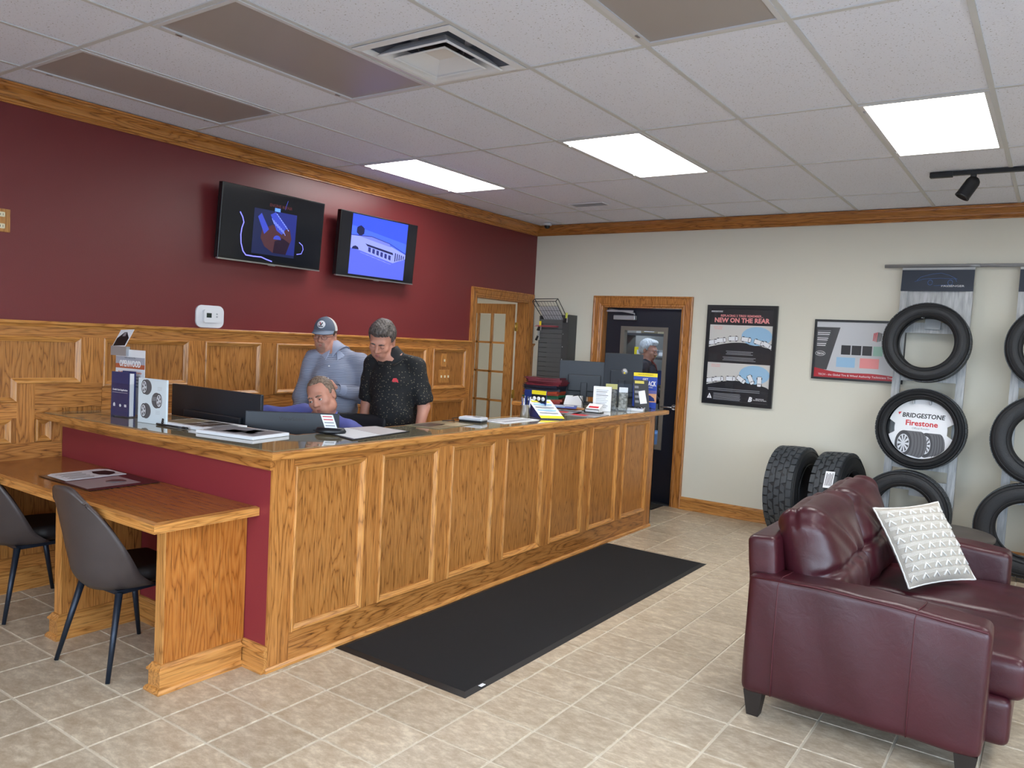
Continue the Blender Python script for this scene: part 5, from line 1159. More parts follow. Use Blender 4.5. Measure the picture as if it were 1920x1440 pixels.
class Head:
    def __init__(s, C, R, k=1.0): s.C = np.array(C, float); s.R = R; s.k = k
    def w(s, p): return s.C + s.R @ (np.array(p, float) * s.k)
    def mat(s):
        m = Matrix.Identity(4)
        for i in range(3):
            for j in range(3): m[i][j] = s.R[i, j] * s.k
            m[i][3] = s.C[i]
        return m
    def carve(s, S, jowl=0):
        w, k, R = s.w, s.k, s.R; E = lambda c, r, kk=.02, op='add', RR=None: S.ell(w(c), np.array(r) * k, kk, op, R if RR is None else RR)
        E((0, -.012, .032), (.074, .094, .086)); E((0, .028, -.030), (.060, .066, .084), .03); E((0, .060, -.092), (.030, .026, .022), .03)
        for sx in (-1, 1):
            E((sx * .046, .012, -.066), (.024 + jowl, .038, .028 + jowl), .03); E((sx * .040, .066, -.020), (.022, .022, .020), .025)
            E((sx * .026, .074, -.062), (.020, .018, .022), .02)
        S.cone(w((-.036, .080, .026)), w((.036, .080, .026)), .0125 * k, .0125 * k, .018)
        for sx in (-1, 1): E((sx * .031, .102, .006), (.021, .020, .014), .010, 'sub')
        S.cone(w((0, .090, .016)), w((0, .111, -.020)), .0075 * k, .0125 * k, .012); E((0, .108, -.024), (.013, .012, .010), .006)
        for sx in (-1, 1):
            E((sx * .0125, .099, -.028), (.0085, .010, .008), .006); E((sx * .031, .0795, .006), (.0165, .013, .0125), .004)
            E((sx * .077, -.008, -.004), (.009, .019, .031), .006); E((sx * .081, -.006, .010), (.007, .016, .014), .004); E((sx * .085, -.002, -.004), (.005, .008, .014), .004, 'sub')
        S.cone(w((-.020, .0905, -.053)), w((.020, .0905, -.053)), .0058 * k, .0058 * k, .006); S.cone(w((-.017, .0900, -.0645)), w((.017, .0900, -.0645)), .0068 * k, .0068 * k, .006)
        S.cone(w((-.024, .0985, -.0588)), w((.024, .0985, -.0588)), .0022 * k, .0022 * k, .002, 'sub')
    def paint(s, o, parent, stubble=False):
        me = o.data; n = len(me.vertices); co = np.empty(n * 3); me.vertices.foreach_get('co', co); co = co.reshape(-1, 3) + np.array(parent_matrix(parent).translation)
        L = ((co - s.C) @ s.R) / s.k; q = np.empty(len(me.loops), np.int32); me.loops.foreach_get('vertex_index', q); c = L[q.reshape(-1, 4)].mean(1)
        mi = np.zeros(len(me.polygons), np.int32)
        if stubble: mi[(np.abs(c[:, 0]) < .034) & (c[:, 1] > .05) & (c[:, 2] < -.040) & (c[:, 2] > -.118)] = 2
        me.polygons.foreach_set('material_index', mi)
    def extras(s, parent, hair, browmat, kind='short', down=False, glasses=False):
        inv = parent_matrix(parent).inverted(); Mh = inv @ s.mat()
        for sx in (-1, 1):
            e = obj('eye', MB().lathe([(.0001, .012), (.006, .0103), (.0105, .006), (.012, 0), (.0105, -.006), (.0001, -.012)], (0, 0, 0), 1, 16).xf(Mh @ T3(sx * .031, .0825, .006)), EYEW, parent, world=False)
            if not down: obj('iris', MB().lathe([(.0001, .0126), (.0042, .0124), (.0055, .0112), (.0001, .010)], (0, 0, 0), 1, 14).xf(Mh @ T3(sx * .031, .0825, .006) @ Euler((-.35 if down else 0, 0, 0)).to_matrix().to_4x4()), IRIS, e, world=False)
            obj('eyelid', MB().lathe([(.0001, .0136), (.007, .0116), (.0118, .0068), (.0136, 0)], (0, 0, 0), 2, 20).xf(Mh @ T3(sx * .031, .0825, .006) @ Euler((-.50 if down else .22, 0, 0)).to_matrix().to_4x4()), SKIN, e, world=False)
            a_ = -.50 if down else .22
            obj('lash_line', MB().tube([(sx * .031 + .0138 * math.sin(t), .0825 + .0138 * math.cos(t) * math.cos(a_), .006 + .0138 * math.cos(t) * math.sin(a_)) for t in [(-1.1 + .22 * q) for q in range(11)]], .0009, 5).xf(Mh), browmat, e, world=False)
            obj('eyebrow', MB().tube([(sx * .012, .0955, .0235), (sx * .028, .0970, .0285), (sx * .046, .0850, .0235)], [.0038, .0046, .0022], 6).xf(Mh), browmat, parent, world=False)
        for z_, r_, w_ in ((-.0535, .0044, .019), (-.0645, .0054, .016)):
            obj('lip', MB().tube([(-w_ - .005, .0900, -.0590), (-w_ * .5, .0945, z_), (0, .0960, z_ - .001), (w_ * .5, .0945, z_), (w_ + .005, .0900, -.0590)], [.0016, r_ * .85, r_, r_ * .85, .0016], 8).xf(Mh), LIP, parent, world=False)
        obj('mouth_line', MB().tube([(-.022, .0925, -.0592), (-.01, .0985, -.0585), (.01, .0985, -.0585), (.022, .0925, -.0592)], .0011, 5).xf(Mh), browmat, parent, world=False)
        if hair:
            S = SDF(s.C - .15 * s.k, s.C + .15 * s.k, .0048); E = lambda c, r, kk=.01, op='add': S.ell(s.w(c), np.array(r) * s.k, kk, op, s.R)
            t = {'short': .008, 'thin': .0045, 'wavy': .013, 'under_cap': .006}[kind]
            E((0, -.014, .034), (.074 + t, .094 + t, .086 + t * 1.3)); E((0, -.055, -.02), (.062 + t * .5, .05 + t * .5, .055), .02)
            if kind == 'wavy': E((.0, .050, .105), (.055, .040, .026), .03)
            C, R, k = s.C, s.R, s.k
            def cut(X, Y, Z):
                P = np.stack([X - C[0], Y - C[1], Z - C[2]], -1) @ R / k; x, y, z = P[..., 0], P[..., 1], P[..., 2]
                hl = {'short': .078, 'thin': .092, 'wavy': .074, 'under_cap': .07}[kind]
                g = np.maximum(y - (-.002 + np.clip((z - .02) * 1.9, -.02, .2)) , 0) * (z < hl)
                front = np.where((z < hl - .25 * np.clip(np.abs(x) - .035, 0, 1)) & (y > .03), 1, 0) * .02
                side = np.where((z < .006) & (y > -.012), .02, 0) + np.where((z < .045) & (y > .022 + .0), .02, 0)
                low = np.where(z < -.062, .02, 0)
                return (front + side + low + .0022 * np.sin(x * 260 + 40 * y) * np.sin(y * 190 + 30 * z) + (.0024 * np.sin(x * 80 + z * 60 + y * 25) * np.sin(y * 45 + 1) if kind == 'wavy' else .0015 * np.sin(x * 120 + z * 90))) * k
            S.func(cut); sdf_obj('hair', S, hair, parent, 1)
        if glasses:
            g = MB()
            for sx in (-1, 1):
                g.tube([(sx * .033 + .023 * math.cos(t * .45), .108, .003 + .016 * math.sin(t * .45)) for t in range(15)], .0013, 6)
                g.tube([(sx * .056, .106, .008), (sx * .078, .06, .008), (sx * .082, .0, .006)], .0013, 6)
            g.tube([(-.010, .108, .006), (0, .111, .009), (.010, .108, .006)], .0013, 6); obj('glasses', g.xf(Mh), BLACKM, parent, world=False)
def hand(S, wr, d, n, thumb, k=1.0, curl=.35):
    """palm plus five separate bent fingers; d finger direction, n palm normal, thumb = side vector"""
    d = np.array(d, float); d /= np.linalg.norm(d); n = np.array(n, float); n -= d * (n @ d); n /= np.linalg.norm(n); t = np.cross(d, n); t *= np.sign(t @ np.array(thumb, float) or 1)
    wr = np.array(wr, float); R = np.array([t, d, n]).T
    S.ell(wr + d * .050 * k, np.array((.041, .055, .017)) * k, .012, R=R)
    for off, ln in ((.030, .072), (.0105, .080), (-.0105, .074), (-.030, .060)):
        p0 = wr + d * .085 * k + t * off * k; a = d * math.cos(curl) + n * math.sin(curl); b = d * math.cos(curl * 2.4) + n * math.sin(curl * 2.4); sp = t * off * .25
        p1 = p0 + (a + sp) * ln * .45 * k; p2 = p1 + b * ln * .55 * k; S.cone(p0 - d * .02, p1, .0095 * k, .0088 * k, .003); S.cone(p1, p2, .0088 * k, .0072 * k, .003)
    q0 = wr + d * .025 * k + t * .030 * k; q1 = q0 + (t * .75 + d * .6 + n * .25) * .038 * k; q2 = q1 + (t * .25 + d * .85 + n * .35) * .032 * k
    S.cone(q0, q1, .0135 * k, .0105 * k, .010); S.cone(q1, q2, .0105 * k, .0085 * k, .003)
def build_person(label, hd, J, bw=1.0, bd=1.0, h=.0058, stubble=False, jowl=0, body_yaw=0, group=None):
    """J: joints in world coordinates; lat/fwd of the trunk from body_yaw"""
    R = frame(body_yaw, J.get('lean', 0)); allp = np.array([v for k, v in J.items() if k[:2] not in ('hd', 'hn', 'ht') and isinstance(v, (list, tuple, np.ndarray)) and len(v) == 3] + [hd.C], float)
    lo = allp.min(0) - .24; hi = allp.max(0) + .24; lo[2] = max(lo[2], -.0) if lo[2] < .1 else lo[2]; lo[2] -= .02
    S = SDF(lo, hi, h); A = {k: np.array(v, float) for k, v in J.items() if not isinstance(v, (int, float))}
    hd.carve(S, jowl)
    S.cone(hd.w((0, -.020, -.060)), A['neck'], .056 * hd.k, .062, .03)
    S.ell(A['chest'], (.165 * bw, .112 * bd, .19), .05, R=R); S.ell(A['belly'], (.155 * bw, .122 * bd, .17), .06, R=R); S.ell(A['pelvis'], (.165 * bw, .120 * bd, .13), .06, R=R)
    for s_ in 'lr':
        S.cone(A['neck'] - (0, 0, .02), A['sh' + s_], .058, .058, .05); S.cone(A['sh' + s_], A['el' + s_], .056, .042, .03); S.cone(A['el' + s_], A['wr' + s_], .044, .027, .02)
        if 'hip' + s_ in A: S.cone(A['hip' + s_], A['kn' + s_], .088, .060, .05); S.cone(A['kn' + s_], A['an' + s_], .060, .040, .03); fdir = R[:, 1] * .14; S.cone(A['an' + s_] - (0, 0, .03), A['an' + s_] + fdir - (0, 0, .045), .040, .032, .02)
        hand(S, A['wr' + s_], A['hd' + s_], A['hn' + s_], A['ht' + s_])
    r = root('person', tuple(A['pelvis'][:2]) + (0,), label=label, cat='person'); o = sdf_obj('body', S, [SKIN, LIP, STUB], r, 2); hd.paint(o, r, stubble); return r, A, R
def garment(r, name, A, R, mat, parts, cuts, lo, hi, wrinkle=.004, h=.0075, seed=0.0, k=.03):
    S = SDF(lo, hi, h)
    for p in parts:
        if p[0] == 'c': S.cone(p[1], p[2], p[3], p[4], k)
        else: S.ell(p[1], p[2], .05, R=R)
    S.func(lambda x, y, z: wrinkle * (np.sin(31 * z + 13 * x + 5 * np.sin(11 * y + seed) + seed) * .6 + np.sin(47 * x - 23 * z + 3 * np.sin(19 * z + seed)) * .4))
    for c in cuts:
        if c[0] == 'p': S.plane(c[1], c[2])
        elif c[0] == 's': S.ell(c[1], c[2], .004, 'sub')
    return sdf_obj(name, S, mat, r, 2)
def collar_band(r, hd, A, f, mat, hgt=.05, rad=.074):
    d = Vector(hd.w((0, -.035, -.05)) - A['neck']).normalized(); m = axis_basis(Vector(A['neck']) + Vector((0, 0, -.004)), d, tuple(f))
    obj('collar_band', MB().lathe([(rad + .016, -.050), (rad + .004, -.015), (rad, hgt * .5), (rad - .003, hgt), (rad - .007, hgt), (rad - .005, hgt * .5), (rad + .001, -.015), (rad + .010, -.050)], (0, 0, 0), 2, 32, close=True).xf(m), mat, r)
def stripe_mat():
    m, nt, b = nmat('grey_striped_shirt_cotton'); L = nt.links; tc = N(nt, 'ShaderNodeTexCoord'); sp = N(nt, 'ShaderNodeSeparateXYZ'); L.new(tc.outputs['Object'], sp.inputs[0])
    n = N(nt, 'ShaderNodeTexNoise'); n.inputs['Scale'].default_value = 9; L.new(tc.outputs['Object'], n.inputs['Vector'])
    z = mathn(nt, 'ADD', mathn(nt, 'MULTIPLY', sp.outputs[2], 84), mathn(nt, 'MULTIPLY', n.outputs[0], 1.2)); f = mathn(nt, 'PINGPONG', z, .5)
    cr = N(nt, 'ShaderNodeValToRGB'); L.new(mathn(nt, 'MULTIPLY', f, 2), cr.inputs[0]); e = cr.color_ramp.elements; e[0].position = .16; e[0].color = srgb(92, 98, 120); e[1].position = .44; e[1].color = srgb(156, 162, 180)
    L.new(cr.outputs[0], b.inputs['Base Color']); b.inputs['Roughness'].default_value = .8; return m
def dot_mat():
    m, nt, b = nmat('black_dotted_polo_knit'); L = nt.links; tc = N(nt, 'ShaderNodeTexCoord'); v = N(nt, 'ShaderNodeTexVoronoi'); v.inputs['Scale'].default_value = 56; v.inputs['Randomness'].default_value = .75; L.new(tc.outputs['Object'], v.inputs['Vector'])
    cr = N(nt, 'ShaderNodeValToRGB'); L.new(v.outputs['Distance'], cr.inputs[0]); e = cr.color_ramp.elements; e[0].position = .15; e[0].color = srgb(118, 112, 92); e[1].position = .24; e[1].color = srgb(20, 21, 24)
    L.new(cr.outputs[0], b.inputs['Base Color']); b.inputs['Roughness'].default_value = .8; return m
DENIM = plain('dark_denim', srgb(46, 56, 78), .85); KHAKI = plain('dark_trousers', srgb(44, 44, 48), .85); SHOE = plain('black_leather_shoe', srgb(26, 24, 24), .4)
def trousers(r, A, R, mat, bw=1.0):
    pts = np.array([A[k] for k in ('pelvis', 'hipl', 'hipr', 'knl', 'knr', 'anl', 'anr')])
    garment(r, 'trousers', A, R, mat, [('e', A['pelvis'], (.178 * bw, .134, .13))] + [('c', A['hip' + s], A['kn' + s], .102, .078) for s in 'lr'] + [('c', A['kn' + s], A['an' + s] - (0, 0, .01), .078, .062) for s in 'lr'], [('p', A['pelvis'] + (0, 0, .10), (0, 0, 1))], pts.min(0) - .2, pts.max(0) + .2, h=.010)
    for s in 'lr':
        S = SDF(A['an' + s] - .26, A['an' + s] + .26, .008); f = R[:, 1].copy(); f[2] = 0; f /= np.linalg.norm(f); a = A['an' + s]
        S.cone((a[0] - f[0] * .03, a[1] - f[1] * .03, .046), (a[0] + f[0] * .17, a[1] + f[1] * .17, .040), .046, .040, .02); S.plane((0, 0, .001), (0, 0, -1)); sdf_obj('shoe', S, SHOE, r)
def basej(cx, cy_, yaw, z_sh, z_ne, wsh=.20, lean=(0, 0), hipz=.92):
    f = Vector((math.cos(math.radians(yaw)), math.sin(math.radians(yaw)), 0)); l = Vector((0, 0, 1)).cross(f); c = Vector((cx, cy_, 0))
    def P(la, fw, z): v = c + l * la + f * fw; return (v.x, v.y, z)
    J = {'neck': P(0, lean[0], z_ne), 'chest': P(0, lean[0] * .75 + .01, z_sh - .13), 'belly': P(0, lean[1] + .02, hipz + .17), 'pelvis': P(0, 0, hipz),
         'shl': P(wsh, lean[0] * .85, z_sh), 'shr': P(-wsh, lean[0] * .85, z_sh), 'hipl': P(.09, 0, hipz - .04), 'hipr': P(-.09, 0, hipz - .04), 'knl': P(.11, .03, .50), 'knr': P(-.11, .03, .50), 'anl': P(.12, 0, .09), 'anr': P(-.12, 0, .09)}
    return J, P, np.array(f), np.array(l)

# --- man in the cap
J, P, f, l = basej(-4.51, 4.13, -60, 1.415, 1.495, .175)
J.update(ell=P(.255, .02, 1.165), wrl=P(.085, .225, 1.22), elr=P(-.265, -.02, 1.12), wrr=P(-.235, .14, .90), hdl=tuple(-l * .9 + f * .3 + (0, 0, .12)), hnl=tuple(-f * .8 - (0, 0, .3)), htl=(0, 0, 1), hdr=tuple(f * .5 + (0, 0, -.8)), hnr=tuple(l), htr=tuple(f))
h1 = Head((-4.580, 4.075, 1.607), frame(-62, -9, -3), 1.0)
HAIRB = hairmat('brown_cropped_hair', srgb(52, 40, 34), srgb(92, 74, 62))
r, A, R = build_person('standing man in a grey and white cap, glasses and a grey striped shirt', h1, J, .96, 1.02, stubble=True, body_yaw=-60)
h1.extras(r, HAIRB, HAIRB, 'under_cap', down=True, glasses=True)
SHIRT = stripe_mat()
pts = np.array([A[k] for k in ('neck', 'pelvis', 'ell', 'elr', 'wrl', 'wrr')])
garment(r, 'shirt', A, R, SHIRT, [('e', A['chest'], (.182, .145, .20)), ('e', A['belly'], (.182, .165, .19)), ('e', A['pelvis'], (.182, .145, .16))] +
        [('c', A['neck'] - (0, 0, .015), A['sh' + s], .066, .070) for s in 'lr'] + [('c', A['sh' + s], A['el' + s], .075, .064) for s in 'lr'] + [('c', A['el' + s], A['wr' + s] * .92 + A['el' + s] * .08, .066, .043) for s in 'lr'],
        [('s', A['neck'] + (0, 0, .055) + f * .02, (.066, .066, .066)), ('p', A['pelvis'] - (0, 0, .10), (0, 0, -1))], pts.min(0) - .24, pts.max(0) + .16, .0075, seed=1.3)
trousers(r, A, R, DENIM, 1.1)
COLM = plain('shirt_collar_cotton', srgb(158, 166, 188), .8)
for s_ in (-1, 1):                                             # open collar wings
    c0 = A['neck'] + f * .062 + (0, 0, .018) + l * s_ * .018
    a = [c0, A['neck'] + l * s_ * .064 + f * .012 + (0, 0, .022), A['neck'] + l * s_ * .062 - f * .03 + (0, 0, .030), A['neck'] + l * s_ * .080 - f * .03 + (0, 0, -.005), A['neck'] + l * s_ * .080 + f * .070 + (0, 0, -.035), A['neck'] + l * s_ * .040 + f * .105 + (0, 0, -.065)]
    nn = f * .008 + l * s_ * .006; obj('collar', MB().add([tuple(v) for v in a] + [tuple(v + nn) for v in a], [tuple(range(6)), tuple(reversed(range(6, 12)))] + [(i, (i + 1) % 6, 6 + (i + 1) % 6, 6 + i) for i in range(6)]), COLM, r)
collar_band(r, h1, A, f, COLM)
obj('cuff', MB().tube([A['el' + 'l'] * .22 + A['wrl'] * .78, A['ell'] * .02 + A['wrl'] * .98], [.046, .042], 18, cap=False), COLM, r)
for k in range(3): q = A['chest'] + f * (.155 + .012 * k) + (0, 0, .10 - .09 * k); obj('button', MB().lathe([(.0001, .004), (.006, .003), (.006, -.004), (.0001, -.004)], (0, 0, 0), 2, 10).xf(axis_basis(q, f)), PAPER, r)
inv = parent_matrix(r).inverted(); Mh = inv @ h1.mat()
CAPG = plain('grey_blue_cap_cotton', srgb(96, 106, 122), .85, bump=.1, bscale=300); CAPW = plain('off_white_cap_mesh', srgb(214, 214, 210), .9, bump=.4, bscale=500)
def dome(y0, y1, mat, name, t=0):
    V = []; F = []; na, nb = 28, 12
    for j in range(nb + 1):
        for i in range(na + 1):
            ph = math.pi / 2 * j / nb; th = 2 * math.pi * i / na; rx, ry, rz = .0855, .1045, .100
            V.append((rx * math.cos(th) * math.cos(ph), -.010 + ry * math.sin(th) * math.cos(ph), .044 + .012 * math.sin(th) * math.cos(ph) + rz * math.sin(ph)))
    w = na + 1
    for j in range(nb):
        for i in range(na):
            th = 2 * math.pi * (i + .5) / na; yy = math.sin(th)
            if (yy > .22) == (name == 'cap_front'): F.append((j * w + i, j * w + i + 1, (j + 1) * w + i + 1, (j + 1) * w + i))
    obj(name, MB().add(V, F, True).xf(Mh), mat, r, world=False)
dome(0, 0, CAPG, 'cap_front'); dome(0, 0, CAPW, 'cap_mesh_back')
V = []; F = []; nu = 20
for sgn, zz in ((0, 0), (1, -.005)):
    for j in range(7):
        for i in range(nu + 1):
            a = math.radians(18 + 144 * i / nu); ex = j / 6; x = (.082 + .002 * ex) * math.cos(a); y = -.010 + .101 * math.sin(a) + ex * .072 * math.sin(a) ** .8
            V.append((x, y, .054 - .016 * ex - .16 * x * x / .09 * (.3 + ex) * .55 + zz))
w = nu + 1; m_ = 7 * w
for j in range(6):
    for i in range(nu): a = j * w + i; F += [(a, a + 1, a + w + 1, a + w), (a + m_, a + m_ + w, a + m_ + w + 1, a + m_ + 1)]
for i in range(nu): a = 6 * w + i; F.append((a, a + 1, a + 1 + m_, a + m_))
obj('cap_brim', MB().add(V, F, True).xf(Mh), plain('cap_brim_cotton', srgb(122, 134, 152), .85), r, world=False)
bm_ = Mh @ basis((0, .088, .098), (-1, 0, 0), (0, -.50, .86)); badge = obj('cap_badge', MB().lathe([(.0001, .006), (.030, .004), (.030, -.004), (.0001, -.004)], (0, 0, .0), 2, 28).xf(bm_), PAPER, r, world=False)
obj('badge_v', MB().prism([(-.014, .014), (-.006, .014), (0, -.002), (.006, .014), (.014, .014), (.002, -.012), (-.002, -.012)], .005, .0068).xf(bm_), INK, badge, world=False)
obj('badge_red', MB().prism([(-.014, .014), (-.006, .014), (-.001, .0)  , (-.006, -.002)], .0068, .0076).xf(bm_), REDINK, badge, world=False)
obj('badge_word', MB().prism([(-.018, -.014), (.018, -.014), (.018, -.020), (-.018, -.020)], .005, .0066).xf(bm_), INK, badge, world=False)
obj('cap_button', MB().lathe([(.0001, .006), (.006, .004), (.007, 0)], (0, 0, 0), 2, 10).xf(Mh @ T3(0, -.01, .143)), CAPG, r, world=False)

# --- man in the black polo
J, P, f, l = basej(-3.935, 4.22, -72, 1.42, 1.475, .165, lean=(.10, .05))
J.update(ell=P(.225, .05, 1.14), wrl=P(.225, .15, .90), elr=P(-.215, .07, 1.13), wrr=P(-.21, .16, .90), hdl=tuple(f * .35 + (0, 0, -.9)), hnl=tuple(-l), htl=tuple(f), hdr=tuple(f * .35 + (0, 0, -.9)), hnr=tuple(l), htr=tuple(f))
h2 = Head((-3.945, 4.035, 1.600), frame(-66, -33, -8), 1.10)
HAIRG = hairmat('dark_grey_wavy_hair', srgb(40, 35, 33), srgb(112, 103, 98))
r, A, R = build_person('standing man with wavy grey hair in a black dotted polo shirt, looking down', h2, J, .90, 1.05, body_yaw=-72)
h2.extras(r, HAIRG, HAIRG, 'wavy', down=True)
POLO = dot_mat(); pts = np.array([A[k] for k in ('neck', 'pelvis', 'ell', 'elr')])
hl = {s: A['sh' + s] * .20 + A['el' + s] * .80 for s in 'lr'}
garment(r, 'polo_shirt', A, R, POLO, [('e', A['chest'], (.172, .145, .21)), ('e', A['belly'], (.172, .165, .19)), ('e', A['pelvis'], (.172, .15, .16))] + [('c', A['neck'] - (0, 0, .015), A['sh' + s], .068, .068) for s in 'lr'] + [('c', A['sh' + s], hl[s], .070, .074) for s in 'lr'],
        [('s', A['neck'] + (0, 0, .05) + f * .045, (.068, .068, .075)), ('p', A['pelvis'] - (0, 0, .08), (0, 0, -1))] + [('s', hl[s] + (A['el' + s] - A['sh' + s]) / np.linalg.norm(A['el' + s] - A['sh' + s]) * .095, (.085, .085, .085)) for s in 'lr'], pts.min(0) - .24, pts.max(0) + .16, .006, seed=4.1)
trousers(r, A, R, KHAKI, 1.1)
POLOC = plain('black_polo_collar', srgb(22, 24, 27), .8)
for s_ in (-1, 1):
    a = [A['neck'] + f * .085 + l * s_ * .012 + (0, 0, -.045), A['neck'] + l * s_ * .070 + f * .02 + (0, 0, .015), A['neck'] + l * s_ * .062 - f * .03 + (0, 0, .025), A['neck'] + l * s_ * .080 - f * .03 + (0, 0, .0), A['neck'] + l * s_ * .095 + f * .05 + (0, 0, -.005), A['neck'] + l * s_ * .055 + f * .115 + (0, 0, -.05)]
    nn = f * .008 + l * s_ * .007; obj('collar', MB().add([tuple(v) for v in a] + [tuple(v + nn) for v in a], [tuple(range(6)), tuple(reversed(range(6, 12)))] + [(i, (i + 1) % 6, 6 + (i + 1) % 6, 6 + i) for i in range(6)]), POLOC, r)
collar_band(r, h2, A, f, POLOC, .060, .076)
q = A['chest'] + f * .146 + l * .075 + (0, 0, .035); obj('chest_emblem', MB().prism([(-.020, -.004), (-.012, .014), (.010, .016), (.018, .004), (.026, -.016), (.006, -.010), (-.014, -.014)], 0, .004).xf(axis_basis(q, f + l * .35)), REDINK, r)

# --- seated man
J, P, f, l = basej(-3.96, 3.66, -66, 1.00, 1.075, .170, lean=(.19, .06), hipz=.50)
J.update(shr=P(-.180, .15, 1.085), ell=P(.27, .20, .82), wrl=P(.10, .38, .84), elr=P(-.42, .25, 1.06), wrr=P(-.62, .38, .985), hdl=tuple(f * .9), hnl=(0, 0, -1), htl=tuple(-l), hdr=tuple(f * .8 - l * .3 + (0, 0, -.2)), hnr=(0, 0, -1), htr=tuple(l),
         hipl=P(.09, .0, .50), hipr=P(-.09, .0, .50), knl=P(.12, .40, .53), knr=P(-.12, .40, .53), anl=P(.12, .36, .09), anr=P(-.12, .36, .09))
h3 = Head((-3.865, 3.430, 1.222), frame(-64, -14, 19), 1.06)
HAIRT = hairmat('thinning_grey_brown_hair', srgb(84, 66, 54), srgb(146, 124, 106))
r, A, R = build_person('seated man with short thinning hair in a blue shirt, leaning over the monitors', h3, J, .95, 1.0, jowl=.006, body_yaw=-66)
h3.extras(r, HAIRT, HAIRT, 'thin')
BLUES = plain('periwinkle_shirt', srgb(98, 104, 176), .8); pts = np.array([A[k] for k in ('neck', 'pelvis', 'ell', 'elr', 'wrl', 'wrr')])
garment(r, 'shirt', A, R, BLUES, [('e', A['chest'], (.175, .135, .19)), ('e', A['belly'], (.19, .165, .19)), ('e', A['pelvis'], (.185, .15, .15))] + [('c', A['neck'] - (0, 0, .01), A['sh' + s], .060, .066) for s in 'lr'] + [('c', A['sh' + s], A['el' + s], .070, .066) for s in 'lr'] + [('c', A['el' + s], A['wr' + s] * .92 + A['el' + s] * .08, .066, .046) for s in 'lr'],
        [('s', A['neck'] + (0, 0, .055) + f * .03, (.064, .064, .064)), ('p', A['pelvis'] - (0, 0, .10), (0, 0, -1))], pts.min(0) - .22, pts.max(0) + .15, .010, seed=2.2)
trousers(r, A, R, KHAKI)
for s_ in (-1, 1):
    a = [A['neck'] + f * .075 + l * s_ * .012, A['neck'] + l * s_ * .070 + f * .01 + (0, 0, .045), A['neck'] + l * s_ * .066 - f * .03 + (0, 0, .055), A['neck'] + l * s_ * .082 + f * .02 + (0, 0, .005), A['neck'] + l * s_ * .055 + f * .11 + (0, 0, -.04)]
    nn = f * .007 + l * s_ * .006; obj('collar', MB().add([tuple(v) for v in a] + [tuple(v + nn) for v in a], [tuple(range(5)), tuple(reversed(range(5, 10)))] + [(i, (i + 1) % 5, 5 + (i + 1) % 5, 5 + i) for i in range(5)]), BLUES, r)
collar_band(r, h3, A, f, BLUES, .045)
# his office chair
oc = root('office_chair', (-3.95, 3.68, 0), (0, 0, math.radians(-62 - 90)), label='black office chair under the seated man', cat='chair')
CHF = plain('black_chair_mesh', srgb(28, 30, 36), .6)
S = SDF((-.30, -.42, .30), (.30, .34, 1.15), .012); S.rbox((0, .0, .375), (.25, .24, .038), .035); sdf_ = S.mesh(); obj('seat', MB().add(sdf_[0].tolist(), sdf_[1].tolist(), True), CHF, oc, world=False)
S = SDF((-.34, -.42, .40), (.34, -.10, 1.20), .012); S.rbox((0, -.285, .80), (.245, .025, .27), .024, R=np.array(Euler((.10, 0, 0)).to_matrix())); S.func(lambda x, y, z: -.0 * x); sdf_ = S.mesh(); V2 = sdf_[0].copy(); V2[:, 1] += .9 * V2[:, 0] ** 2; obj('backrest', MB().add(V2.tolist(), sdf_[1].tolist(), True), CHF, oc, world=False)
obj('column', MB().tube([(0, 0, .34), (0, 0, .09)], [.028, .028], 14).tube([(0, -.18, .35), (0, -.30, .40), (0, -.31, .60)], .018), BLACKM, oc, world=False)
for k in range(5):
    t = math.radians(72 * k); sp = obj('base_spoke', MB().tube([(0, 0, .10), (.28 * math.cos(t), .28 * math.sin(t), .075)], [.024, .014], 8), BLACKM, oc, world=False)
    obj('caster', MB().lathe([(.0001, -.02), (.028, -.018), (.028, .018), (.0001, .02)], (.28 * math.cos(t), .0281, .28 * math.sin(t)), 1, 14).xf(Matrix.Identity(4)) if False else MB().lathe([(.0001, -.02), (.028, -.018), (.028, .018), (.0001, .02)], (.28 * math.cos(t), .28 * math.sin(t), .0285), 0, 14), BLACK, sp, world=False)

# --- white-haired man in the shop behind the door glass
J, P, f, l = basej(-4.10, 8.72, 12, 1.40, 1.46, .19)
J.update(ell=P(.24, .03, 1.13), wrl=P(.20, .22, 1.02), elr=P(-.25, .03, 1.13), wrr=P(-.20, .22, 1.02), hdl=tuple(f), hnl=(0, 0, -1), htl=tuple(-l), hdr=tuple(f), hnr=(0, 0, -1), htr=tuple(l))
h4 = Head((-4.085, 8.725, 1.605), frame(0, -12, 0), 1.06); HAIRW = hairmat('white_hair', srgb(176, 180, 184), srgb(228, 230, 232))
r, A, R = build_person('white-haired man in dark work shirt behind the glass of the black door', h4, J, 1.05, 1.1, body_yaw=12, h=.007)
h4.extras(r, HAIRW, HAIRW, 'wavy', glasses=True, down=True)
WORK = plain('navy_work_shirt', srgb(30, 36, 50), .85); pts = np.array([A[k] for k in ('neck', 'pelvis', 'ell', 'elr', 'wrl', 'wrr')])
garment(r, 'work_shirt', A, R, WORK, [('e', A['chest'], (.185, .135, .20)), ('e', A['belly'], (.18, .145, .19)), ('e', A['pelvis'], (.18, .14, .15))] + [('c', A['neck'] - (0, 0, .01), A['sh' + s], .066, .070) for s in 'lr'] + [('c', A['sh' + s], A['el' + s], .070, .06) for s in 'lr'] + [('c', A['el' + s], A['wr' + s] * .9 + A['el' + s] * .1, .06, .04) for s in 'lr'],
        [('s', A['neck'] + (0, 0, .055) + f * .03, (.064, .064, .064))], pts.min(0) - .22, pts.max(0) + .15, .006, h=.009)
trousers(r, A, R, plain('faded_blue_jeans', srgb(86, 118, 170), .85))
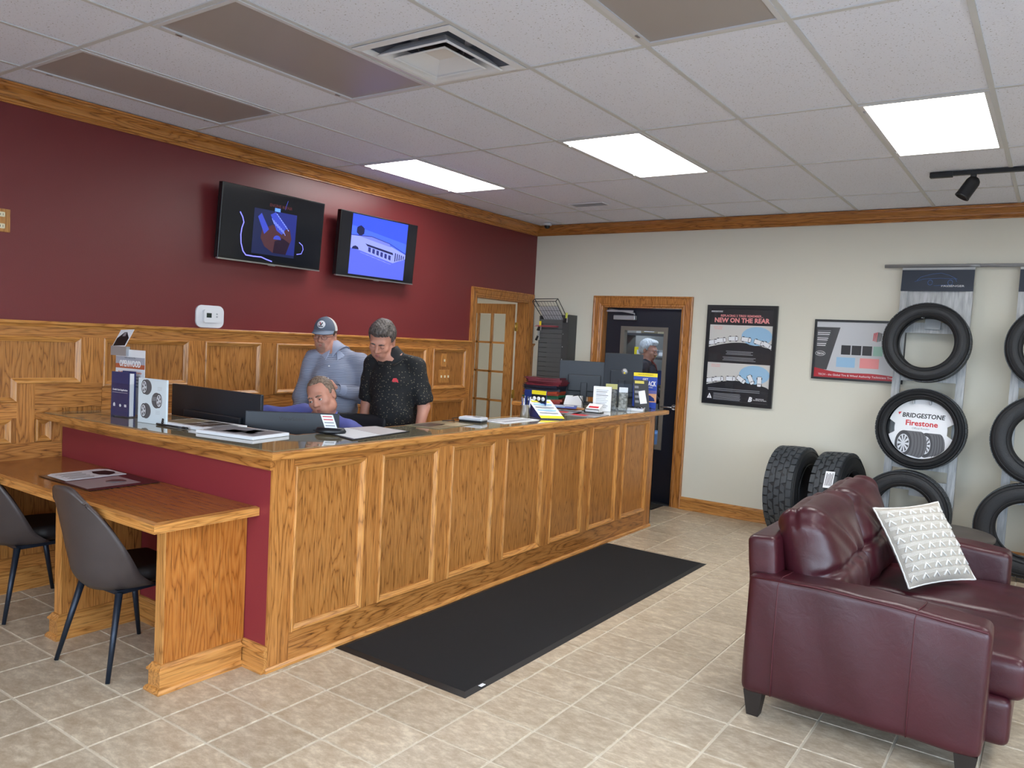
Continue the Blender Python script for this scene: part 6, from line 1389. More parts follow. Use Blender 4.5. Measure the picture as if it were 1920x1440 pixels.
obj('collar_lining', MB().tube([A['neck'] + f * .07 - l * .05 + (0, 0, .03), A['neck'] + f * .115 + (0, 0, -.03), A['neck'] + f * .14 - l * .01 + (0, 0, -.10)], [.010, .011, .006], 8), plain('dark_red_trim', srgb(120, 44, 44), .8), r)

# ------------------------------------------------------------------ things on the counter
def monitor(loc, rz, w, h, zt, label, zdesk, brand=None, logo=None, stand=True, grp='computer monitors at the counter', tilt=0):
    """local frame: back of the monitor faces -y"""
    r = root('computer_monitor', (loc[0], loc[1], zdesk), (0, 0, rz), label=label, cat='monitor', group=grp); top = zt - zdesk; bot = top - h
    sh = obj('rear_shell', MB().box(-w / 2, w / 2, 0, .022, bot, top, .004).box(-w * .32, w * .32, -.022, .001, bot + .05, bot + h * .62, .008), BLACKP, r, world=False)
    obj('screen', MB().box(-w / 2 + .008, w / 2 - .008, .022, .0235, bot + .014, top - .008), BLACK, r, world=False)
    if stand:
        obj('stand_neck', MB().box(-.03, .03, -.045, -.020, .012, bot + h * .4, .004), BLACKP, r, world=False)
        obj('stand_base', MB().box(-.13, .13, -.13, .09, 0, .012, .004), BLACKP, r, world=False)
    if brand: text('lettering', brand, .030, INKB, sh, basis((0, -.0005, top - .040), (1, 0, 0), (0, 0, 1)), bold=.0008, sx=1.25); 
    if logo:
        obj('round_logo', MB().lathe([(.0001, -.0255), (.030, -.0245), (.030, -.0215)], (.02, 0, top - .17), 1, 24), SILVER, sh, world=False)
        obj('logo_mark', MB().prism([(top - .190, .012), (top - .190, .030), (top - .170, .024)], -.0262, -.0256, axis=1), YELLOW, sh, world=False)
    return r
BLACKP = plain('charcoal_monitor_plastic', srgb(36, 42, 50), .42, bump=.03, bscale=300); INKB = plain('dark_lettering', srgb(6, 7, 9), .3)
monitor((-4.36, 2.985, 0), 0, .93, .40, 1.243, 'widest black monitor, standing behind the left arm of the counter', .765)
a, b = Vector((-3.885, 2.870)), Vector((-3.490, 3.240)); m_ = (a + b) / 2; monitor((m_.x, m_.y), math.atan2(b.y - a.y, b.x - a.x), .54, .33, 1.155, 'black monitor turned at an angle in the inner corner, maker name on its back', .765, brand='ViewSonic')
monitor((-3.78, 6.67), .42, .50, .345, 1.478, 'black monitor to the right of the coloured folder stack', 1.0695)
monitor((-3.42, 6.77), .25, .37, .42, 1.572, 'grey upright monitor with a small round emblem on its back', 1.0695, logo=True)
# leaflet holder with application booklets
ah = root('leaflet_holder', (-4.63, 2.56, ZT), (0, 0, .12), label='tall clear leaflet holder on the left end of the counter', cat='holder')
obj('back_plate', MB().box(-.140, .140, .030, .034, 0, .405), ACRYLIC, ah, world=False); obj('base_plate', MB().box(-.155, .145, -.09, .034, 0, .004), ACRYLIC, ah, world=False)
obj('pocket_front', MB().box(-.045, .130, -.068, -.065, .004, .200).box(-.045, -.042, -.065, .026, .004, .200).box(.127, .130, -.065, .026, .004, .2), ACRYLIC, ah, world=False)
st = obj('insert_sheet', MB().box(-.135, .135, .0275, .0295, .006, .400), PAPER, ah, world=False)
ft = lambda x, z, y=.0272: basis((x, y, z), (1, 0, 0), (0, 0, 1))
obj('orange_band', MB().box(-.135, .135, .0268, .0274, .285, .312), plain('rust_orange_print', srgb(186, 96, 64), .5), st, world=False)
obj('grey_band', MB().box(-.135, .135, .0268, .0274, .312, .355), plain('pale_grey_photo', srgb(170, 172, 184), .5), st, world=False)
text('lettering', 'OPENWOOD', .052, WINK, st, ft(0, .312, .0262), bold=.002, sx=.62); text('lettering', 'welcome to the', .016, GREYINK, st, ft(0, .350, .0262))
text('lettering', 'As simple as to apply here today', .0165, plain('orange_ink', srgb(206, 110, 70), .5), st, ft(0, .262, .0266))
for k in range(4): obj('text_line', MB().box(-.11, .10, .0266, .0272, .235 - .020 * k, .241 - .020 * k), GREYINK, st, world=False)
bk = root('application_booklet', (-4.590, 2.530, ZT + .006), (0, 0, .12), label='navy application booklets in the pocket of the tall leaflet holder', cat='booklet')
NAVYB = plain('deep_indigo_card', srgb(44, 52, 104), .35)
obj('cover', MB().box(-.076, .080, -.030, -.022, 0, .262), NAVYB, bk, world=False); obj('pages', MB().box(-.074, .078, -.022, .008, 0, .255), PAPER, bk, world=False); obj('rear_booklet', MB().box(-.03, .084, .008, .016, 0, .268), NAVYB, bk, world=False)
text('lettering', 'Credit Card Application', .0138, WINK, bk, basis((.005, -.0305, .155), (1, 0, 0), (0, 0, 1)), bold=.0005); obj('rule_line', MB().box(-.066, .072, -.0308, -.030, .138, .1395), WINK, bk, world=False)
obj('icon', MB().prism([(.055, -.056), (.055, -.038), (.070, -.038), (.078, -.046), (.070, -.056)], -.0308, -.030, axis=1), WINK, bk, world=False); obj('icon', MB().lathe([(.0001, -.0308), (.009, -.0308), (.009, -.03)], (.008, 0, .062), 1, 16), WINK, bk, world=False); obj('icon', MB().box(.046, .064, -.0308, -.030, .055, .070), WINK, bk, world=False)
cd = root('photo_card', (-4.665, 2.555, ZT + .405), (0, 0, .12), label='small photo card clipped on top of the tall leaflet holder', cat='card')
obj('clip', MB().box(-.125, .02, .010, .036, -.045, .012), SILVER, cd, world=False)
cm_ = basis((-.045, .035, .062), (1, 0, .06), (.18, .38, .9)); obj('card', MB().box(-.062, .062, -.058, .058, -.0012, .0012).xf(cm_), PAPER, cd, world=False)
obj('dark_print', MB().prism([(-.055, -.052), (.055, -.052), (.055, .0), (.03, .022), (.012, .040), (-.012, .040), (-.03, .022), (-.055, 0)], .0013, .0019).xf(cm_), INK, cd, world=False); obj('pale_print', MB().prism([(-.014, .012), (.014, .012), (.010, .036), (-.010, .036)], .002, .0024).xf(cm_), SILVER, cd, world=False)
# white wheel brochure box
wb2 = root('brochure_box', (-4.19, 2.50, ZT), (0, 0, .10), label='upright white brochure printed with three wheels, left end of the counter', cat='brochure')
wb2.scale = (.84, 1, 1); WB = plain('cool_white_card', srgb(218, 230, 236), .45); obj('card_front', MB().box(-.145, .145, -.030, -.020, 0, .255), WB, wb2, world=False); obj('card_side', MB().box(-.149, -.145, -.030, .012, 0, .252), BLACK, wb2, world=False); obj('card_back', MB().box(-.145, .10, .006, .012, 0, .250), WB, wb2, world=False)
for x, z, m in ((-.068, .205, 1), (.058, .135, -1), (-.072, .070, 1)):
    fp = lambda pts, y, nm, mt: obj(nm, MB().add([(a_, y, b_) for a_, b_ in pts], [tuple(range(len(pts)))]), mt, wb2, world=False)
    fp([(x + .050 * math.cos(t * .21) + m * .012, z + .044 * math.sin(t * .21)) for t in range(30)], -.0302, 'printed_tyre', GR1)
    fp([(x - m * .014 + .031 * math.cos(t * .21), z + .041 * math.sin(t * .21)) for t in range(30)], -.0305, 'printed_sidewall', GR2); fp([(x - m * .014 + .025 * math.cos(t * .21), z + .034 * math.sin(t * .21)) for t in range(30)], -.0308, 'printed_rim', GR3)
    for k in range(5): t = 1.256 * k; fp([(x - m * .014 + .021 * math.cos(t + .2), z + .029 * math.sin(t + .2)), (x - m * .014 + .021 * math.cos(t + .85), z + .029 * math.sin(t + .85)), (x - m * .014 + .006 * math.cos(t + .5), z + .008 * math.sin(t + .5))], -.0311, 'printed_spoke_gap', GR2)
for x, z in ((.055, .210), (-.0, .150), (.04, .075)):
    for k in range(3): obj('text_line', MB().box(x, x + .045, -.0305, -.0300, z - .008 * k, z + .002 - .008 * k), plain('faint_grey_ink', srgb(190, 198, 202), .6), wb2, world=False)
text('logo', 'B', .040, INK, wb2, basis((.112, -.0305, .022), (1, 0, 0), (0, 0, 1)), bold=.0025, shear=.3)
# calendars, papers
def sheet_stack(name, cx, cy_, rz, w, d, t, z, label, cat, mats, group=None):
    r = root(name, (cx, cy_, z), (0, 0, rz), label=label, cat=cat, group=group); mat0, prints = mats
    obj('pages', MB().box(-w / 2, w / 2, -d / 2, d / 2, 0, t, .0015 if t > .006 else 0), mat0, r, world=False)
    for nm, x0, x1, y0, y1, m in prints: obj(nm, MB().box(x0 * w, x1 * w, y0 * d, y1 * d, t, t + .0006), m, r, world=False)
    return r
PHB = plain('dark_photo_print', srgb(60, 56, 52), .3); PHG = plain('grey_blue_photo', srgb(140, 142, 148), .3); PHO = plain('olive_photo', srgb(134, 124, 98), .3)
sheet_stack('calendar', -3.955, 2.635, .10, .44, .26, .017, ZT, 'white calendar with photo grid next to the wheel brochure', 'calendar', (PAPER, [('photo_print', -.47, -.12, -.36, .45, PHO), ('photo_print', -.10, .10, -.38, .0, PHB), ('photo_print', -.10, .10, .04, .44, PHB), ('photo_print', .12, .30, -.38, .42, PHB), ('photo_print', .32, .46, -.3, .3, PHG)]), 'white calendars on the counter')
sheet_stack('calendar', -3.560, 2.620, .16, .40, .27, .017, ZT, 'white calendar with a street photo, nearest the counter corner', 'calendar', (PAPER, [('photo_print', -.46, .46, -.40, .44, PHG), ('photo_print', -.20, .05, -.28, .06, PHB), ('photo_print', .07, .28, -.20, .0, PHO), ('photo_print', .02, .2, -.0, .3, plain('brick_photo', srgb(150, 96, 80), .3))]), 'white calendars on the counter')
pn = root('black_pen_tray', (-4.02, 2.475, ZT), (0, 0, .06), label='thin black pen lying at the foot of the wheel brochure', cat='pen')
obj('barrel', MB().tube([(-.11, 0, .006), (.12, .0, .006)], .0055, 8), BLACK, pn, world=False); obj('pen_cap', MB().tube([(.12, 0, .007), (.16, .0, .007)], .007, 8), BLACKM, pn, world=False)
# clipboard-like order mat with a tilted price card
om = root('order_mat', (-3.29, 3.21, ZT), (0, 0, 1.0), label='black-edged order mat with a white and a pale sheet on the counter', cat='desk mat')
q = [(-3.50, 3.05), (-3.062, 2.945), (-3.145, 3.485), (-3.44, 3.50)]
obj('mat', MB().prism(q, ZT, ZT + .004), BLACK, om); obj('white_sheet', MB().prism([(-3.475, 3.065), (-3.085, 2.975), (-3.12, 3.215), (-3.455, 3.27)], ZT + .004, ZT + .0052), PAPER, om)
obj('pale_sheet', MB().prism([(-3.455, 3.275), (-3.12, 3.22), (-3.16, 3.465), (-3.43, 3.48)], ZT + .004, ZT + .0052), plain('pale_pink_grey_paper', srgb(204, 198, 200), .5), om)
tc_ = root('card_stand', (-3.33, 3.03, ZT + .0055), (0, 0, .70), label='small black holder with a tilted white printed card in front of the angled monitor', cat='card holder')
obj('holder', MB().lathe([(.0001, 0), (.055, 0), (.058, .010), (.050, .028), (.0001, .030)], (0, 0, 0), 2, 24).xf(Matrix.Diagonal((1.5, .9, 1, 1))), BLACK, tc_, world=False)
k_ = basis((-.01, -.008, .062), (1, 0, 0), (-.35, .12, .9)); obj('card', MB().box(-.034, .034, -.042, .042, -.0015, .0015).xf(k_), PAPER, tc_, world=False)
for k in range(4): obj('print_line', MB().box(-.026, .026, .028 - .018 * k, .034 - .018 * k, .0016, .0022).xf(k_), REDINK if k < 2 else GREYINK, tc_, world=False)
# card terminal, sheet under it, pens, cup, displays
te = root('card_reader', (-3.30, 4.30, ZT), (0, 0, .25), label='small silver card reader with a black base and cable', cat='card reader')
obj('base', MB().box(-.085, .085, -.055, .055, 0, .012, .004), BLACK, te, world=False); obj('top_shell', MB().box(-.088, .088, -.058, .058, .012, .034, .008), plain('silver_white_shell', srgb(196, 200, 208), .35), te, world=False); obj('display', MB().box(.0, .05, -.02, .02, .034, .035), BLACK, te, world=False)
obj('cable', MB().tube([(-.085, .02, .008), (-.14, .05, .012), (-.16, .0, .01), (-.10, -.09, .006), (-.16, -.16, .006)], .003, 8), BLACK, te, world=False)
sheet_stack('price_sheet', -3.205, 4.62, .0, .20, .44, .003, ZT, 'long white price sheet flat on the counter beside the card reader', 'paper', (PAPER, [('text_line', -.4, -.2, -.46, .46, GREYINK), ('text_line', -.05, .1, -.46, .46, SILVER), ('text_line', .2, .38, -.4, .4, GREYINK)]))
sheet_stack('photo_sheet', -3.29, 3.93, .12, .26, .42, .002, ZT, 'glossy photo print lying on the counter between the order mat and the card reader', 'paper', (PHO, [('photo_print', -.4, .1, -.4, .1, PHB), ('photo_print', .0, .45, .0, .45, plain('bright_photo', srgb(190, 180, 150), .2))]))
cp = root('pen_cup', (-3.275, 4.905, ZT), label='chrome cup full of blue pens on the counter', cat='cup')
obj('cup', MB().lathe([(.0001, 0), (.036, 0), (.038, .004), (.038, .094), (.040, .096), (.036, .096), (.035, .006), (.0001, .006)], (-3.275, 4.905, ZT), 2, 28), CHROME, cp)
rnd = random.Random(3)
for k in range(9):
    t = k * .7; b0_ = Vector((-3.275 + .018 * math.cos(t), 4.905 + .018 * math.sin(t), ZT + .01)); e = b0_ + Vector((.022 * math.cos(t) + rnd.uniform(-.012, .012), .022 * math.sin(t), .135 + .02 * rnd.random()))
    p_ = root('pen', tuple(b0_), label=('blue pen', 'white pen', 'black pen')[k % 3] + ' standing in the chrome cup, ' + ('at its right rim', 'at its right rear', 'at its rear', 'at its left rear', 'at its left rim', 'at its left front', 'at its front', 'at its right front', 'tallest in the middle')[k], cat='pen', group='pens in the chrome cup'); obj('barrel', MB().tube([b0_, e], .0045, 8), (NAVY, PAPER, BLACK)[k % 3], p_); obj('pen_clip', MB().tube([e + Vector((.004, -.004, -.03)), e + Vector((.004, -.004, 0))], .0015, 6), SILVER, p_)
ds = root('tent_display', (-3.22, 5.03, ZT), label='navy counter display with a yellow header and a sloping leaflet, behind the chrome pen cup', cat='display')
obj('back_card', MB().box(-3.40, -3.20, 5.07, 5.08, ZT, ZT + .200), NAVY, ds); obj('yellow_header', MB().box(-3.33, -3.20, 5.066, 5.070, ZT + .170, ZT + .200), YELLOW, ds); obj('picture_strip', MB().box(-3.33, -3.20, 5.066, 5.070, ZT + .110, ZT + .168), BLACK, ds)
for k in range(3): obj('printed_wheel', MB().lathe([(.0001, 5.0645), (.016, 5.0648), (.016, 5.066)], (-3.305 + .04 * k, 0, ZT + .138), 1, 16), PAPER, ds)
sl_ = [(-3.36, 5.06, ZT + .10), (-3.19, 5.12, ZT + .10), (-3.02, 5.07, ZT + .004), (-3.13, 4.92, ZT + .004)]
obj('wedge_body', MB().add([(-3.36, 5.05, ZT), (-3.20, 5.13, ZT), (-3.05, 5.08, ZT), (-3.16, 4.95, ZT), (-3.36, 5.05, ZT + .128), (-3.20, 5.13, ZT + .128), (-3.05, 5.08, ZT + .022), (-3.16, 4.95, ZT + .022)], [(3, 2, 1, 0), (4, 5, 6, 7), (0, 1, 5, 4), (1, 2, 6, 5), (2, 3, 7, 6), (3, 0, 4, 7)]), NAVY, ds)
def quadpatch(nm, u0, u1, v0, v1, mt, off=.002):
    c = [Vector((-3.36, 5.05, ZT + .130)), Vector((-3.20, 5.13, ZT + .130)), Vector((-3.02, 5.06, ZT + .006)), Vector((-3.14, 4.92, ZT + .006))]
    f_ = lambda u, v: (c[0] * (1 - u) + c[1] * u) * (1 - v) + (c[3] * (1 - u) + c[2] * u) * v + Vector((0, 0, off)); obj(nm, MB().add([f_(u0, v0), f_(u1, v0), f_(u1, v1), f_(u0, v1)], [(0, 1, 2, 3)]), mt, ds)
quadpatch('leaflet', 0, 1, 0, .86, PAPER); quadpatch('yellow_footer', 0, 1, .86, 1, YELLOW, .002)
for k in range(5): quadpatch('text_line', .1, .9, .10 + .15 * k, .17 + .15 * k, (YELLOW, SKYBLUE, SILVER, SKYBLUE, SILVER)[k], .003)
fl = [(-3.66, 6.08, .5, 'blue flyer with white print on the far part of the counter', ROYAL), (-3.36, 5.66, .3, 'grey and red flyer on the counter behind the sloping navy display', SILVER), (-3.12, 5.58, .15, 'dark flyer with a red car picture at the front edge of the counter', PHG)]
for x, y, a_, lb, mt in fl:
    sheet_stack('flyer', x, y, a_, .26, .34, .0025, ZT, lb, 'flyer', (mt, [('print_patch', -.4, .1, -.35, -.05, REDINK if mt is not ROYAL else SKYBLUE), ('print_patch', -.3, .4, .08, .35, PHB if mt is not ROYAL else WINK)]))
# stack of coloured plastic folders (each one a thing)
FC = [('maroon', srgb(96, 28, 38)), ('navy', srgb(28, 32, 48)), ('orange red', srgb(150, 58, 34)), ('green', srgb(24, 92, 62)), ('deep red', srgb(140, 34, 36))]
FM = {n_: plain(n_.replace(' ', '_') + '_plastic_folder', c_, .35) for n_, c_ in FC}
order = ['deep red', 'orange red', 'green', 'green', 'orange red', 'orange red', 'navy', 'navy', 'navy', 'maroon', 'maroon', 'maroon', 'maroon']
ordw = ['lowest', 'second', 'third', 'fourth', 'fifth', 'sixth', 'seventh', 'eighth', 'ninth', 'tenth', 'eleventh', 'twelfth', 'topmost']
rnd = random.Random(5); z = ZT
for k, n_ in enumerate(order):
    t = .0175; dx, dy, rz = rnd.uniform(-.02, .02), rnd.uniform(-.015, .015), rnd.uniform(-.12, .12) + .25
    r = root('plastic_folder', (-4.02 + dx, 6.36 + dy, z), (0, 0, rz), label='%s plastic folder, %s from the bottom of the stack by the monitor' % (n_, ordw[k]) if k < 12 else 'maroon plastic folder on the very top of the folder stack', cat='folder', group='coloured folders stacked on the counter')
    w_, d_ = .165, .12
    bend = lambda x: .010 * (x / w_) ** 2
    V = []; 
    for zz in (0, t * .55):
        for i in range(9):
            x = -w_ + 2 * w_ * i / 8
            for y in (-d_, d_): V.append((x, y, zz + bend(x) * (1 if zz else .2) + (.006 if y < 0 and zz else 0)))
    F = [(2 * i, 2 * i + 2, 2 * i + 3, 2 * i + 1) for i in range(8)] + [(18 + 2 * i, 18 + 2 * i + 1, 18 + 2 * i + 3, 18 + 2 * i + 2) for i in range(8)] + [(2 * i, 18 + 2 * i, 20 + 2 * i, 2 * i + 2) for i in range(8)] + [(2 * i + 1, 2 * i + 3, 21 + 2 * i, 19 + 2 * i) for i in range(8)] + [(0, 1, 19, 18), (16, 34, 35, 17)]
    obj('cover', MB().add(V, F), FM[n_], r, world=False); obj('flap', MB().add([(-w_, -d_, .006), (-w_ - .035, -d_ * .9, .020), (-w_ - .033, d_ * .8, .018), (-w_, d_, .006)], [(0, 1, 2, 3)]), FM[n_], r, world=False); obj('sheets', MB().box(-w_ * .95, w_ * .9, -d_ * .92, d_ * .9, .002, .007), PAPER if k % 4 == 1 else FM[n_], r, world=False)
    z += t * 1.03
# white dock, card holder, notice block, seed bags, easel card, cash-back stand
dk2 = root('charger_dock', (-3.72, 6.38, ZT), (0, 0, .35), label='tapered white dock with a black cable in front of the monitor', cat='dock')
obj('shell', MB().add([(-.085, -.05, 0), (.085, -.05, 0), (.085, .05, 0), (-.085, .05, 0), (-.07, -.03, .085), (.078, -.03, .085), (.078, .05, .085), (-.07, .05, .085)], [(3, 2, 1, 0), (4, 5, 6, 7), (0, 1, 5, 4), (1, 2, 6, 5), (2, 3, 7, 6), (3, 0, 4, 7)]), WHITE, dk2, world=False); obj('cable', MB().tube([(.0, -.04, .085), (.06, -.10, .10), (.11, -.15, .045), (.13, -.2, .004)], .004, 8), BLACK, dk2, world=False)
ch = root('business_card_holder', (-3.205, 5.84, ZT), (0, 0, .1), label='black holder with white and red business cards at the counter front', cat='card holder')
obj('wire_holder', MB().tube([(-.065, -.045, .004), (.065, -.045, .004), (.065, -.045, .030), (-.065, -.045, .030), (-.065, -.045, .004)], .004, 8).box(-.07, .07, -.04, .06, 0, .006), BLACKM, ch, world=False)
obj('cards', MB().add([(-.06, -.038, .006), (.06, -.038, .006), (.06, .05, .006), (-.06, .05, .006), (-.06, -.036, .026), (.06, -.036, .026), (.06, .05, .072), (-.06, .05, .072)], [(3, 2, 1, 0), (4, 5, 6, 7), (0, 1, 5, 4), (1, 2, 6, 5), (2, 3, 7, 6), (3, 0, 4, 7)]), PAPER, ch, world=False)
obj('red_print', MB().add([(-.045, -.01, .0405), (.045, -.01, .0405), (.045, .015, .0535), (-.045, .015, .0535)], [(0, 1, 2, 3)]), REDINK, ch, world=False)
nb = root('notice_stand', (-3.235, 6.04, ZT), (0, 0, .35), label='upright white printed notice block near the right end of the counter', cat='notice')
obj('block', MB().box(-.078, .078, -.02, .02, 0, .215, .002), PAPER, nb, world=False)
for k in range(11): obj('text_line', MB().box(-.052, .052 - .01 * (k % 3), -.0206, -.0200, .182 - .015 * k, .188 - .015 * k), GREYINK if k in (1, 3) else SILVER, nb, world=False)
obj('foot', MB().box(-.082, .090, -.03, .04, 0, .006), ACRYLIC, nb, world=False)
sb = root('sample_box', (-3.20, 6.27, ZT), (0, 0, .45), label='clear box holding a dark and a light bag of granules next to the white notice', cat='box')
def grain(name, a, b_, sc=55):
    m, nt, b = nmat(name); tc = N(nt, 'ShaderNodeTexCoord'); n = N(nt, 'ShaderNodeTexNoise'); n.inputs['Scale'].default_value = sc; n.inputs['Detail'].default_value = 5; nt.links.new(tc.outputs['Object'], n.inputs['Vector'])
    cr = N(nt, 'ShaderNodeValToRGB'); nt.links.new(n.outputs[0], cr.inputs[0]); cr.color_ramp.elements[0].position = .4; cr.color_ramp.elements[0].color = a; cr.color_ramp.elements[1].position = .62; cr.color_ramp.elements[1].color = b_; nt.links.new(cr.outputs[0], b.inputs['Base Color']); b.inputs['Roughness'].default_value = .3; return m
obj('dark_bag', MB().box(-.115, -.008, -.05, .03, .003, .19, .012), grain('dark_granules', srgb(46, 44, 40), srgb(120, 116, 104)), sb, world=False); obj('bag_label', MB().box(-.112, -.010, -.052, -.048, .19, .235), plain('olive_label', srgb(196, 190, 110), .5), sb, world=False)
obj('light_bag', MB().box(.004, .085, -.045, .03, .003, .17, .012), grain('light_granules', srgb(96, 94, 86), srgb(160, 158, 148)), sb, world=False); obj('bag_label', MB().box(.006, .083, -.047, -.043, .165, .21), PAPER, sb, world=False)
obj('acrylic_walls', MB().box(-.12, .12, -.062, -.059, 0, .245).box(.117, .12, -.06, .05, 0, .245).box(-.12, -.117, -.06, .05, 0, .245), ACRYLIC, sb, world=False)
ec = root('easel_card', (-3.115, 6.56, ZT), (0, 0, .30), label='leaning dark easel card with a picture of a white device', cat='display')
k_ = basis((0, 0, .137), (1, 0, 0), (-.12, .22, .95)); obj('card', MB().box(-.068, .068, -.140, .140, -.002, .002).xf(k_), plain('dark_card_print', srgb(48, 50, 54), .35), ec, world=False)
obj('yellow_title', MB().box(-.055, .03, .105, .130, .0021, .0027).xf(k_), plain('yellow_print', srgb(210, 196, 90), .5), ec, world=False); obj('device_picture', MB().prism([(-.012, -.085), (.050, -.075), (.034, .045), (-.026, .032)], .0021, .0027).xf(k_), PAPER, ec, world=False)
for k in range(4): obj('text_block', MB().box(-.058, -.022, .06 - .045 * k, .082 - .045 * k, .0021, .0027).xf(k_), GREYINK, ec, world=False)
text('lettering', 'bonus', .020, WINK, ec, k_ @ T3(.01, -.118, .0022)); obj('strut', MB().box(-.02, .02, .04, .044, 0, .16), BLACK, ec, world=False)
cb = root('reward_stand', (-3.19, 6.79, ZT), (0, 0, .28), label='royal blue upright sign with yellow header and the word BACK, last on the counter', cat='sign')
obj('board', MB().box(-.112, .112, -.006, .006, 0, .33), ROYAL, cb, world=False); obj('yellow_header', MB().box(-.112, .112, -.008, -.006, .298, .332), YELLOW, cb, world=False); obj('foot', MB().box(-.112, .112, -.03, .03, 0, .004), ACRYLIC, cb, world=False)
bt = lambda x, z: basis((x, -.0065, z), (1, 0, 0), (0, 0, 1))
text('lettering', 'GET', .028, WINK, cb, bt(0, .272), bold=.0005); text('lettering', '$75 BACK', .064, WINK, cb, bt(.022, .232), bold=.0016, sx=.56); text('lettering', 'ON TIRE PURCHASES', .016, WINK, cb, bt(.0, .198)); text('lettering', 'MAIL-IN OR ONLINE REBATE', .011, INK, cb, basis((0, -.0085, .315), (1, 0, 0), (0, 0, 1)))
obj('sunset_picture', MB().box(-.030, .112, -.0072, -.006, .06, .17), plain('orange_sunset_print', srgb(214, 160, 120), .4), cb, world=False); obj('printed_car', MB().prism([(.07, -.02), (.07, .10), (.10, .09), (.125, .05), (.12, .01), (.10, -.01)], -.0080, -.0072, axis=1), NAVY, cb, world=False); obj('printed_sky', MB().box(-.030, .112, -.0076, -.0072, .14, .17), plain('violet_print', srgb(96, 96, 160), .4), cb, world=False)
obj('blue_cable_tie', MB().tube([(-.05, -.07, .01), (.02, -.09, .014), (.08, -.07, .01)], .004, 6), BLACK, cb, world=False)
kt = root('key_tray', (-3.10, 6.42, ZT), (0, 0, .3), label='white and blue pad with black clips between the sample box and the easel card', cat='pad')
obj('pad', MB().box(-.07, .08, -.05, .04, 0, .022, .002), PAPER, kt, world=False); obj('blue_patch', MB().box(.02, .07, -.048, -.01, .022, .0226), ROYAL, kt, world=False)
for k in range(4): obj('clip', MB().tube([(-.05 + .03 * k, .03, .024), (-.035 + .03 * k, .0, .045), (-.02 + .03 * k, .03, .026)], .005, 6), BLACK, kt, world=False)
bc = root('blue_wire_clip', (-4.83, 2.62, ZT), label='small blue and black cable clip beside the leaflet holder', cat='clip')
obj('clip_body', MB().box(-4.87, -4.84, 2.60, 2.64, ZT, ZT + .045, .004), plain('blue_plastic', srgb(40, 84, 140), .4), bc); obj('arm', MB().tube([(-4.845, 2.62, ZT + .035), (-4.74, 2.63, ZT + .035)], .007, 8).tube([(-4.845, 2.62, ZT + .018), (-4.76, 2.63, ZT + .012)], .005, 8), BLACK, bc)

# ------------------------------------------------------------------ wall file organiser with wire tray and clips
og = root('file_organizer', (-4.62, YB, 1.2), label='tall dark grey slotted file organizer hung on the back wall', cat='organizer')
OX0, OX1, OY0 = -4.84, -4.455, 7.44
obj('side_panel', MB().box(OX0, OX0 + .012, OY0, YB - .002, .98, 1.935), DKGREY, og); obj('side_panel', MB().box(OX1 - .012, OX1, OY0, YB - .002, .98, 1.955), DKGREY, og); obj('back_panel', MB().box(OX0 + .012, OX1 - .012, YB - .02, YB - .002, .98, 1.95), DKGREY, og)
OGS = plain('slate_organizer_shelf', srgb(84, 86, 88), .5)
for k in range(17):
    zz = 1.0 + .053 * k; s_ = obj('shelf', MB().box(OX0 + .012, OX1 - .08, OY0 + .004, YB - .02, zz, zz + .004), OGS, og); obj('shelf_lip', MB().box(OX0 + .012, OX1 - .08, OY0, OY0 + .004, zz, zz + .0495), OGS, s_)
obj('side_pocket', MB().box(OX1 - .08, OX1 - .012, OY0, OY0 + .01, .98, 1.95), DKGREY, og)
for k in range(5): obj('rivet', MB().lathe([(.0001, OY0 - .004), (.006, OY0 - .003), (.006, OY0)], (OX1 - .065 , 0, 1.18 + .14 * k), 1, 10), SILVER, og)
for k in range(3):
    pf = obj('pink_folder', MB().box(OX0 - .03 + .01 * k, OX1 - .13, OY0 - .05, YB - .06, 1.812 - .0 + .006 * k, 1.816 + .006 * k), plain('pink_folder_card_%d' % k, srgb(176, 84, 92), .5), None); pf.name = 'paper_folder'; tag(pf, ('dull red paper folder in the upper slot of the wall organizer, lowest of three', 'dull red paper folder in the upper slot of the wall organizer, middle of three', 'dull red paper folder in the upper slot of the wall organizer, top of three')[k], 'folder', 'red folders in the wall organizer')
wt_ = root('wire_tray', (-4.68, 7.45, 1.9), label='black wire letter tray on top of the file organizer', cat='tray')
tm = basis((-4.685, 7.42, 1.968), (1, -.0, .02), (.12, .55, -.80)); mb = MB()
for y in (-.13, -.065, 0): 
    for s_ in (0, 1): pass
loop = [(-.175, -.15, 0), (.13, -.15, 0), (.15, .15, 0), (-.12, .15, 0), (-.175, -.15, 0)]
mb.tube([tuple(v) for v in loop], .0045, 8); mb.tube([(x, y, .055) for x, y, z_ in loop], .0045, 8)
for x, y, z_ in loop[:4]: mb.tube([(x, y, 0), (x, y, .055)], .004, 6)
for k in range(9): t = k / 8; mb.tube([(-.175 + .305 * t, -.15, 0), (-.12 + .27 * t, .15, 0)], .0016, 5)
for k in range(6): t = k / 5; mb.tube([(-.175 + .055 * t, -.15 + .3 * t, 0), (.13 + .02 * t, -.15 + .3 * t, 0)], .0016, 5)
obj('wire_frame', mb.xf(tm), BLACKM, wt_); obj('letter_sheet', MB().box(-.125, .125, -.08, .145, .003, .006).xf(tm), plain('grey_paper', srgb(176, 176, 182), .6), wt_)
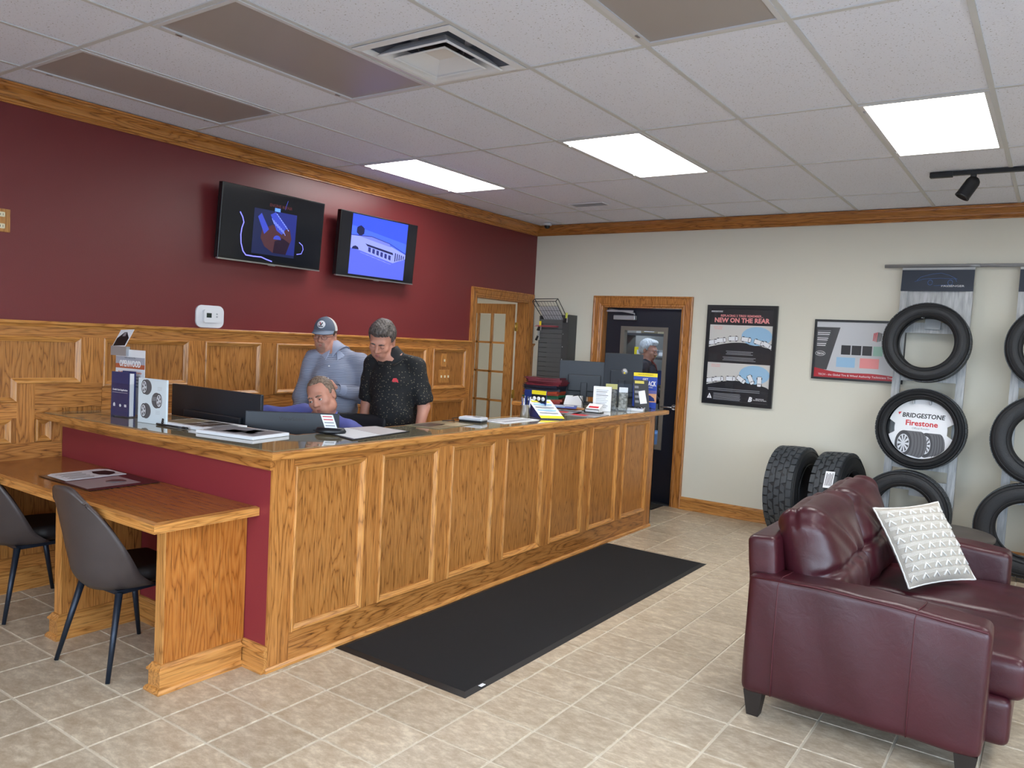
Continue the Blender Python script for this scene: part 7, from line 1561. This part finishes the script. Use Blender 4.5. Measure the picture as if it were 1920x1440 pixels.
for k, (x, y, z_, m, lb) in enumerate(((-4.80, 7.40, 1.845, YELLOW, 'yellow and white binder clip holding keys below the left of the wire tray'), (-4.815, 7.40, 1.735, SILVER, 'silver key ring with a black tag hanging lowest on the organizer side'), (-4.475, 7.42, 1.945, plain('lime_plastic', srgb(206, 214, 90), .4), 'lime green clip on the right corner of the file organizer'))):
    c = root('key_clip', (x, y, z_), label=lb, cat='key clip', group='clips and keys hanging on the wall organizer')
    obj('clip_body', MB().box(x - .012, x + .012, y - .006, y + .006, z_ - .03, z_ + .03, .003), m, c); obj('key_tag', MB().add([(x - .045, y - .004, z_ - .075), (x - .018, y - .004, z_ - .082), (x + .0, y - .004, z_ - .028), (x - .018, y - .004, z_ - .02), (x - .045, y + .004, z_ - .075), (x - .018, y + .004, z_ - .082), (x + .0, y + .004, z_ - .028), (x - .018, y + .004, z_ - .02)], [(3, 2, 1, 0), (4, 5, 6, 7), (0, 1, 5, 4), (1, 2, 6, 5), (2, 3, 7, 6), (3, 0, 4, 7)]), BLACK, c); obj('key', MB().box(x + .004, x + .016, y - .003, y + .003, z_ - .075, z_ - .02), SILVER, c)

# ------------------------------------------------------------------ shop behind the black door
sh = root('shop_light', (-4.2, 10.6, 2.5), label='long lit tube light in the shop, seen through the door glass', cat='ceiling light')
obj('tube', MB().tube([(-4.9, 10.6, 2.02), (-3.6, 10.6, 2.02)], .05, 10), plain('lit_shop_tube', srgb(250), .5, emit=(.9, .97, 1, 1), estr=12), sh); obj('hood', MB().box(-4.95, -3.55, 10.5, 10.7, 2.075, 2.10).box(-4.3, -4.28, 10.59, 10.61, 2.1, 3.6), SILVER, sh)
s2 = root('shop_light', (-3.4, 9.2, 3.5), label='shop ceiling light above and behind the door, hidden from the lobby', cat='ceiling light'); obj('tube', MB().box(-4.4, -2.6, 8.9, 9.3, 3.5, 3.56), bpy.data.materials['lit_shop_tube'], s2)
shf = root('shop_shelf', (-4.3, 9.9, 0), label='dark steel shelf with supplies behind the white-haired man', cat='shelf')
for x in (-5.0, -3.3): obj('upright', MB().box(x - .02, x + .02, 9.8, 10.2, 0, 2.0), DKGREY, shf)
for z_ in (.25, .75, 1.10, 1.48, 1.80): obj('shelf_board', MB().box(-5.0, -3.3, 9.8, 10.2, z_, z_ + .03), DKGREY, shf)
items = [(-4.72, 1.51, .22, .13, YELLOW, 'yellow supply box on the shop shelf behind the glass'), (-4.40, 1.51, .2, .10, SILVER, 'pale supply box on the shop shelf behind the glass'), (-4.15, 1.83, .30, .13, plain('mint_green_sheet', srgb(166, 220, 180), .5), 'mint green box on the top shop shelf'), (-4.62, 1.83, .25, .08, PHO, 'tan box on the top shop shelf at left'), (-4.10, 1.51, .25, .09, SKYBLUE, 'pale blue box on the shop shelf under the mint green one'),
         (-4.65, 1.13, .3, .2, ROYAL, 'blue crate on the middle shop shelf'), (-4.1, 1.13, .2, .15, BLACK, 'black case on the middle shop shelf'), (-4.2, .78, .35, .2, DKGREY, 'grey tool case on the lower shop shelf'), (-3.9, .28, .35, .3, ROYAL, 'blue bin on the lowest shop shelf')]
for x, z_, w_, h_, m, lb in items:
    b = root('supply_box', (x, 10, z_), label=lb, cat='box', group='boxes on the shop shelf'); obj('carton', MB().box(x - w_ / 2, x + w_ / 2, 9.86, 10.12, z_ + .001, z_ + h_, .006), m, b); obj('front_label', MB().box(x - w_ * .3, x + w_ * .3, 9.856, 9.859, z_ + h_ * .25, z_ + h_ * .7), PAPER, b)
dsk = root('shop_bench', (-3.75, 8.95, 0), label='dark shop workbench behind the door glass', cat='bench')
obj('bench_top', MB().box(-3.86, -3.0, 8.55, 9.25, .98, 1.02), DKGREY, dsk); 
for x in (-3.83, -3.04): obj('bench_leg', MB().box(x - .02, x + .02, 8.58, 8.62, 0, .98).box(x - .02, x + .02, 9.18, 9.22, 0, .98), DKGREY, dsk)
monitor((-3.70, 8.85), -.45, .40, .36, 1.545, 'dark monitor on the shop bench, seen through the door glass right of the white-haired man', 1.02, grp='computer monitors in the shop')
jb = root('blue_drum', (-3.90, 8.35, 0), label='pale blue plastic drum low behind the door glass', cat='drum')
obj('drum', MB().lathe([(.0001, 0.002), (.14, .002), (.15, .02), (.15, .36), (.155, .38), (.15, .40), (.15, .66), (.13, .69), (.0001, .69)], (-3.68, 8.30, 0), 2, 28), plain('pale_blue_plastic', srgb(96, 140, 200), .4), jb); obj('bung', MB().lathe([(.0001, .71), (.025, .71), (.025, .69)], (-3.64, 8.30, 0), 2, 12), WHITE, jb)
